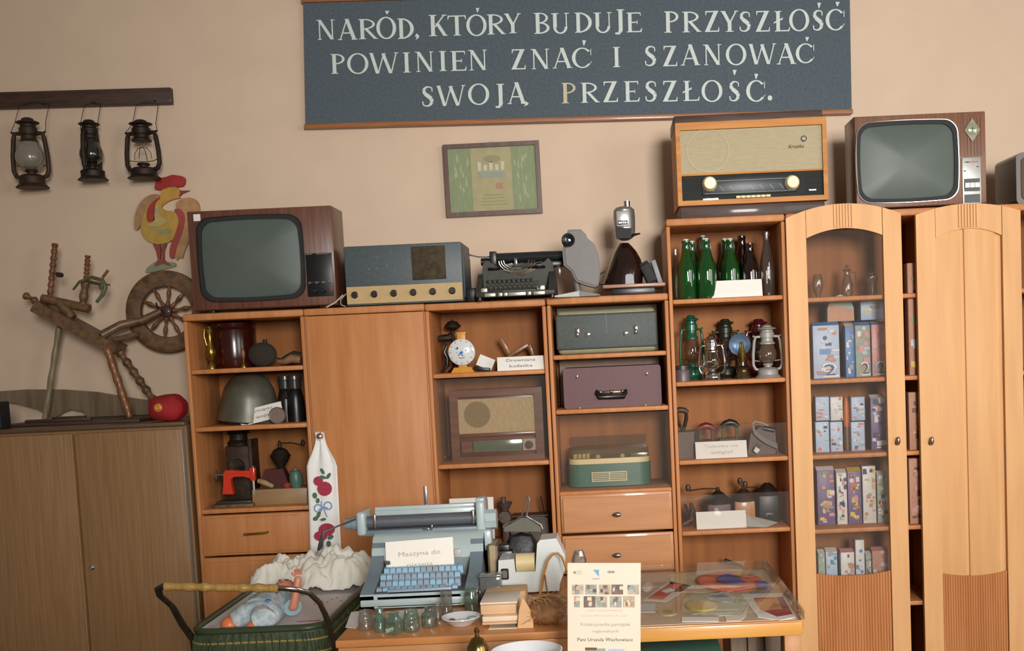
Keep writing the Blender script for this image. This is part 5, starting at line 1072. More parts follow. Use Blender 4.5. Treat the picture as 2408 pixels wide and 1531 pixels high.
# ---------------- unit 5, irons
zb = S5[2]
def iron(label, x0, x1, yt, Y, bodym, handm, box=False):
    cx, w_, h = place(x0, x1, yt, Y, zb, 1075); o = thing('flat_iron', label, 'iron', (cx, Y, zb), 0, 'old irons on the third shelf'); hw = w_/2; hb = h*.5
    B().slab([(-hw, -.045), (-hw*.2, -.06), (hw*.6, -.04), (hw, 0), (hw*.6, .04), (-hw*.2, .06), (-hw, .045)], 0, hb).mk('body', bodym, o)
    B().tube([(-hw*.6, 0, hb-.01), (-hw*.65, 0, hb+h*.16), (-hw*.4, 0, h*.88)], .007, 8).tube([(hw*.5, 0, hb-.01), (hw*.55, 0, hb+h*.18), (hw*.45, 0, h*.86)], .007, 8).mk('posts', bodym, o)
    B().tube([(-hw*.75, 0, h*.84), (-hw*.4, 0, h*.93), (0, 0, h*.96), (hw*.4, 0, h*.92), (hw*.7, 0, h*.82)], [.010, .014, .016, .014, .010], 12).mk('handle', handm, o)
cx, w_, h = place(1592, 1640, 958, 4.72, zb, 1078); q = lambda x, y: (P(x, y, 4.72).x-cx, P(x, y, 4.72).z-zb)
o = thing('charcoal_iron', 'tall charcoal iron with upright looped handle, leftmost on the iron shelf', 'iron', (cx, 4.74, zb)); BI = mat('dusty_grey_iron', '#5c4d45', .6, .3)
B().slab([(-w_*.5, -.05), (w_*.3, -.05), (w_*.55, 0), (w_*.3, .05), (-w_*.5, .05)], 0, .10).mk('body', BI, o)
B().slab([(-w_*.52, -.052), (w_*.32, -.052), (w_*.57, 0), (w_*.32, .052), (-w_*.52, .052)], .10, .112).mk('lid', BI, o)
a = q(1606, 1015)[0]; zz = lambda y: q(1606, y)[1]
B().tube([(a, 0, .11), (a-.004, 0, zz(1010)), (a-.022, 0, zz(985)), (a-.024, 0, zz(972))], .007, 8).tube([(a, 0, .11), (a+.006, 0, zz(1010)), (a+.018, 0, zz(985)), (a+.018, 0, zz(972))], .008, 8).mk('bracket', IRON, o)
B().tube([(a-.03, 0, zz(966)), (a-.01, 0, zz(964)), (a+.012, 0, zz(966)), (a+.026, 0, zz(972))], [.010, .013, .013, .009], 12).mk('handle', DARKWOOD, o)
iron('old iron with a red wooden handle behind the written card', 1636, 1688, 998, 4.76, BI, mat('dark_red_handle', '#6e1d18', .4))
iron('old iron with a dark green handle right of the red-handled one', 1690, 1746, 990, 4.76, mat('olive_grey_iron', '#5e5b47', .5, .3), mat('black_green_handle', '#20261e', .4))
cx, w_, h = place(1758, 1828, 990, 4.72, zb, 1072); q = lambda x, y: (P(x, y, 4.72).x-cx, P(x, y, 4.72).z-zb)
o = thing('electric_iron', 'dark electric iron wrapped in grey cable with white plug', 'iron', (cx, 4.73, zb))
B().prism([q(1757, 1068), q(1765, 1020), q(1790, 1002), q(1822, 1012), q(1826, 1060), q(1820, 1069)], -.02, .03).mk('sole', mat('dark_brown_metal', '#3c2a24', .4, .4), o)
B().tube([q(1776, 1004)[:1]+(-.01, q(1776, 1004)[1]), q(1800, 1008)[:1]+(-.015, q(1800, 1008)[1]), q(1820, 1012)[:1]+(-.01, q(1820, 1012)[1])], [.006, .011, .014], 12).mk('handle', BLACK, o)
cb = B()
for k in range(4): cb.tube([q(x, y+3*k)[:1]+(-.03-.004*k, q(x, y+3*k)[1]) for x, y in ((1768, 994), (1772, 1010), (1785, 1022), (1800, 1032), (1818, 1040), (1826, 1044))], .0035, 7)
cb.tube([q(x, y)[:1]+(-.03, q(x, y)[1]) for x, y in ((1768, 996), (1774, 990), (1790, 994), (1805, 1000))], .004, 7).tube([q(x, y)[:1]+(-.035, q(x, y)[1]) for x, y in ((1820, 1045), (1826, 1058), (1828, 1067))], .002, 6)
cb.mk('cable', mat('grey_cable', '#7d7a78', .5), o)
c = q(1776, 1055); B().cyl((c[0]-.006, -.05, c[1]-.010), (c[0]+.006, -.052, c[1]+.006), .011, .014).mk('plug', WHITE, o)
B().cyl((c[0]-.001, -.05, c[1]+.006), (c[0]+.008, -.05, c[1]+.026), .002, n=8).cyl((c[0]+.010, -.05, c[1]), (c[0]+.02, -.05, c[1]+.018), .002, n=8).mk('pins', CHROME, o)
card('white folded card reading Żelazka na węgiel before the irons', 1636, 1757, 1038, 1081, 4.635, zb, ('Żelazka na', 'węgiel'), ink=PALEINK)
# ---------------- unit 5, grinders
zb = S5[3]
def mill(label, x0, x1, ys, yt, crank, bodym, dome, Y=4.76):
    cx, w_, h = place(x0, x1, ys, Y, zb, 1240); q = lambda x, y: (P(x, y, Y).x-cx, P(x, y, Y).z-zb)
    o = thing('coffee_grinder', label, 'coffee grinder', (cx, Y, zb), 0, 'coffee grinders on the fourth shelf'); hw = w_/2; c = q((x0+x1)/2, ys); t = q((x0+x1)/2, yt)[1]
    B().box(-hw*.92, hw*.92, -hw*.8, hw*.8, 0, c[1], .006).mk('body', bodym, o)
    B().box(-.02, .02, -hw*.8-.003, -hw*.8+.004, .02, .045, .001).ball((0, -hw*.8-.006, .033), .005).mk('drawer', bodym, o)
    B().lathe([(hw*1.0, c[1]-.002), (hw*1.02, c[1]+.006), (hw*.85, c[1]+.02), (hw*.5, c[1]+.04), (.012, c[1]+.05), (.008, t-.01), (.007, t)]).mk('dome', dome, o)
    e = q(*crank); B().tube([(0, 0, t-.006), ((e[0])*.5, -.004, (t+e[1])/2+.002), (e[0], -.006, e[1])], .003, 8).mk('crank', dome, o)
    B().lathe([(0, -.002), (.009, .0), (.012, .014), (.008, .026), (0, .028)], (e[0], -.006, e[1])).mk('crank_knob', DARKWOOD, o)
mill('dark brown coffee grinder with crank pointing left, leftmost of three', 1660, 1720, 1182, 1146, (1618, 1154), mat('dusty_brown_metal', '#4f3c38', .5, .3), IRON)
mill('coffee grinder with pale wooden box body between two dark ones', 1724, 1776, 1176, 1150, (1740, 1138), wood('grinder_wood', '#a8743a', '#8f5f2e'), RUST, 4.75)
mill('black grey coffee grinder, rightmost of three', 1780, 1832, 1162, 1146, (1752, 1146), mat('blue_black_metal', '#2f2e30', .4, .4), IRON)
cx, w_, h = place(1600, 1645, 1175, 4.74, zb, 1240)
o = thing('old_cutter', 'small worn metal and wood gadget left of the grinders', 'kitchen tool', (cx, 4.74, zb))
B().tube([(-.02, 0, .0), (0, 0, .03), (.012, 0, .07), (.004, 0, .10)], [.014, .016, .012, .006], 10).tube([(.0, .0, .05), (-.02, 0, .095)], .006, 8).mk('body', IRON, o)
B().tube([(-.035, -.01, .008), (.01, -.012, .03), (.035, -.01, .075)], [.007, .008, .005], 8).mk('wooden_part', OLDWOOD2, o)
card('blank folded white card before the coffee grinders', 1638, 1755, 1203, 1244, 4.64, zb, (), name='name_card')
cx, w_, z0_, h = bp(1752, 1828, 1210, 1252, 4.62, zb)
o = B().raw([(-w_*.5, .06, .045), (-.01, .07, .03), (w_*.55, .01, .012), (.02, -.035, .002), (-w_*.5, -.01, .004), (-w_*.5, .06, .044), (-.01, .07, .029), (w_*.55, .01, .011), (.02, -.035, .001), (-w_*.5, -.01, .003)], [(0, 1, 2, 3, 4), (9, 8, 7, 6, 5), (0, 5, 6, 1), (1, 6, 7, 2), (2, 7, 8, 3), (3, 8, 9, 4), (4, 9, 5, 0)]).mk('loose_paper', mat('greyish_paper', '#c3c1bb', .7), loc=(cx+.002, 4.65, zb)); tag(o, 'loose white sheet slipping off the shelf right of the blank card, under the rightmost grinder', 'paper')
zb = S5[4]; cx, w_, h = place(1705, 1770, 1318, 4.78, zb, 1330)
o = thing('dark_shaft', 'dark thin stick poking up behind the glass table top, lowest visible shelf', 'stick', (cx, 4.80, zb)); B().tube([(w_*.5, 0, 0), (w_*.1, 0, h*.8), (-w_*.5, 0, h)], [.006, .006, .009], 10).mk('shaft', IRON, o)
# ================================================================= packets behind the wardrobe glass
RB = random.Random(11)
PK = {n: mat('print_'+n, c, .45, var=.12, scale=60) for n, c in dict(red='#b9382f', blue='#4f7fb5', pblue='#a9bad0', white='#cfcdc8', navy='#2b3558', teal='#4f8c94', green='#5a8a4a', yellow='#c9b04a', pink='#c98a86', purple='#6d5a80', brown='#6b4a34', grey='#9a9a96', orange='#c56a32').items()}
def packet(label, x0, x1, yt, Y, zb, base, cols, depth=.06, nm='drink_carton', cat='carton', patches=14, big=None, top='gable', yb=None, grp='printed drink cartons in the wardrobe'):
    cx, w_, z0_, h = bp(x0, x1, yt, yb or 1000, Y, zb)
    if yb is None: h = P((x0+x1)/2, yt, Y).z-zb
    o = thing(nm, label, cat, (cx, Y, zb), 0, grp); hw = w_/2; ht = h*.94 if top == 'gable' else h
    B().box(-hw, hw, 0, depth, 0, ht, .002).mk('body', PK[base], o)
    if top == 'gable': B().raw([(-hw, 0, ht), (hw, 0, ht), (hw, depth, ht), (-hw, depth, ht), (-hw, depth/2, h), (hw, depth/2, h)], [(0, 1, 5, 4), (2, 3, 4, 5), (0, 4, 3), (1, 2, 5)]).mk('folded_top', PK[cols[0]], o)
    m = B()
    for k in range(patches):
        m.m(PK[RB.choice(cols)]); z = h*(.03+.86*RB.random()); x = -hw+w_*(.05+.7*RB.random()); dx = w_*(.12+.3*RB.random()); dz = h*(.02+.08*RB.random())
        x1_ = min(x+dx, hw-.001); z1_ = min(z+dz, ht-.002); y = -.0006-.0002*k
        if RB.random() < .45: s = .3*(RB.random()-.5)*dz; m.prism([(x, z), (x1_, z+s), (x1_-dx*.2, z1_), (x, z1_-s)], y, 0)
        elif RB.random() < .3: m.prism(circ((x+x1_)/2, (z+z1_)/2, min(dx, dz)*.6+.002, 10), y, 0)
        else: m.box(x, x1_, y, 0, z, z1_)
    m.mk('printed_label', None, o)
    if big:
        txt(big, 'number_outline', PAPER, o, hw*.25, h*.15, -.0050, h*.25, w_*.62, ex=.0002); txt(big, 'number', PK['navy'], o, hw*.25, h*.15, -.0056, h*.20, w_*.42, ex=.0002)
    return o
zb = SW[0]; Yg = 4.74
def goblet(label, xc, rp, yt, name, prof, gl=CLEAR, handle=False, cat='glass'):
    cx, w_, z0_, h = bp(xc-rp, xc+rp, yt, 692, Yg, zb); o = thing(name, label, cat, (cx, Yg, zb)); r = w_/2
    B().lathe([(a*r, b*h) for a, b in prof], cap=False).mk('bowl', gl, o)
    if handle: B().tube([(r*.7, 0, h*.75), (r*1.5, 0, h*.75), (r*1.5, 0, h*.4), (r*.7, 0, h*.38)], .003, 8).mk('handle', gl, o)
VEIL = glass('brownish_glassware', '#dcd2c6', .12, .04, .14, '#a8967f')
goblet('round cut-glass bowl, leftmost behind the wardrobe glass', 1923, 13, 645, 'glass_bowl', [(0, .02), (.4, 0), (.45, .1), (.8, .3), (1, .55), (.9, .85), (.7, 1)], VEIL)
goblet('clear glass jug with handle and stopper behind the wardrobe glass', 1992, 13, 622, 'glass_jug', [(0, 0), (.8, 0), (1, .1), (1, .4), (.7, .6), (.5, .7), (.6, .8), (.9, .84), (.3, .86), (.35, .95), (0, 1)], VEIL, True, 'jug')
goblet('clear stoppered glass bottle, rightmost behind the wardrobe glass', 2050, 14, 636, 'glass_decanter', [(0, 0), (.6, 0), (.8, .15), (.75, .5), (1, .6), (1, .75), (.5, .82), (.7, .9), (0, 1)], VEIL, False, 'decanter')
zb = SW[1]; G2 = 'printed drink cartons in the wardrobe'
packet('red and blue carton marked 2, leftmost on the wardrobe second shelf', 1912, 1974, 757, 4.70, zb, 'pblue', ['blue', 'pblue', 'white', 'red', 'red', 'navy'], big='2', yb=884, patches=20)
packet('narrow blue and white carton in the middle of the wardrobe second shelf', 1988, 2010, 760, 4.72, zb, 'blue', ['white', 'grey', 'blue', 'purple'], yb=884)
packet('grey-pink carton marked 2, beside the narrow blue carton', 2012, 2047, 757, 4.70, zb, 'grey', ['blue', 'pblue', 'white', 'red', 'pink'], big='2', yb=884, patches=18)
packet('pinkish carton marked 2 at the right edge of the wardrobe second shelf', 2050, 2084, 755, 4.70, zb, 'pink', ['blue', 'red', 'pink', 'grey'], big='2', yb=884, patches=14)
cx, w_, z0_, h = bp(1945, 2008, 694, 757, 4.73); zt_ = z0_
z2 = zt_+.0
o = thing('red_grey_packet', 'round-topped red and grey packet lying on the second shelf cartons', 'packet', (cx, 4.76, zt_+.003)); hw = w_/2
B().prism([(-hw, 0), (hw, 0), (hw*.98, h*.5), (hw*.7, h*.85), (0, h), (-hw*.7, h*.85), (-hw*.98, h*.5)], -.03, .03).mk('bag', PK['grey'], o)
B().prism([(-hw*.95, .003), (hw*.95, .003), (hw*.9, h*.4), (hw*.2, h*.5), (-hw*.9, h*.65)], -.032, -.029).mk('printed_label', PK['red'], o)
packet('blue and yellow packet lying on the right second shelf cartons', 2024, 2078, 697, 4.75, zt_+.003, 'pblue', ['yellow', 'white', 'blue', 'orange', 'green'], nm='snack_packet', cat='packet', top='flat', grp=None, yb=757)
zb = SW[2]; G3 = ['white', 'white', 'pblue', 'red', 'orange', 'grey', 'navy']
for i, (x0, x1) in enumerate(((1918, 1950), (1953, 1982), (2002, 2034))):
    pos = ('leftmost', 'second', 'third')[i]
    a = packet('pale blue and white milk carton, lower of the %s pair, wardrobe third shelf' % pos, x0, x1, 992, 4.70, zb, 'pblue', G3, nm='milk_carton', top='flat', yb=1062)
    zt2 = P((x0+x1)/2, 990, 4.70).z
    packet('pale blue and white milk carton, upper of the %s pair, wardrobe third shelf' % pos, x0, x1, 930, 4.705, zt2+.001, 'white' if i == 1 else 'pblue', G3, nm='milk_carton', top='gable', yb=990)
packet('tall white carton with a column of small labels on the wardrobe third shelf', 2048, 2084, 928, 4.70, zb, 'purple', ['white', 'white', 'white', 'pink', 'navy'], nm='milk_carton', yb=1062, patches=22)
cx, w_, z0_, h = bp(1984, 2000, 935, 1062, 4.74, zb)
o = thing('orange_brown_bottle', 'orange and brown bottle between the pale milk cartons', 'bottle', (cx, 4.75, zb)); r = w_/2
B().lathe([(0, 0), (r, 0), (r*1.1, h*.3), (r*.9, h*.45)]).mk('lower_body', PK['brown'], o); B().lathe([(r*.9, h*.45), (r, h*.6), (r*.8, h*.9), (r*.4, h)]).mk('upper_body', PK['orange'], o)
zb = SW[3]
for i, (x0, x1, yt, c, cols, lab) in enumerate(((1922, 1963, 1098, 'purple', ['white', 'pink', 'red', 'yellow', 'navy', 'green'], 'busy multicoloured carton, leftmost on the wardrobe fourth shelf'),
    (1968, 1992, 1104, 'white', ['white', 'pink', 'navy', 'grey'], 'white carton with small labels beside the leftmost busy carton'),
    (1994, 2026, 1100, 'purple', ['yellow', 'white', 'orange', 'pink', 'navy', 'green'], 'purple and yellow busy carton in the middle of the fourth shelf'),
    (2029, 2060, 1096, 'white', ['white', 'red', 'yellow', 'pink', 'navy'], 'white carton with a red top on the wardrobe fourth shelf'),
    (2063, 2088, 1108, 'grey', ['white', 'green', 'orange', 'navy'], 'grey-green carton at the right edge of the wardrobe fourth shelf'))):
    packet(lab, x0, x1, yt, 4.70, zb, c, cols, patches=26, yb=1238, top='gable' if i != 3 else 'flat')
zb = SW[4]
for x0, x1, yt, c, cols, lab in ((1925, 1941, 1294, 'grey', ['white', 'green'], 'grey-green narrow carton, leftmost on the lowest visible wardrobe shelf'), (1943, 1970, 1290, 'pblue', ['white', 'blue', 'grey', 'teal'], 'pale blue carton on the lowest visible wardrobe shelf'),
    (1978, 2010, 1292, 'white', ['pink', 'red', 'white', 'brown'], 'white and pink carton on the lowest visible wardrobe shelf'), (2013, 2034, 1270, 'white', ['blue', 'red', 'pblue', 'white'], 'tall white bottle-shaped carton with a blue cap on the lowest visible shelf'),
    (2037, 2050, 1298, 'grey', ['white', 'purple'], 'narrow grey carton beside the tall white one'), (2052, 2090, 1288, 'red', ['pink', 'red', 'white'], 'red carton at the right of the lowest visible wardrobe shelf')):
    packet(lab, x0, x1, yt, 4.70, zb, c, cols, yb=1410, patches=14, top='gable' if x0 != 2013 else 'flat')
# narrow gap between the doors
for x0, x1, yt, yb, c, cols, lab, s in ((2139, 2158, 618, 780, 'red', ['pblue', 'white', 'yellow', 'green', 'navy'], 'tall colourful packet in the gap between the wardrobe doors, upper part', 1), (2142, 2162, 922, 1066, 'red', ['red', 'orange', 'yellow', 'brown', 'green'], 'tall red packet in the gap between the wardrobe doors, lower part', 2), (2143, 2164, 1078, 1238, 'red', ['red', 'pink', 'brown', 'white'], 'long red packet in the gap between the wardrobe doors, above the white box', 3)):
    zz_ = SW[1] if s == 1 else (SW[2] if s == 2 else SW[3])
    packet(lab, x0-4, x1+14, yt, 4.64, zz_, c, cols, patches=22, yb=yb, nm='tall_packet', cat='packet', top='flat', grp=None)
# ================================================================= display table
TZ = .76
yf = PZ(1880, 1466, TZ).y; yb_ = PZ(1790, 1335, TZ).y
ta = PZ(797, 1497, TZ); tb = PZ(1897, 1468, TZ)
yf = (ta.y+tb.y)/2; tx0, tx1 = ta.x, tb.x; tcx = (tx0+tx1)/2; thw = (tx1-tx0)/2
tbl = thing('display_table', 'long wooden table carrying the blue typewriter, glassware and badges', 'table', (tcx, yf, 0))
TW = wood('table_wood', '#c98a52', '#b97a44', rough=.35, st=(1.2, 14, 14), coat=.3); AP = wood('table_apron_wood', '#c08a5a', '#ad7748', rough=.5, st=(1.2, 14, 14))
td = yb_-yf
B().box(-thw, thw, 0, td, TZ-.022, TZ, .004).mk('tabletop', TW, tbl)
xs_ = P(1500, 1500, yf).x-tcx
B().box(xs_-.1, thw-.004, -.006, .016, TZ-.042, TZ-.003, .004).mk('front_edge', wood('golden_edge', '#d39a4c', '#c68b40', rough=.35, st=(1.2, 14, 14), coat=.3), tbl)
B().box(-thw+.006, xs_-.1, .004, .022, TZ-.11, TZ-.023, .002).mk('apron', AP, tbl)
B().box(-thw+.01, thw-.01, td-.03, td-.012, TZ-.1, TZ-.023, .002).mk('apron', AP, tbl)
for x in (-thw+.01, thw-.055):
    for y in (.005, td-.06): B().box(x, x+.045, y, y+.045, 0, TZ-.022, .003).mk('leg', AP, tbl)
# glass plate over the right half
gx0 = PZ(1335, 1480, TZ).x-tcx; GZ = TZ+.026
gt = thing('glass_plate', 'clear plate raised over the badges on the right half of the display table', 'glass plate', (tcx, yf, TZ))
B().box(gx0, thw+.004, .004, td-.01, .024, .029, .001).mk('glass_pane', glass('table_glass', '#fdfdfb', .01, .02, .02, '#cdbfae', .2), gt)
for x in (gx0+.01, thw-.012):
    for y in (.012, td-.03): B().cyl((x, y, 0), (x, y, .0238), .006, n=12).mk('spacer', CLEAR, gt)
B().box(thw-.0, thw+.004, .006, td-.012, 0, .0238).mk('edge_strip', CLEAR, gt)
PLEX = mat('beige_backing', '#c5ab93', .6, var=.06)
pb_ = B().box(gx0+.02, thw-.012, .012, td-.03, .0, .0015).mk('backing_sheet', PLEX, loc=(tcx, yf, TZ)); tag(pb_, 'pinkish beige backing sheet under the clear plate on the table', 'sheet')
tz = TZ+.0016
def flat(label, name, cat, pts, mt, th=.0015, z=tz, extra=None, group=None):
    w3 = [PZ(x, y, z) for x, y in pts]; c = sum(w3, Vector())/len(w3)
    o = thing(name, label, cat, (c.x, c.y, z), 0, group); B().slab([(p.x-c.x, p.y-c.y) for p in w3], 0, th).mk('sheet', mt, o)
    for i, (nm, pp, m_) in enumerate(extra or []):
        w = [PZ(x, y, z) for x, y in pp]; B().slab([(p.x-c.x, p.y-c.y) for p in w], th+.0002+.0004*i, th+.0006+.0004*i).mk(nm, m_, o)
    return o
def ell(cx, cy, rx, ry, n=24): return [(cx+rx*cos(2*pi*i/n), cy+ry*sin(2*pi*i/n)) for i in range(n)]
CORAL = mat('coral_cloth', '#ea7050', .7, var=.15, scale=25, bump=.2); BLU = mat('royal_blue_cloth', '#2c4ca4', .6, scale=20); SIL = mat('pale_grey_card', '#cfd2cc', .5, var=.05)
CRD = mat('cream_card', '#cfc19f', .6)
# folded coral scarf
def cloth(label, name, cat, pts, mt, amp=.010, z=tz, base=.003):
    w3 = [PZ(x, y, z) for x, y in pts]; c = sum(w3, Vector())/len(w3); o = thing(name, label, cat, (c.x, c.y, z))
    vs = []; n = len(w3); R_ = 5
    for k in range(R_):
        t = 1-k/R_*.95
        vs += [((p.x-c.x)*t, (p.y-c.y)*t, 0 if k == 0 else base+amp*(.5+.5*sin(i*2.1+k*1.7))) for i, p in enumerate(w3)]
    vs.append((0, 0, base+amp*.6)); fs = [(k*n+i, k*n+(i+1) % n, (k+1)*n+(i+1) % n, (k+1)*n+i) for k in range(R_-1) for i in range(n)]+[((R_-1)*n+i, (R_-1)*n+(i+1) % n, R_*n) for i in range(n)]+[tuple(range(n))[::-1]]
    B().raw(vs, fs).mk('fabric', mt, o, sub=1); return o
flat('beige card lying under the coral scarf at the back of the table', 'pale_backing', 'card', [(1575, 1352), (1690, 1340), (1790, 1345), (1800, 1372), (1700, 1395), (1575, 1392)], CRD)
sc_ = cloth('crumpled coral pennant cloth with blue patches under the clear plate', 'coral_scarf', 'scarf', [(1616, 1368), (1640, 1350), (1690, 1343), (1745, 1346), (1795, 1352), (1812, 1372), (1795, 1388), (1740, 1395), (1690, 1396), (1640, 1388)], CORAL, z=tz+.002)
p_ = sc_.location
def onscarf(nm, pts, mt, k): 
    w = [PZ(x, y, tz+.016) for x, y in pts]; B().slab([(a.x-p_.x, a.y-p_.y) for a in w], .0135+.0004*k, .0145+.0004*k).mk(nm, mt, sc_)
onscarf('blue_patch', [(1686, 1358), (1712, 1348), (1732, 1356), (1755, 1370), (1720, 1374), (1690, 1368)], BLU, 1)
onscarf('blue_patch', [(1777, 1366), (1800, 1368), (1815, 1380), (1795, 1386), (1778, 1374)], BLU, 2)
onscarf('yellow_patch', [(1715, 1350), (1745, 1346), (1765, 1352), (1740, 1356)], PK['yellow'], 3)
onscarf('pink_patch', [(1742, 1352), (1780, 1352), (1770, 1358), (1745, 1358)], PK['pink'], 4)
flat('red and silver striped card at the left of the clear plate', 'striped_card', 'card', [(1512, 1412), (1570, 1368), (1626, 1378), (1566, 1416)], SIL, extra=[('red_panel', [(1522, 1409), (1572, 1375), (1606, 1374), (1560, 1411)], mat('bright_red_print', '#d2443c', .5)), ('white_mark', [(1555, 1392), (1575, 1384), (1590, 1390), (1568, 1396)], PAPER)])
cloth('crumpled white and pink rosette behind the information sheet', 'rosette', 'rosette', [(1505, 1395), (1508, 1372), (1525, 1366), (1540, 1375), (1536, 1390), (1520, 1396)], mat('pinkish_white_cloth', '#dcbcb8', .6), .006)
flat('pale blue card beside the information sheet under the clear plate', 'pale_blue_card', 'card', [(1500, 1420), (1541, 1420), (1541, 1440), (1500, 1441)], mat('pale_blue_white', '#c9d4dc', .4))
flat('small oval greenish badge left of the yellow oval', 'oval_badge', 'badge', ell(1570, 1441, 24, 8), mat('pale_olive', '#b9b27f', .4), .003, extra=[('inner_oval', ell(1570, 1441, 12, 4, 16), mat('olive_print', '#8a8a4c', .5))])
flat('large cream petal-edged card under the yellow oval', 'cream_card_large', 'card', [(1600, 1436), (1610, 1405), (1640, 1396), (1700, 1392), (1752, 1400), (1756, 1420), (1740, 1447), (1690, 1449), (1660, 1440), (1630, 1446)], mat('cream_green_card', '#c9c7ae', .5))
flat('bright yellow oval badge on the cream card', 'yellow_badge', 'badge', ell(1650, 1426, 37, 12), mat('yellow_enamel_rim', '#d8bf3a', .25, coat=.5), .004, z=tz+.002, extra=[('yellow_dome', ell(1650, 1425, 28, 7), mat('bright_yellow', '#e3b516', .2, coat=.5))])
flat('pale blue printed folded leaflet behind the yellow oval badge', 'leaflet', 'leaflet', [(1655, 1402), (1700, 1392), (1728, 1404), (1720, 1418), (1670, 1410)], SIL, z=tz+.002, extra=[('blue_print', [(1662, 1404), (1700, 1398), (1718, 1406), (1690, 1408)], mat('blue_grey_print', '#7f9ab8', .5))])
flat('long pale card along the front under the clear plate', 'pale_strip_card', 'card', [(1602, 1452), (1690, 1452), (1690, 1462), (1604, 1463)], PAPER)
flat('pale card right of the long strip along the table front', 'pale_strip_card', 'card', [(1704, 1450), (1745, 1446), (1760, 1420), (1752, 1452), (1740, 1461), (1708, 1461)], CREAMP)
flat('white card with dark red panel and golden picture, front right of the table', 'red_panel_card', 'card', [(1742, 1398), (1840, 1396), (1872, 1452), (1835, 1460), (1782, 1452)], PAPER, .002, extra=[('red_panel', [(1772, 1408), (1842, 1406), (1864, 1446), (1828, 1452), (1790, 1436)], mat('dark_red_print', '#a8383a', .5)), ('golden_picture', [(1774, 1412), (1828, 1408), (1840, 1434), (1790, 1437)], mat('golden_print', '#dca061', .5, col2='#c97f45', scale=60))])
flat('little blue-grey label between the scarf and the white red card', 'blue_label', 'label', [(1764, 1392), (1782, 1390), (1790, 1396), (1770, 1400)], mat('blue_grey_print2', '#93a3b8', .5))
# things seen under the table at the right
cx, w_, z0, h = bp(1490, 1700, 1512, 1700, yf+.25, None)
tag(B().box(-w_/2, w_/2, 0, .3, 0, .62, .006).mk('green_chest', mat('teal_green_paint', '#4c7566', .5), loc=(cx, yf+.2, 0)), 'teal green chest standing under the right half of the display table', 'chest')
cx, w_, z0, h = bp(1720, 1880, 1515, 1700, yf+.35, None)
m = B()
for i in range(4): m.box(-w_/2+i*w_/4, -w_/2+i*w_/4+w_*.12, 0, .02, 0, .66)
m.box(-w_/2, w_/2, .02, .26, 0, .66)
tag(m.mk('dark_crate', wood('dark_slats', '#6b5440', '#574331', st=(12, 12, 1)), loc=(cx, yf+.32, 0)), 'dark slatted crate under the right end of the display table', 'crate')
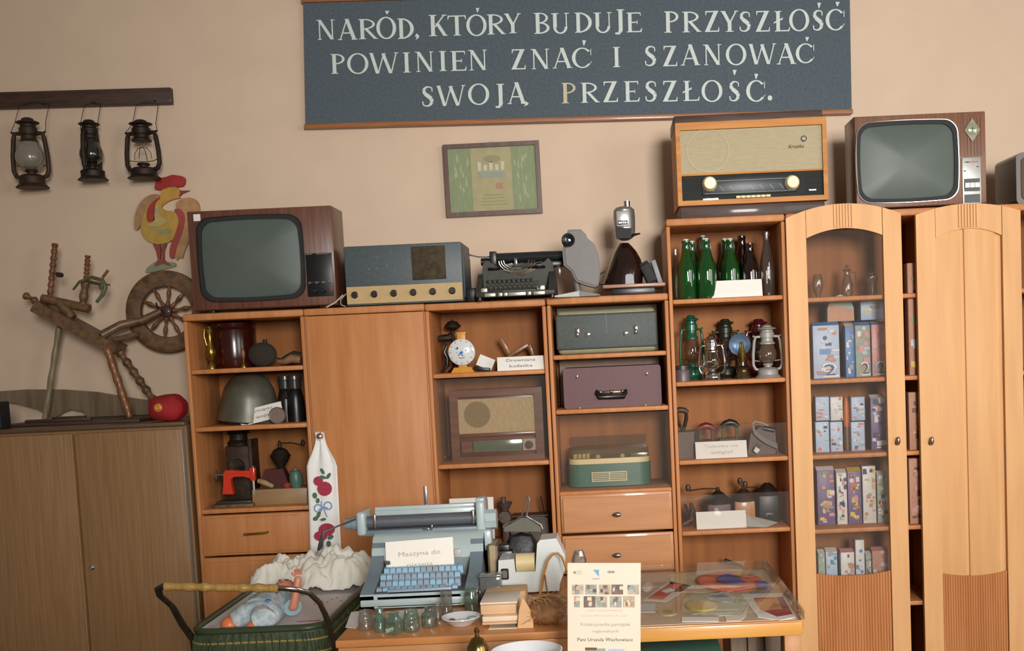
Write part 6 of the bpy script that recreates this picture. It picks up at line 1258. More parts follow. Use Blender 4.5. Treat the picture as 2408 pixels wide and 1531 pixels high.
# ================================================================= pale blue typewriter
def typewriter_blue():
    yF = PZ(860, 1437, TZ).y; L = PZ(849, 1437, TZ); R = PZ(1128, 1420, TZ); cx = (L.x+R.x)/2; hw = (R.x-L.x)/2
    o = thing('typewriter', 'pale blue office typewriter with light blue keys on the display table', 'typewriter', (cx, yF, TZ))
    BL = mat('pale_blue_grey_enamel', '#aab8b8', .35, var=.05, coat=.3); GR = mat('blue_grey_body', '#6c7981', .45, var=.08); DK = mat('dark_slate', '#3f444a', .5)
    # profile along depth: y, z of body sides
    B().prism([(-hw, .006), (hw, .006), (hw, .05), (-hw, .05)], 0, .02).box(-hw, hw, -.004, .02, .012, .034, .004).mk('front_rail', BL, o)
    side = [(0.0, .006), (.40, .006), (.40, .17), (.36, .185), (.24, .19), (.215, .165), (.20, .135), (.12, .085), (.01, .055), (0, .045)]
    for s in (-1, 1):
        x0, x1 = sorted((s*hw, s*(hw-.042))); vs = [(x, y, z) for x in (x0, x1) for y, z in side]; n = len(side)
        B().raw(vs, [tuple(range(n))[::-1], tuple(range(n, 2*n))]+[(i, (i+1) % n, n+(i+1) % n, n+i) for i in range(n)]).mk('side_cheek', GR, o)
    B().box(-hw+.05, hw-.05, .0, .05, .006, .045, .004).box(-hw+.05, hw-.05, .04, .2, .006, .052, .003).mk('key_tray', GR, o)
    B().box(-hw+.043, hw-.043, .008, .2, .05, .053).mk('key_well', DK, o)
    # top cover: sloping front then flat ledge
    cov = [(.195, .12), (.205, .150), (.235, .188), (.26, .198), (.33, .200), (.40, .19), (.40, .05), (.25, .05)]
    vs = [(x, y, z) for x in (-hw, hw) for y, z in cov]; n = len(cov)
    B().raw(vs, [tuple(range(n))[::-1], tuple(range(n, 2*n))]+[(i, (i+1) % n, n+(i+1) % n, n+i) for i in range(n)]).mk('top_cover', BL, o)
    KA = mat('light_blue_key', '#8fb4cc', .35, var=.08); KB = mat('grey_blue_key', '#8e9dac', .35, var=.08)
    k0, k1 = -hw+.045, hw-.055; rk = random.Random(4)
    for r in range(4):
        n = 13; y = .035+.036*(3-r)+.0; z = .062+.0135*(3-r)
        for i in range(n):
            x = k0+(k1-k0)*(i+.5+(.25*((r+1) % 2)))/(n+.5)
            if r == 3 and i == 11: continue
            B().raw([(x-.0095, y-.011, z-.022), (x+.0095, y-.011, z-.022), (x+.0095, y+.011, z-.022), (x-.0095, y+.011, z-.022), (x-.0082, y-.008, z), (x+.0082, y-.008, z), (x+.0082, y+.010, z+.003), (x-.0082, y+.010, z+.003)],
                    [(3, 2, 1, 0), (4, 5, 6, 7), (0, 1, 5, 4), (1, 2, 6, 5), (2, 3, 7, 6), (3, 0, 4, 7)]).mk('key', KA if rk.random() < .6 else KB, o)
    B().box(-.1, .1, .008, .022, .045, .062, .003).mk('space_bar', KB, o)
    B().lathe([(.008, 0), (.010, .006), (.006, .012), (0, .013)], (-hw+.062, .15, .115)).mk('silver_knob', CHROME, o)
    B().box(hw-.095, hw-.072, .19, .2, .12, .147, .002).mk('scale_plate', mat('pale_scale', '#b6b6b0', .4), o)
    t = txt('L', 'badge_letter', DK, o, hw-.07, .166, .2165, .008)
    t.rotation_euler = (-.6, 0, 0); t.location = (0, .1, .028)
    # carriage
    X = lambda x, y=1240: P(x, y, yF+.32).x-cx; z = .236
    xl, xr = X(868), X(1125)
    B().cyl((xl, .30, z-.004), (xr, .30, z-.004), .021, n=30).mk('platen', mat('grey_platen', '#5b5e64', .45, .1), o)
    B().box(xl+.02, xr, .325, .375, z-.02, z+.030, .004).box(xl+.02, xr, .33, .345, z+.02, z+.042, .003).mk('paper_table', BL, o)
    B().box(xl-.005, xr+.01, .27, .40, z-.048, z-.028, .004).mk('carriage_rail', GR, o)
    for s, x in ((-1, xl), (1, xr)):
        B().box(min(x, x+s*.03), max(x, x+s*.03), .262, .385, z-.045-(.03 if s > 0 else 0), z+.036+(.02 if s > 0 else 0), .010, seg=3).mk('end_cover', BL, o)
    B().cyl((xl-.03, .30, z-.006), (xl-.046, .30, z-.006), .024, n=26).cyl((xl-.046, .30, z-.006), (xl-.075, .30, z-.006), .02, .018, n=26).mk('platen_knob', mat('blue_grey_knob', '#7f8c94', .4), o)
    B().cyl((xr+.03, .30, z-.012), (xr+.066, .30, z-.012), .034, n=8).mk('platen_knob', BL, o)
    B().box(xr+.006, xr+.05, .25, .30, z-.11, z-.04, .008).mk('release_lever', BL, o)
    B().box(xr+.0, xr+.03, .27, .35, z+.05, z+.066, .006).mk('paper_release', BL, o)
    B().tube([(xl-.035, .275, z+.012), (xl-.075, .22, z+.002), (xl-.12, .18, z-.012), (xl-.123, .178, z-.03), (xl-.130, .176, z-.055), (xl-.138, .176, z-.07)], [.0025, .003, .004, .007, .008, .004], 8).mk('return_lever', mat('dull_steel', '#6d6c68', .3, .8), o)
    B().box(X(998), X(1006), .34, .346, z+.03, P(1003, 1143, yF+.34).z-TZ, .001).mk('paper_support', STEEL, o)
    B().box(-.022, -.0, .262, .275, z-.034, z-.026, .002).box(.004, .012, .262, .275, z-.036, z-.016, .002).mk('type_guide', CHROME, o)
    for x in (xl+.03, xr-.01): B().box(x-.004, x+.004, .27, .285, z-.02, z+.026, .002).mk('margin_stop', STEEL, o)
    for sx in (-1, 1):
        for y in (.02, .37): B().cyl((sx*(hw-.03), y, 0), (sx*(hw-.03), y, .008), .012).mk('foot', BLACK, o)
    # card resting on it
    Y = yF+.185; p0, p1 = P(908, 1335, Y), P(1068, 1262, Y)
    c0, w_, z0_, h_ = bp(908, 1068, 1268, 1336, Y)
    cc = thing('typewriter_card', 'white card reading Maszyna do pisania propped on the pale blue typewriter', 'card', (c0, Y-.012, z0_), ry=-.035)
    B().box(-w_/2, w_/2, 0, .001, 0, h_, T=RT(rx=-.25)).mk('sheet', mat('bright_card', '#ece6da', .7, var=.02), cc)
    for s, zc in (('Maszyna do', .5), ('pisania', .12)):
        t = txt(s, 'writing', PALEINK, None, 0, 0, 0, h_*.21, w_*(.62 if zc > .3 else .38)); t.parent = cc; t.rotation_euler = (-.25, 0, 0); t.location = (0, .25*h_*zc-.0014, h_*zc)
typewriter_blue()
# ================================================================= white film viewer with cream roll
def viewer():
    Yf = PZ(1180, 1400, TZ).y; Yf = min(Yf, 3.62); Y = Yf
    cx, w_, z0, h = bp(1171, 1316, 1266, 1394, Y, None); q = lambda x, y: (P(x, y, Y).x-cx, P(x, y, Y).z-TZ)
    o = thing('adding_machine', 'white desktop machine with cream paper roll and raised right tower on the table', 'office machine', (cx, Y, TZ))
    WM = mat('greyish_white_enamel', '#cfd3cf', .35, var=.03, coat=.2)
    b0 = .006
    B().prism([q(1171, 1390)[:1]+(b0,), q(1315, 1384)[:1]+(b0,), q(1318, 1312), q(1308, 1266), q(1270, 1270), q(1263, 1278), q(1259, 1344), q(1212, 1346), q(1209, 1315), q(1172, 1318)], 0, .11).mk('housing', WM, o)
    B().raw([q(1308, 1266)[:1]+(0, q(1308, 1266)[1]), q(1328, 1310)[:1]+(.03, q(1328, 1310)[1]), q(1328, 1345)[:1]+(.03, q(1328, 1345)[1]), q(1309, 1386)[:1]+(0, b0), q(1308, 1266)[:1]+(.11, q(1308, 1266)[1]-.004), q(1328, 1310)[:1]+(.10, q(1328, 1310)[1]), q(1328, 1345)[:1]+(.10, q(1328, 1345)[1]), q(1309, 1386)[:1]+(.11, b0)], [(0, 1, 2, 3), (7, 6, 5, 4), (0, 4, 5, 1), (1, 5, 6, 2), (2, 6, 7, 3)]).mk('side_housing', mat('bright_white_enamel', '#d9dcd9', .3, var=.02), o)
    a, b = q(1213, 1330), q(1257, 1328); zc = (q(1235, 1308)[1]+q(1235, 1344)[1])/2
    B().cyl((a[0], .03, zc), (b[0], .03, zc), .030, n=28).mk('paper_roll', CREAM, o)
    a = q(1187, 1350); B().prism(rrect(a[0]-.012, a[0]+.013, a[1]-.018, a[1]+.018, .005), -.003, .002).mk('button_bezel', BLACK, o)
    B().prism(rrect(a[0]-.007, a[0]+.008, a[1]-.012, a[1]+.012, .003), -.006, .001).mk('button', mat('grey_button', '#6e655f', .4), o)
    for x in (1180, 1300): c = q(x, 1390)[0]; B().cyl((c, .02, 0), (c, .02, .008), .01).mk('foot', BLACK, o)
    B().box(q(1174, 1392)[0], q(1190, 1392)[0], -.006, .0, .004, .012, .001).mk('foot_plate', BLACK, o)
    return Y
VY = viewer()
# black film spools, handbag, brown book, small grey box
Y = VY+.17; cx, w_, z0, h = bp(1180, 1275, 1234, 1330, Y, TZ); q = lambda x, y: (P(x, y, Y).x-cx, P(x, y, Y).z-TZ)
o = thing('black_handbag', 'black bag with grey wire frame handle behind the white desktop machine', 'bag', (cx, Y, TZ)); hw = w_/2
hb = q(1228, 1246)[1]
B().raw([(-hw*.75, -.035, 0), (hw*.8, -.035, 0), (hw*.8, .035, 0), (-hw*.75, .035, 0), (-hw, -.05, hb*.5), (hw, -.05, hb*.5), (hw, .05, hb*.5), (-hw, .05, hb*.5), (-hw*.9, -.012, hb), (hw*.85, -.012, hb), (hw*.85, .012, hb), (-hw*.9, .012, hb)], [(3, 2, 1, 0), (8, 9, 10, 11), (0, 1, 5, 4), (1, 2, 6, 5), (2, 3, 7, 6), (3, 0, 4, 7), (4, 5, 9, 8), (5, 6, 10, 9), (6, 7, 11, 10), (7, 4, 8, 11)]).mk('body', mat('soft_black_leather', '#1a191c', .45, var=.5, scale=14, bump=.6), o, sub=1)
hz = [q(1183, 1240), q(1190, 1232), q(1212, 1224), q(1226, 1216), q(1233, 1195), q(1238, 1172), q(1241, 1167), q(1245, 1172), q(1242, 1195), q(1238, 1214), q(1255, 1224), q(1272, 1234), q(1276, 1244)]
B().tube([(x, 0, z) for x, z in hz], .0028, 8).mk('wire_handle', STEEL, o)
B().prism([q(1186, 1240), q(1226, 1218), q(1240, 1218), q(1272, 1240), q(1272, 1250), q(1186, 1250)], -.003, .003).mk('upper_panel', mat('grey_green_panel', '#5d5b4f', .5), o)
cx, w_, z0, h = bp(1165, 1212, 1279, 1320, VY+.04, None); 
Y = VY+.135; cx, w_, z0, h = bp(1165, 1212, 1279, 1340, Y, TZ)
o = thing('black_camera', 'black folding camera standing left of the black handbag', 'camera', (cx-.006, Y, TZ))
B().box(-w_/2, w_/2, -.02, .02, 0, h*.86, .006).box(-w_*.2, w_*.35, -.018, .018, h*.84, h, .004).mk('body', BLACK, o)
B().lathe([(0, -.046), (.012, -.046), (.016, -.04), (.017, -.02)], (0, 0, h*.62), 'y').mk('lens', BLACK, o); B().lathe([(0, -.047), (.008, -.0475), (.01, -.046)], (0, 0, h*.62), 'y').mk('lens_glass', STEEL, o)
B().box(-.01, .008, -.022, -.019, h*.75, h*.82).box(w_*.2, w_*.4, -.022, -.019, h*.7, h*.78).mk('trim', CHROME, o)
Y = VY+.02; cx, w_, z0, h = bp(1143, 1168, 1290, 1365, Y, TZ)
o = thing('brown_book', 'old brown book standing between the blue typewriter and the white machine', 'book', (cx, Y+.05, TZ)); B().box(-w_/2, w_/2, 0, .14, 0, h, .003).mk('cover', mat('old_brown_leather', '#70573c', .5, col2='#4c3828', scale=20), o); B().box(-w_*.28, w_*.28, -.002, .12, .004, h+.001).mk('pages', mat('aged_pages', '#a79473', .7, stretch=(8, 1, .2)), o)
Y = 3.40; cx, w_, z0, h = bp(1128, 1178, 1352, 1400, Y, TZ)
o = thing('glass_block', 'small grey glassy box before the brown book', 'box', (cx, Y, TZ)); B().box(-w_/2, w_/2, 0, .05, 0, h*.92, .004).mk('body', glass('grey_block_glass', '#b8bcb8', .1, .05, .35, '#8d9090'), o); B().box(-w_*.52, w_*.52, -.002, .052, h*.92, h, .003).mk('lid', glass('pale_block_lid', '#d0d4d0', .12, .05, .3, '#b5b8b4'), o)
# wooden tongs leaning on white machine
Y = VY-.05; cx, w_, z0, h = bp(1266, 1332, 1305, 1410, Y, None); q = lambda x, y: (P(x, y, Y).x-cx, max(P(x, y, Y).z-TZ, .0))
o = thing('wooden_tongs', 'pale bent wooden tongs leaning on the right side of the white machine', 'tongs', (cx, Y, TZ)); TG = wood('tongs_wood', '#c58f4e', '#a9743a', sc=4)
pt = lambda L, y0=-.004: [(q(x, y)[0], y0, q(x, y)[1]) for x, y in L]
B().tube(pt([(1312, 1300), (1300, 1302), (1288, 1318), (1280, 1345), (1275, 1375), (1270, 1400), (1269, 1412)]), .005, 8, flat=.6).mk('arm', TG, o)
B().tube(pt([(1312, 1300), (1322, 1310), (1335, 1345), (1338, 1380)], -.006), .005, 8, flat=.6).mk('arm', TG, o)
B().tube(pt([(1282, 1350), (1285, 1375), (1290, 1400)], -.012), .004, 8, flat=.6).mk('arm', TG, o)
# straw bundle in brown paper
cx, cy = PZ(1285, 1470, TZ).x, PZ(1285, 1470, TZ).y; q3 = lambda x, y, z: PZ(x, y, z)
a = PZ(1236, 1482, TZ); b = PZ(1334, 1476, TZ)
o = thing('straw_bundle', 'tousled brown straw bundle between the cream blocks and the information sheet', 'straw bundle', ((a.x+b.x)/2, (a.y+b.y)/2+.06, TZ)); hw = (b.x-a.x)/2
RS = random.Random(5); m = B()
hs = P(1285, 1392, o.location.y).z-TZ
B().ball((0, 0, hs*.42), hs*.42, hw/(hs*.42)*.95, .07/(hs*.42), 1, 24).mk('core', mat('brown_straw', '#9a6d42', .8, col2='#74502f', scale=40, bump=.5), o)
for k in range(90):
    t = RS.random()*2*pi; u = RS.random(); p0 = Vector((hw*(RS.random()*1.7-.85), -.05+.1*RS.random(), hs*(.1+.75*RS.random()))); d = Vector((RS.uniform(-1, 1)*.045, RS.uniform(-1, .3)*.02, RS.uniform(-.4, 1)*.035))
    m.tube([p0-d, p0+Vector((0, -.012, .004)), p0+d], .0011, 4)
ob = m.mk('straws', mat('pale_straw', '#b98d58', .7, var=.3), o); ob['kind'] = 'stuff'
# cream wax or paper blocks
BLKC = mat('cream_peach_block', '#d8b085', .6, var=.06, scale=8); Y = 3.12
def block(label, x0, x1, yt, yb, Y, dep, mt=BLKC, name='folded_paper', z=None, rz=0, rx=0):
    cx, w_, z0, h = bp(x0, x1, yt, yb, Y, z)
    o = B().box(-w_/2, w_/2, 0, dep, 0, h, .002).mk(name, mt, loc=(cx, Y, z0 if z is None else z), rot=(rx, 0, rz)); tag(o, label, 'paper bundle'); return o, (z0 if z is None else z)+h
block('thin cream paper at the very bottom front of the cream bundle pile', 1150, 1252, 1484, 1492, 3.09, .12, CREAMP, z=TZ+.0005)
_, z1 = block('lowest cream peach bundle on the front of the table', 1134, 1240, 1462, 1486, 3.11, .13, z=TZ+.008)
_, z2 = block('bright white-cream layer in the middle of the cream bundle pile', 1134, 1224, 1449, 1462, 3.11, .12, mat('bright_cream', '#e8cfae', .6, var=.03), z=z1+.001)
_, z3 = block('upper cream peach bundle of the pile beside the saucer', 1130, 1214, 1422, 1448, 3.13, .12, z=z2+.001)
_, z4 = block('topmost thin cream sheet of the pile beside the saucer', 1128, 1216, 1416, 1421, 3.13, .14, CREAMP, z=z3+.001)
block('cream folded wrapper lying behind the cream bundle pile', 1140, 1236, 1392, 1420, 3.34, .10, mat('peach_wrap', '#d3ab7d', .6), z=TZ+.001)
a = P(1218, 1500, 3.11)
cx, w_, z0, h = bp(1216, 1256, 1402, 1488, 3.10, TZ+.001)
o = B().prism([(-w_*.5, 0), (w_*.45, 0), (w_*.42, h*.45), (-w_*.1, h), (-w_*.35, h*.6)], 0, .012).mk('folded_cardboard', mat('peach_cardboard', '#d6a878', .65), loc=(cx, 3.085, TZ+.001), rot=(-.1, 0, 0)); tag(o, 'peach cardboard flap standing between the cream pile and the straw bundle', 'cardboard')
# small glassware on the front of the table
GLW = glass('greenish_glass', '#c9d6cc', .12, .03, .14, '#93a79a'); GLG = glass('green_tint_glass', '#b4d0c0', .14, .03, .2, '#8fae9e'); GLP = glass('plain_glass', '#dcdcd6', .12, .03, .14, '#b4b0a8')
GP = 'small glass vessels on the front of the table'
def vessel(label, x0, x1, yt, yb, gl, prof, name, cat='glass', square=False, lid=None):
    p = PZ((x0+x1)/2, yb, TZ+.001); Y = p.y; a, b = P(x0, yb, Y), P(x1, yb, Y); w_ = b.x-a.x; h = P((x0+x1)/2, yt, Y).z-TZ
    o = thing(name, label, cat, (p.x, Y+w_*.25, TZ+.001), .3 if square else 0, GP); r = w_/2
    B().lathe([(u*r*(1.25 if square else 1), v*h) for u, v in prof], n=4 if square else 24, cap=False).mk('vessel', gl, o)
    if lid: B().lathe([(0, h*.98), (r*.3, h*.98), (r*.35, h*.86), (r*.2, h*.78), (0, h*.78)]).mk('stopper', gl, o)
SALT = [(0, .05), (.9, 0), (1, .08), (1, .55), (.95, .65), (.8, .9), (.85, 1)]; VIAL = [(0, .03), (.9, 0), (1, .06), (1, .62), (.6, .78), (.5, .92), (.65, .95), (.6, 1)]
vessel('small round glass pot, leftmost of the little glassware', 842, 876, 1438, 1482, GLP, SALT, 'glass_pot')
vessel('small greenish glass vial, second from the left end', 878, 908, 1434, 1486, GLG, VIAL, 'glass_vial', lid=True)
vessel('square green glass ink bottle among the little glassware', 910, 944, 1442, 1492, GLG, VIAL, 'ink_bottle', 'bottle', True)
vessel('short clear glass with wide mouth right of the square ink bottle', 948, 986, 1436, 1486, GLW, SALT, 'glass_jar')
vessel('rounded glass inkwell left of the saucer', 990, 1028, 1430, 1476, GLW, VIAL, 'inkwell', 'inkwell')
vessel('small clear tumbler behind the rounded inkwell', 1016, 1042, 1420, 1458, GLP, SALT, 'glass_tumbler')
vessel('tall narrow clear glass tube in front of the blue typewriter', 1037, 1064, 1390, 1446, GLP, [(0, .02), (.9, 0), (1, .05), (1, 1)], 'glass_tube')
vessel('taller clear jar beside the white saucer, right of the glass tube', 1092, 1126, 1386, 1444, GLW, [(0, .02), (.95, 0), (1, .05), (1, .75), (.8, .86), (.82, 1)], 'glass_jar')
vessel('short glass cup with silver rim behind the taller clear jar', 1112, 1146, 1376, 1420, GLP, SALT, 'glass_cup')
for lab, pts in (('torn white paper scrap at the left end of the table front', [(812, 1476), (826, 1440), (858, 1436), (846, 1468), (836, 1478)]), ('white paper sheet lying under the little glassware', [(905, 1440), (960, 1434), (1000, 1432), (1000, 1446), (950, 1458)])):
    flat(lab, 'paper_scrap', 'paper', pts, PAPER, .001, z=TZ)
c = PZ(1085, 1464, TZ+.006); a, b = P(1040, 1464, c.y), P(1132, 1464, c.y); r = (b.x-a.x)/2
o = thing('white_saucer', 'white saucer holding tiny trinkets at the front of the table', 'saucer', (c.x, c.y, TZ+.001))
B().lathe([(0, .004), (r*.5, .002), (r*.55, 0), (r*.6, .003), (r*.9, .018), (r, .022), (r*.99, .025), (r*.88, .02), (r*.6, .008), (0, .007)], n=40).mk('dish', mat('white_porcelain', '#d3d4d6', .15, var=.02, coat=.5), o)
o = B().lathe([(0, 0), (.009, 0), (.010, .008), (.006, .012), (0, .012)]).mk('silver_thimble', STEEL, loc=(c.x-.025, c.y-.008, TZ+.0085)); tag(o, 'tiny metal thimble in the white saucer, left side', 'thimble')
o = B().box(-.010, .010, -.008, .008, 0, .012, .003).mk('green_eraser', mat('sea_green', '#8db8a5', .4), loc=(c.x+.032, c.y, TZ+.0105)); tag(o, 'tiny sea-green piece in the white saucer, right side', 'trinket')
# crystal peeking over the information sheet
Y = 3.74; cx, w_, z0, h = bp(1343, 1380, 1304, 1350, Y, TZ)
o = thing('crystal_vase', 'clear ribbed crystal piece peeking behind the information sheet', 'vase', (cx, Y, TZ+.03)); r = w_/2
B().lathe([(0, 0), (r*.7, 0), (r*.9, .02), (r, h*.4), (r*.6, h*.8), (r*.3, h-.03), (0, h-.03)], n=9).mk('body', glass('crystal', '#dfe2e0', .2, .03, .2, '#c4bfba'), o)
# ================================================================= front bench with the sheet, bell and plate
BZ = .735
bx0, bx1 = P(900, 1531, 2.86).x, P(1500, 1531, 2.86).x
fb = thing('front_table', 'low table edge just below the picture, under the bell, plate and sheet', 'table', ((bx0+bx1)/2, 2.45, 0)); bh_ = (bx1-bx0)/2
B().box(-bh_, bh_, 0, .44, BZ-.025, BZ, .004).mk('tabletop', TW, fb)
for x in (-bh_+.02, bh_-.06):
    for y in (.02, .38): B().box(x, x+.04, y, y+.04, 0, BZ-.025, .003).mk('leg', AP, fb)
Y = 2.74; tl, tr = P(1335, 1331, Y), P(1507, 1338, Y); bl = P(1318, 1540, Y)
w_ = (tr-tl).length; hgt = tl.z-BZ
o = thing('information_sheet', 'cream paper sheet with photo strips and writing standing at the table front', 'information sheet', ((tl.x+tr.x)/2-.012, Y, BZ+.001), ry=.045)
hgt += .003
B().box(-w_/2, w_/2, -.0012, .0012, 0, hgt).mk('sheet', CREAMP, o)
X = lambda u: -w_/2+w_*u; Z = lambda y: hgt-(y-1335)/(1531-1335)*(hgt-(P(1415, 1531, Y).z-BZ))
def sq(nm, u0, u1, ya, yb_, m_, k=0): return B().box(X(u0), X(u1), -.0018-.0003*k, -.001, Z(yb_), Z(ya)).mk(nm, m_, o)
ph = [mat('photo_%s' % c, c, .6) for c in ('#8f8f88', '#55585e', '#7d6552', '#c9a290', '#8a9a94', '#9c9a84', '#d8c8ac')]; RP_ = random.Random(8)
for row, (ya, yb_, us) in enumerate(((1383, 1405, (.06, .24, .43, .60, .82)), (1409, 1434, (.09, .22, .38, .58, .76)))):
    for i, u in enumerate(us):
        wd_ = .16 if not (row and i == 0) else .08
        m = B().m(mat('photo_tone_%d' % ((i+row*2) % 4), ['#c0b5a0', '#a9aca2', '#c9ae92', '#7a6b62'][(i+row*2) % 4], .6, scale=90, var=.4)).box(X(u), X(u+wd_), -.0018, -.001, Z(yb_), Z(ya))
        for k in range(6):
            m.m(RP_.choice(ph)); a = u+RP_.random()*wd_*.7; z0_ = ya+RP_.random()*16
            m.box(X(a), X(min(a+.05*RP_.random()+.012, u+wd_)), -.0022-.0001*k, -.001, Z(min(z0_+8, yb_)), Z(z0_))
        m.mk('photograph', None, o)
B().m(PK['green']).prism(circ(X(.10), Z(1356), .004, 10), -.0018, -.001).m(mat('pale_logo', '#cfc7b4', .7)).box(X(.13), X(.20), -.0018, -.001, Z(1361), Z(1351)).mk('logo', None, o)
B().m(mat('sky_blue_print', '#6fa0c0', .6)).prism([(X(.35), Z(1350)), (X(.43), Z(1350)), (X(.43), Z(1366))], -.0018, -.001).m(INK).box(X(.34), X(.44), -.0018, -.001, Z(1371), Z(1370)).mk('logo', None, o)
m = B().m(INK)
for k in range(5): m.box(X(.55+.02*k), X(.562+.02*k), -.0018, -.001, Z(1357+k % 2), Z(1353-k % 2))
m.mk('logo', None, o)
PG = mat('pale_green_ink', '#8fa58c', .8); PR = mat('pale_red_ink', '#cda699', .8)
txt('Lokalna grupa działania', 'writing', PR, o, X(.5), Z(1441), -.0012, .0045, w_*.50); txt('konkurs Mistrzowie i ich pasje', 'writing', PR, o, X(.5), Z(1453), -.0012, .0048, w_*.62)
txt('Kolekcjonerka pamiątek', 'writing', PG, o, X(.52), Z(1473), -.0012, .0115, w_*.68); txt('regionalnych', 'writing', PG, o, X(.52), Z(1488), -.0012, .009, w_*.36)
txt('Pani Urszula Wachowiacz', 'writing', mat('dark_ink', '#4a4448', .8), o, X(.515), Z(1506), -.0012, .0092, w_*.76)
sq('photograph', .24, .52, 1526, 1560, PK['grey']); sq('photograph', .24, .40, 1524, 1530, PK['brown'], 1); sq('photograph', .56, .78, 1527, 1560, PK['pblue'])
# bell
p = P(1122, 1500, 2.70); hb = P(1126, 1474, 2.70).z-BZ
o = thing('brass_hand_bell', 'shiny brass bell whose top shows at the bottom edge before the cream pile', 'bell', (p.x, 2.70, BZ))
B().lathe([(.046, 0), (.044, .006), (.036, .02), (.031, .04), (.027, hb*.62), (.015, hb*.78), (.006, hb*.82), (.005, hb*.88), (.008, hb*.93), (.004, hb*.99), (0, hb)]).mk('body', mat('polished_brass', '#a58c50', .2, 1, col2='#7e6a3c'), o)
p = P(1237, 1531, 2.66); a, b = P(1150, 1531, 2.66), P(1322, 1531, 2.66); r = (b.x-a.x)/2
zr = P(1237, 1507, 2.66+r).z-BZ
o = thing('white_plate', 'white plate with blue flowers at the bottom edge before the straw bundle', 'plate', (p.x, 2.66, BZ)); PC = _mats['white_porcelain']
B().lathe([(0, .0), (r*.5, 0), (r*.55, .004), (r*.95, zr-.004), (r, zr), (r*.97, zr+.001), (r*.55, .010), (0, .008)], n=48).mk('dish', PC, o)
m = B()
for x, y, s in ((-.012, .78, .008), (.012, .80, .007), (0, .74, .005)): m.slab(circ(x, r*y, s, 10), zr*.62+.002, zr*.62+.006)
m.mk('flower_print', mat('plate_blue', '#6f8cc0', .4), o)
# ================================================================= embroidered towel hanging on the cupboard knob
Y = 4.566
kp = P(753, 1026, Y); tw = thing('embroidered_towel', 'white towel embroidered with red roses hanging from the cupboard knob', 'towel', (kp.x, Y, kp.z))
rows_ = [(1016, 742, 763), (1030, 744, 765), (1045, 741, 769), (1062, 735, 777), (1080, 727, 787), (1096, 722, 793), (1120, 723, 794), (1160, 725, 796), (1200, 727, 798), (1240, 728, 800), (1280, 729, 802), (1308, 730, 804)]
nx = 14; vs = []
for j, (y, xl, xr) in enumerate(rows_):
    a, b = P(xl, y, Y), P(xr, y, Y)
    for i in range(nx+1):
        u = i/nx; amp = .010*max(0, 1-j/7)+.002
        vs.append((a.x+(b.x-a.x)*u-kp.x, -amp*sin(u*pi*4+.6)-.012*(1 if j < 3 else .4)*0-(0 if j else 0), (a.z+(b.z-a.z)*u)-kp.z))
fs = [(j*(nx+1)+i, j*(nx+1)+i+1, (j+1)*(nx+1)+i+1, (j+1)*(nx+1)+i) for j in range(len(rows_)-1) for i in range(nx) if not (j < 1 and 5 <= i <= 8)]
o = B().raw(vs, fs).mk('cloth', mat('white_linen', '#e8e7e2', .85, var=.04, bump=.05), tw, soft=2); q_ = o.modifiers.new('t', 'SOLIDIFY'); q_.thickness = .002
def emb(nm, col, shapes):
    m = B()
    for i_, (x, y, rx, ry_, a) in enumerate(shapes):
        c = P(x, y, Y); k = 1/565
        m.prism([((c.x-kp.x)+(rx*cos(t)*cos(a)-ry_*sin(t)*sin(a))*k, (c.z-kp.z)+(rx*cos(t)*sin(a)+ry_*sin(t)*cos(a))*k) for t in [2*pi*i/14 for i in range(14)]], -.0075-.0003*i_, -.001)
    m.mk(nm, mat('thread_'+nm, col, .8, var=.2, scale=90), tw)
for s in ([(749, 1131, 11, 11, 0), (757, 1140, 8, 8, 0), (764, 1149, 17, 17, 0)], [(769, 1245, 19, 15, 0), (755, 1260, 16, 12, 0)]): emb('rose_embroidery', '#a8324a', s)
emb('leaf_embroidery', '#4f6e58', [(759, 1108, 4, 8, .5), (773, 1119, 4, 8, -.6), (760, 1122, 8, 4, -.3), (741, 1165, 5, 7, .2), (748, 1177, 4, 6, 0), (750, 1210, 4, 9, -.4), (743, 1219, 6, 5, .3), (761, 1221, 7, 3, .1), (778, 1263, 7, 5, .4), (774, 1278, 5, 7, .1)])
m = B()
def ringp(x, y, r, k=1/565):
    c = P(x, y, Y); return [((c.x-kp.x)+r*k*cos(2*pi*i/14), -.006, (c.z-kp.z)+r*k*sin(2*pi*i/14)) for i in range(14)]
m.tube(ringp(749, 1195, 9), .0028, 6, True).tube(ringp(772, 1189, 9), .0028, 6, True).tube([(P(x, y, Y).x-kp.x, -.006, P(x, y, Y).z-kp.z) for x, y in ((750, 1200), (760, 1192), (772, 1194))], .003, 6)
for L in (((760, 1190), (766, 1205), (770, 1215)), ((757, 1178), (757, 1190)), ((759, 1275), (762, 1290), (772, 1300)), ((762, 1288), (750, 1292), (745, 1302))):
    m.tube([(P(x, y, Y).x-kp.x, -.006, P(x, y, Y).z-kp.z) for x, y in L], .0025, 6)
m.mk('ribbon_embroidery', mat('thread_blue', '#7b9cc4', .8), tw)
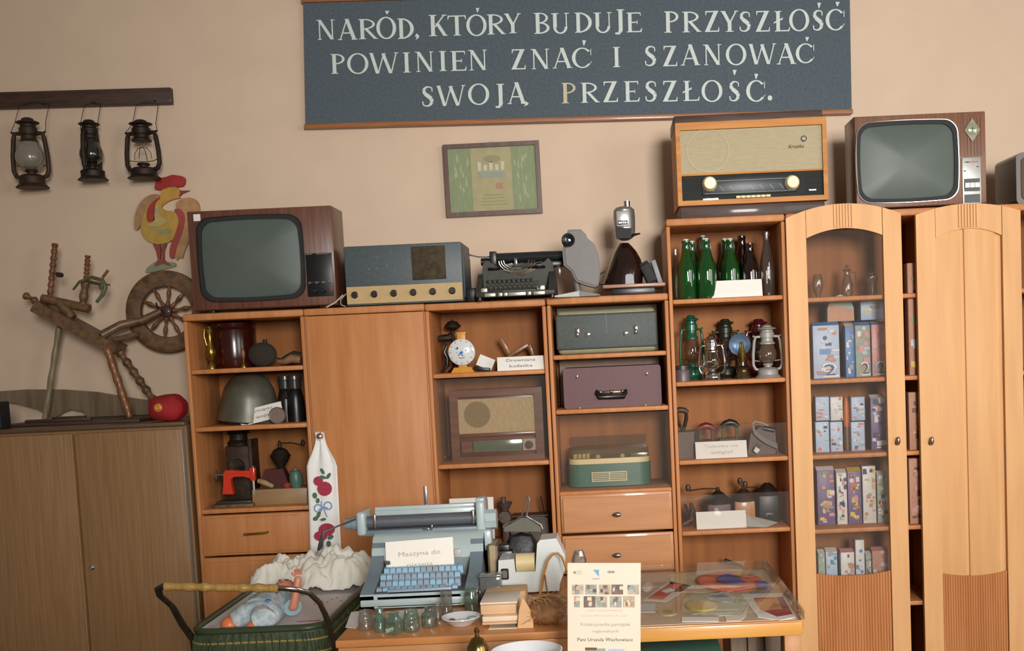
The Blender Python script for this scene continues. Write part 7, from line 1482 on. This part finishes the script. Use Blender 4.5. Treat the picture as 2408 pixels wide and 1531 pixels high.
# ================================================================= green wicker doll pram
RZ = .72
A, Bq, Cq, D = PZ(461, 1480, RZ), PZ(760, 1486, RZ), PZ(866, 1366, RZ), PZ(622, 1366, RZ)
px0, px1, py0, py1 = (A.x+D.x)/2, (Bq.x+Cq.x)/2, (A.y+Bq.y)/2, (Cq.y+D.y)/2+.08
cx, cy = (px0+px1)/2, (py0+py1)/2; hw, hd = (px1-px0)/2, (py1-py0)/2
pr = thing('doll_pram', 'dark green wicker pram with turned wooden handle beside the display table', 'pram', (cx, cy, 0))
WK = mat('dark_green_wicker', '#3d4a2c', .55, col2='#28321d', scale=60, bump=.5, stretch=(1, 1, .4)); GRNP = mat('dark_green_rim', '#34402a', .4)
def rrx(hw_, hd_, r, n=6): return rrect(-hw_, hw_, -hd_, hd_, r, n)
# basket wall as rounded stack of outlines
lv = [(0, 1.0, 1.0), (-.04, 1.03, 1.01), (-.10, 1.05, 1.02), (-.18, 1.0, .98), (-.26, .86, .88), (-.30, .7, .75)]
vs = []; n = len(rrx(1, 1, .1))
for dz, sx, sy in lv: vs += [(x*sx, y*sy, RZ+dz) for x, y in rrx(hw, hd, .07)]
for dz, sx, sy in reversed(lv[:-1]): vs += [(x*sx*.955, y*sy*.97, RZ+dz+(.006 if dz < -.2 else 0)) for x, y in rrx(hw, hd, .07)]
k = len(vs)//n
B().raw(vs, [(j*n+i, j*n+(i+1) % n, (j+1)*n+(i+1) % n, (j+1)*n+i) for j in range(k-1) for i in range(n)]+[tuple((len(lv)-1)*n+i for i in range(n))]).mk('basket', WK, pr)
# vertical canes on the outside
m = B(); out = rrx(hw, hd, .07, 10)
L_ = [(x, y) for x, y in out]; per = []
for i in range(len(L_)):
    a, b = Vector(L_[i]), Vector(L_[(i+1) % len(L_)]); st = max(1, int((b-a).length/.022))
    per += [a.lerp(b, j/st) for j in range(st)]
for i, p in enumerate(per):
    m.tube([(p.x*1.005, p.y*1.003, RZ-.012), (p.x*1.04, p.y*1.018, RZ-.05), (p.x*1.055, p.y*1.024, RZ-.10), (p.x*1.01, p.y*.985, RZ-.18)], .0045, 6)
ob = m.mk('canes', WK, pr)
ro_ = B().tube([(x, y, RZ+.002) for x, y in rrx(hw*.99, hd*.995, .07, 8)], .011, 10, True).mk('rim', GRNP, pr)
GOLD = mat('gold_stripe', '#a08f50', .4, .3)
for dz, sx, sy in ((-.035, 1.045, 1.012), (-.075, 1.065, 1.02)):
    B().tube([(x*sx, y*sy, RZ+dz) for x, y in rrx(hw, hd, .07, 8)], .004, 6, True).mk('gold_band', GOLD, pr)
LIN = mat('white_lining', '#c9c5be', .85, var=.05, bump=.05)
vs = []
for dz, s in ((.0, .945), (-.03, .93), (-.045, .90)): vs += [(x*s, y*s*1.02, RZ+dz) for x, y in rrx(hw, hd, .07)]
B().raw(vs, [(j*n+i, j*n+(i+1) % n, (j+1)*n+(i+1) % n, (j+1)*n+i) for j in range(2) for i in range(n)]).mk('lining', LIN, pr)
MZ = RZ-.024
m = B().slab(rrx(hw*.915, hd*.93, .06), MZ-.05, MZ); m.mk('mattress', mat('white_mattress', '#dad2cf', .85, var=.05, scale=6, bump=.1), pr)
# folded cream hood at the far end
t = bmesh.new(); bmesh.ops.create_grid(t, x_segments=90, y_segments=50, size=1)
from mathutils import noise
for v in t.verts:
    u, w2 = v.co.x, v.co.y
    r = max(0, 1-abs(w2)**2.2)*max(.25, 1-abs(u)**6)
    z = .125*r**.7*(.85+.15*u)+.045*noise.noise((u*3.2, w2*2.5, 1.7))+.030*noise.noise((u*8, w2*6, 4.1))*r+.010*noise.noise((u*17, w2*9, 2.2))
    v.co = Vector((u*(hw*1.06)+.01*noise.noise((w2*5, u*3, 2)), w2*.12+.012*noise.noise((u*6, w2*4, 9)), max(z, 0)))
hb_ = B().add(t).mk('folded_hood', mat('cream_white_cotton', '#e0dccf', .85, var=.05, scale=7), pr, loc=(.0, hd-.09, RZ-.01), soft=3)
q_ = hb_.modifiers.new('t', 'SOLIDIFY'); q_.thickness = .006
B().tube([(-hw*1.0, hd-.05, RZ-.05), (-hw*1.08, hd-.02, RZ), (-hw*1.0, hd+.01, RZ+.05)], .012, 8).mk('hood_hinge', mat('dark_hinge', '#4a3a36', .5), pr)
# handle
lx, ly = P(378, 1383, 3.15), P(712, 1392, 3.15)
def LP(x, y, Y_): p = P(x, y, Y_); return (p.x-cx, p.y-cy, p.z)
a, b = Vector(LP(388, 1379, 3.15)), Vector(LP(655, 1384, 3.15)); nn = 44
B().tube([a.lerp(b, i/nn) for i in range(nn+1)], [.0115+.0016*(1 if i % 5 in (0, 1) else 0)+.0015*sin(i*.9) for i in range(nn+1)], 12).mk('wooden_grip', wood('yellow_turned_wood', '#ab8748', '#94723a', rough=.4, sc=8), pr)
MTL = mat('dark_tarnished_metal', '#5d584c', .3, .8, col2='#44403a')
B().tube([LP(402, 1379, 3.15), LP(385, 1378, 3.15), LP(372, 1386, 3.16), LP(376, 1400, 3.19), LP(405, 1425, 3.25), LP(430, 1470, 3.33), LP(455, 1505, 3.42), LP(462, 1560, 3.48)], [.009, .010, .011, .011, .011, .012, .012, .011], 12, flat=.75).mk('handle_arm', MTL, pr)
B().tube([LP(645, 1384, 3.15), LP(665, 1384, 3.15), LP(700, 1387, 3.16), LP(728, 1395, 3.18), LP(752, 1418, 3.21), LP(765, 1445, 3.25), LP(778, 1490, 3.32), LP(790, 1531, 3.38), LP(792, 1580, 3.42)], [.008, .009, .010, .0095, .009, .009, .009, .009, .009], 12, flat=.75).mk('handle_arm', mat('shiny_handle_metal', '#8d8981', .18, .95), pr)
# chassis and wheels, below the picture
for s in (-1, 1):
    B().tube([(s*hw*.8, -hd-.02, RZ-.2), (s*hw*.8, -hd*.7, .30), (s*hw*.8, hd*.7, .30), (s*hw*.8, hd, RZ-.22)], .008, 8).mk('chassis_rail', MTL, pr)
    for yy in (-hd*.75, hd*.75):
        w_ = B().lathe([(.12, -.008), (.128, 0), (.12, .008), (.112, 0), (.12, -.008)], (s*hw*.95, yy, .128), 'x', 32); 
        for k_ in range(8): w_.cyl((s*hw*.95, yy, .128), (s*hw*.95, yy+.113*cos(k_*pi/4), .128+.113*sin(k_*pi/4)), .002, n=6)
        w_.cyl((s*hw*.8, yy, .128), (s*hw*.98, yy, .128), .01, n=10).mk('wheel', MTL, pr)
for yy in (-hd*.75, hd*.75): B().cyl((-hw*.8, yy, .3), (hw*.8, yy, .3), .006, n=8).cyl((-hw*.8, yy, .3), (-hw*.8, yy, .128), .006, n=8).cyl((hw*.8, yy, .3), (hw*.8, yy, .128), .006, n=8).mk('axle_brace', MTL, pr)
m = B(); rr_ = random.Random(2)
for x, y in ((840, 1395), (822, 1405), (800, 1402), (812, 1398), (790, 1408), (775, 1410), (760, 1412), (768, 1403)):
    p = PZ(x-20, y+8, MZ+.001)
    if abs(p.x-cx) < hw*.86: m.slab(circ(p.x-cx, p.y-cy, .004, 6), MZ, MZ+.0012)
p = PZ(720, 1462, MZ); m.tube([(p.x-cx-.03, p.y-cy, MZ+.001), (p.x-cx+.045, p.y-cy+.006, MZ+.001)], .0018, 5)
m.mk('red_stitching', mat('dark_red_thread', '#8a4048', .8), pr)
# ================================================================= doll lying in the pram
def dp(x, y, z): return PZ(x, y, z)
dz = MZ+.002; ctr = dp(610, 1440, dz+.03)
dl = thing('doll', 'plastic doll in pale blue patterned clothes lying in the green pram, one arm raised', 'doll', (ctr.x, ctr.y, dz)); O2 = Vector((ctr.x, ctr.y, dz))
SK = mat('salmon_doll_skin', '#cf8468', .45, var=.06); FT = mat('orange_doll_foot', '#dd7a50', .4, var=.06)
def v3(x, y, h): return PZ(x, y, dz+h)-O2
pel, che, nek = v3(610, 1446, .045), v3(650, 1412, .055), v3(662, 1400, .055)
hed = v3(668, 1386, .058); kl, kr = v3(574, 1448, .05), v3(620, 1456, .045); al, ar = v3(548, 1464, .03), v3(606, 1470, .026)
sl, sr = v3(630, 1412, .06), v3(680, 1408, .065); el, er = v3(590, 1420, .05), v3(690, 1432, .045); hl = v3(570, 1428, .04)
hr = er+Vector((.018, .02, .105))
bones = [pel, che, nek, hed, kl, al, kr, ar, sl, el, hl, sr, er, hr]
edges = [(0, 1), (1, 2), (2, 3), (0, 4), (4, 5), (0, 6), (6, 7), (1, 8), (8, 9), (9, 10), (1, 11), (11, 12), (12, 13)]
rad = [.034, .034, .018, .030, .020, .015, .020, .015, .018, .014, .012, .018, .0155, .0125]
me = bpy.data.meshes.new('body'); me.from_pydata([tuple(b) for b in bones], edges, []); me.materials.append(SK)
bo = bpy.data.objects.new('body', me); COL.objects.link(bo); bo.parent = dl
sk = bo.modifiers.new('skin', 'SKIN'); sk.use_smooth_shade = True; bo.modifiers.new('sub', 'SUBSURF').levels = 2; bo.modifiers['sub'].render_levels = 2
for i, r in enumerate(rad): me.skin_vertices[0].data[i].radius = (r, r); me.skin_vertices[0].data[i].use_root = i == 0
PC2 = mat('pale_patterned_cloth', '#c4c6c4', .8, scale=55, col2='#8aa3b0'); BLC = mat('pale_blue_sleeve', '#8fb0bb', .8, var=.12)
t = B().tube([kl.lerp(al, .7), kl, pel.lerp(kl, .3)], [.030, .038, .042], 14).tube([kr.lerp(ar, .7), kr, pel.lerp(kr, .3)], [.030, .038, .042], 14); t.ball(pel, .060, 1.2, 1, .8)
t.tube([pel, pel.lerp(che, .5), che], [.058, .060, .050], 16).ball(che, .052, 1, 1, .85)
t.mk('romper', PC2, dl)
B().tube([sr.lerp(che, .4), sr.lerp(er, .5), sr.lerp(er, .85)], [.026, .025, .030], 14).mk('sleeve', BLC, dl)
B().tube([sl.lerp(che, .4), sl.lerp(el, .5), el], [.026, .024, .022], 14).mk('sleeve', BLC, dl)
m = B().m(PK['blue'])
for i, (u, s) in enumerate(((.2, .008), (.5, .006), (.8, .007), (.35, .005), (.65, .006))):
    c = pel.lerp(che, u)+Vector((.03*(-1)**i, -.035, .044)); m.m([PK['blue'], PK['yellow'], PK['teal'], PK['pink'], PK['blue']][i]).ball(c, s*1.3, 1, 1, .5, 8)
m.mk('printed_spots', None, dl)
for a, k in ((al, kl), (ar, kr)):
    d = (a-k).normalized(); B().ball((0, 0, 0), .026, 1.15, 1.3, 1.0, 16, T=Matrix.Translation(a+d*.01)).mk('foot', FT, dl)
m = B().ball(hed, .036, .95, 1.1, .95, 24); 
for s in (-1, 1): m.ball(hed+Vector((s*.034, .005, 0)), .008, .6, .8, 1, 8)
m.ball(hed+Vector((0, -.008, .034)), .005, 1, 1, 1, 8)
hh_ = m.mk('head', SK, dl)
B().ball(hed+Vector((-.012, -.002, .033)), .0045, 1, .8, .6, 10).ball(hed+Vector((.012, -.002, .033)), .0045, 1, .8, .6, 10).mk('eyes', mat('doll_eye', '#2c3a4a', .2), hh_)
B().ball(hed+Vector((0, -.02, .028)), .005, 1.5, .6, .5, 10).mk('mouth', mat('doll_lip', '#b0453f', .4), hh_)
B().ball(hed+Vector((0, .010, -.003)), .038, 1, 1.05, .95, 20).mk('hair', mat('light_brown_doll_hair', '#9a6f48', .8, bump=.4, scale=60), hh_)
m = B(); d = (hr-er).normalized()
for k in range(4): m.tube([hr+Vector((-.009+.006*k, 0, .004)), hr+Vector((-.010+.0065*k, -.003, .016)), hr+Vector((-.009+.006*k, -.008, .024-.002*abs(k-1.5)))], [.0038, .0034, .0028], 8)
m.tube([hr+Vector((-.010, 0, -.002)), hr+Vector((-.018, -.004, .006)), hr+Vector((-.019, -.008, .012))], [.004, .0036, .003], 8).mk('fingers', SK, dl)
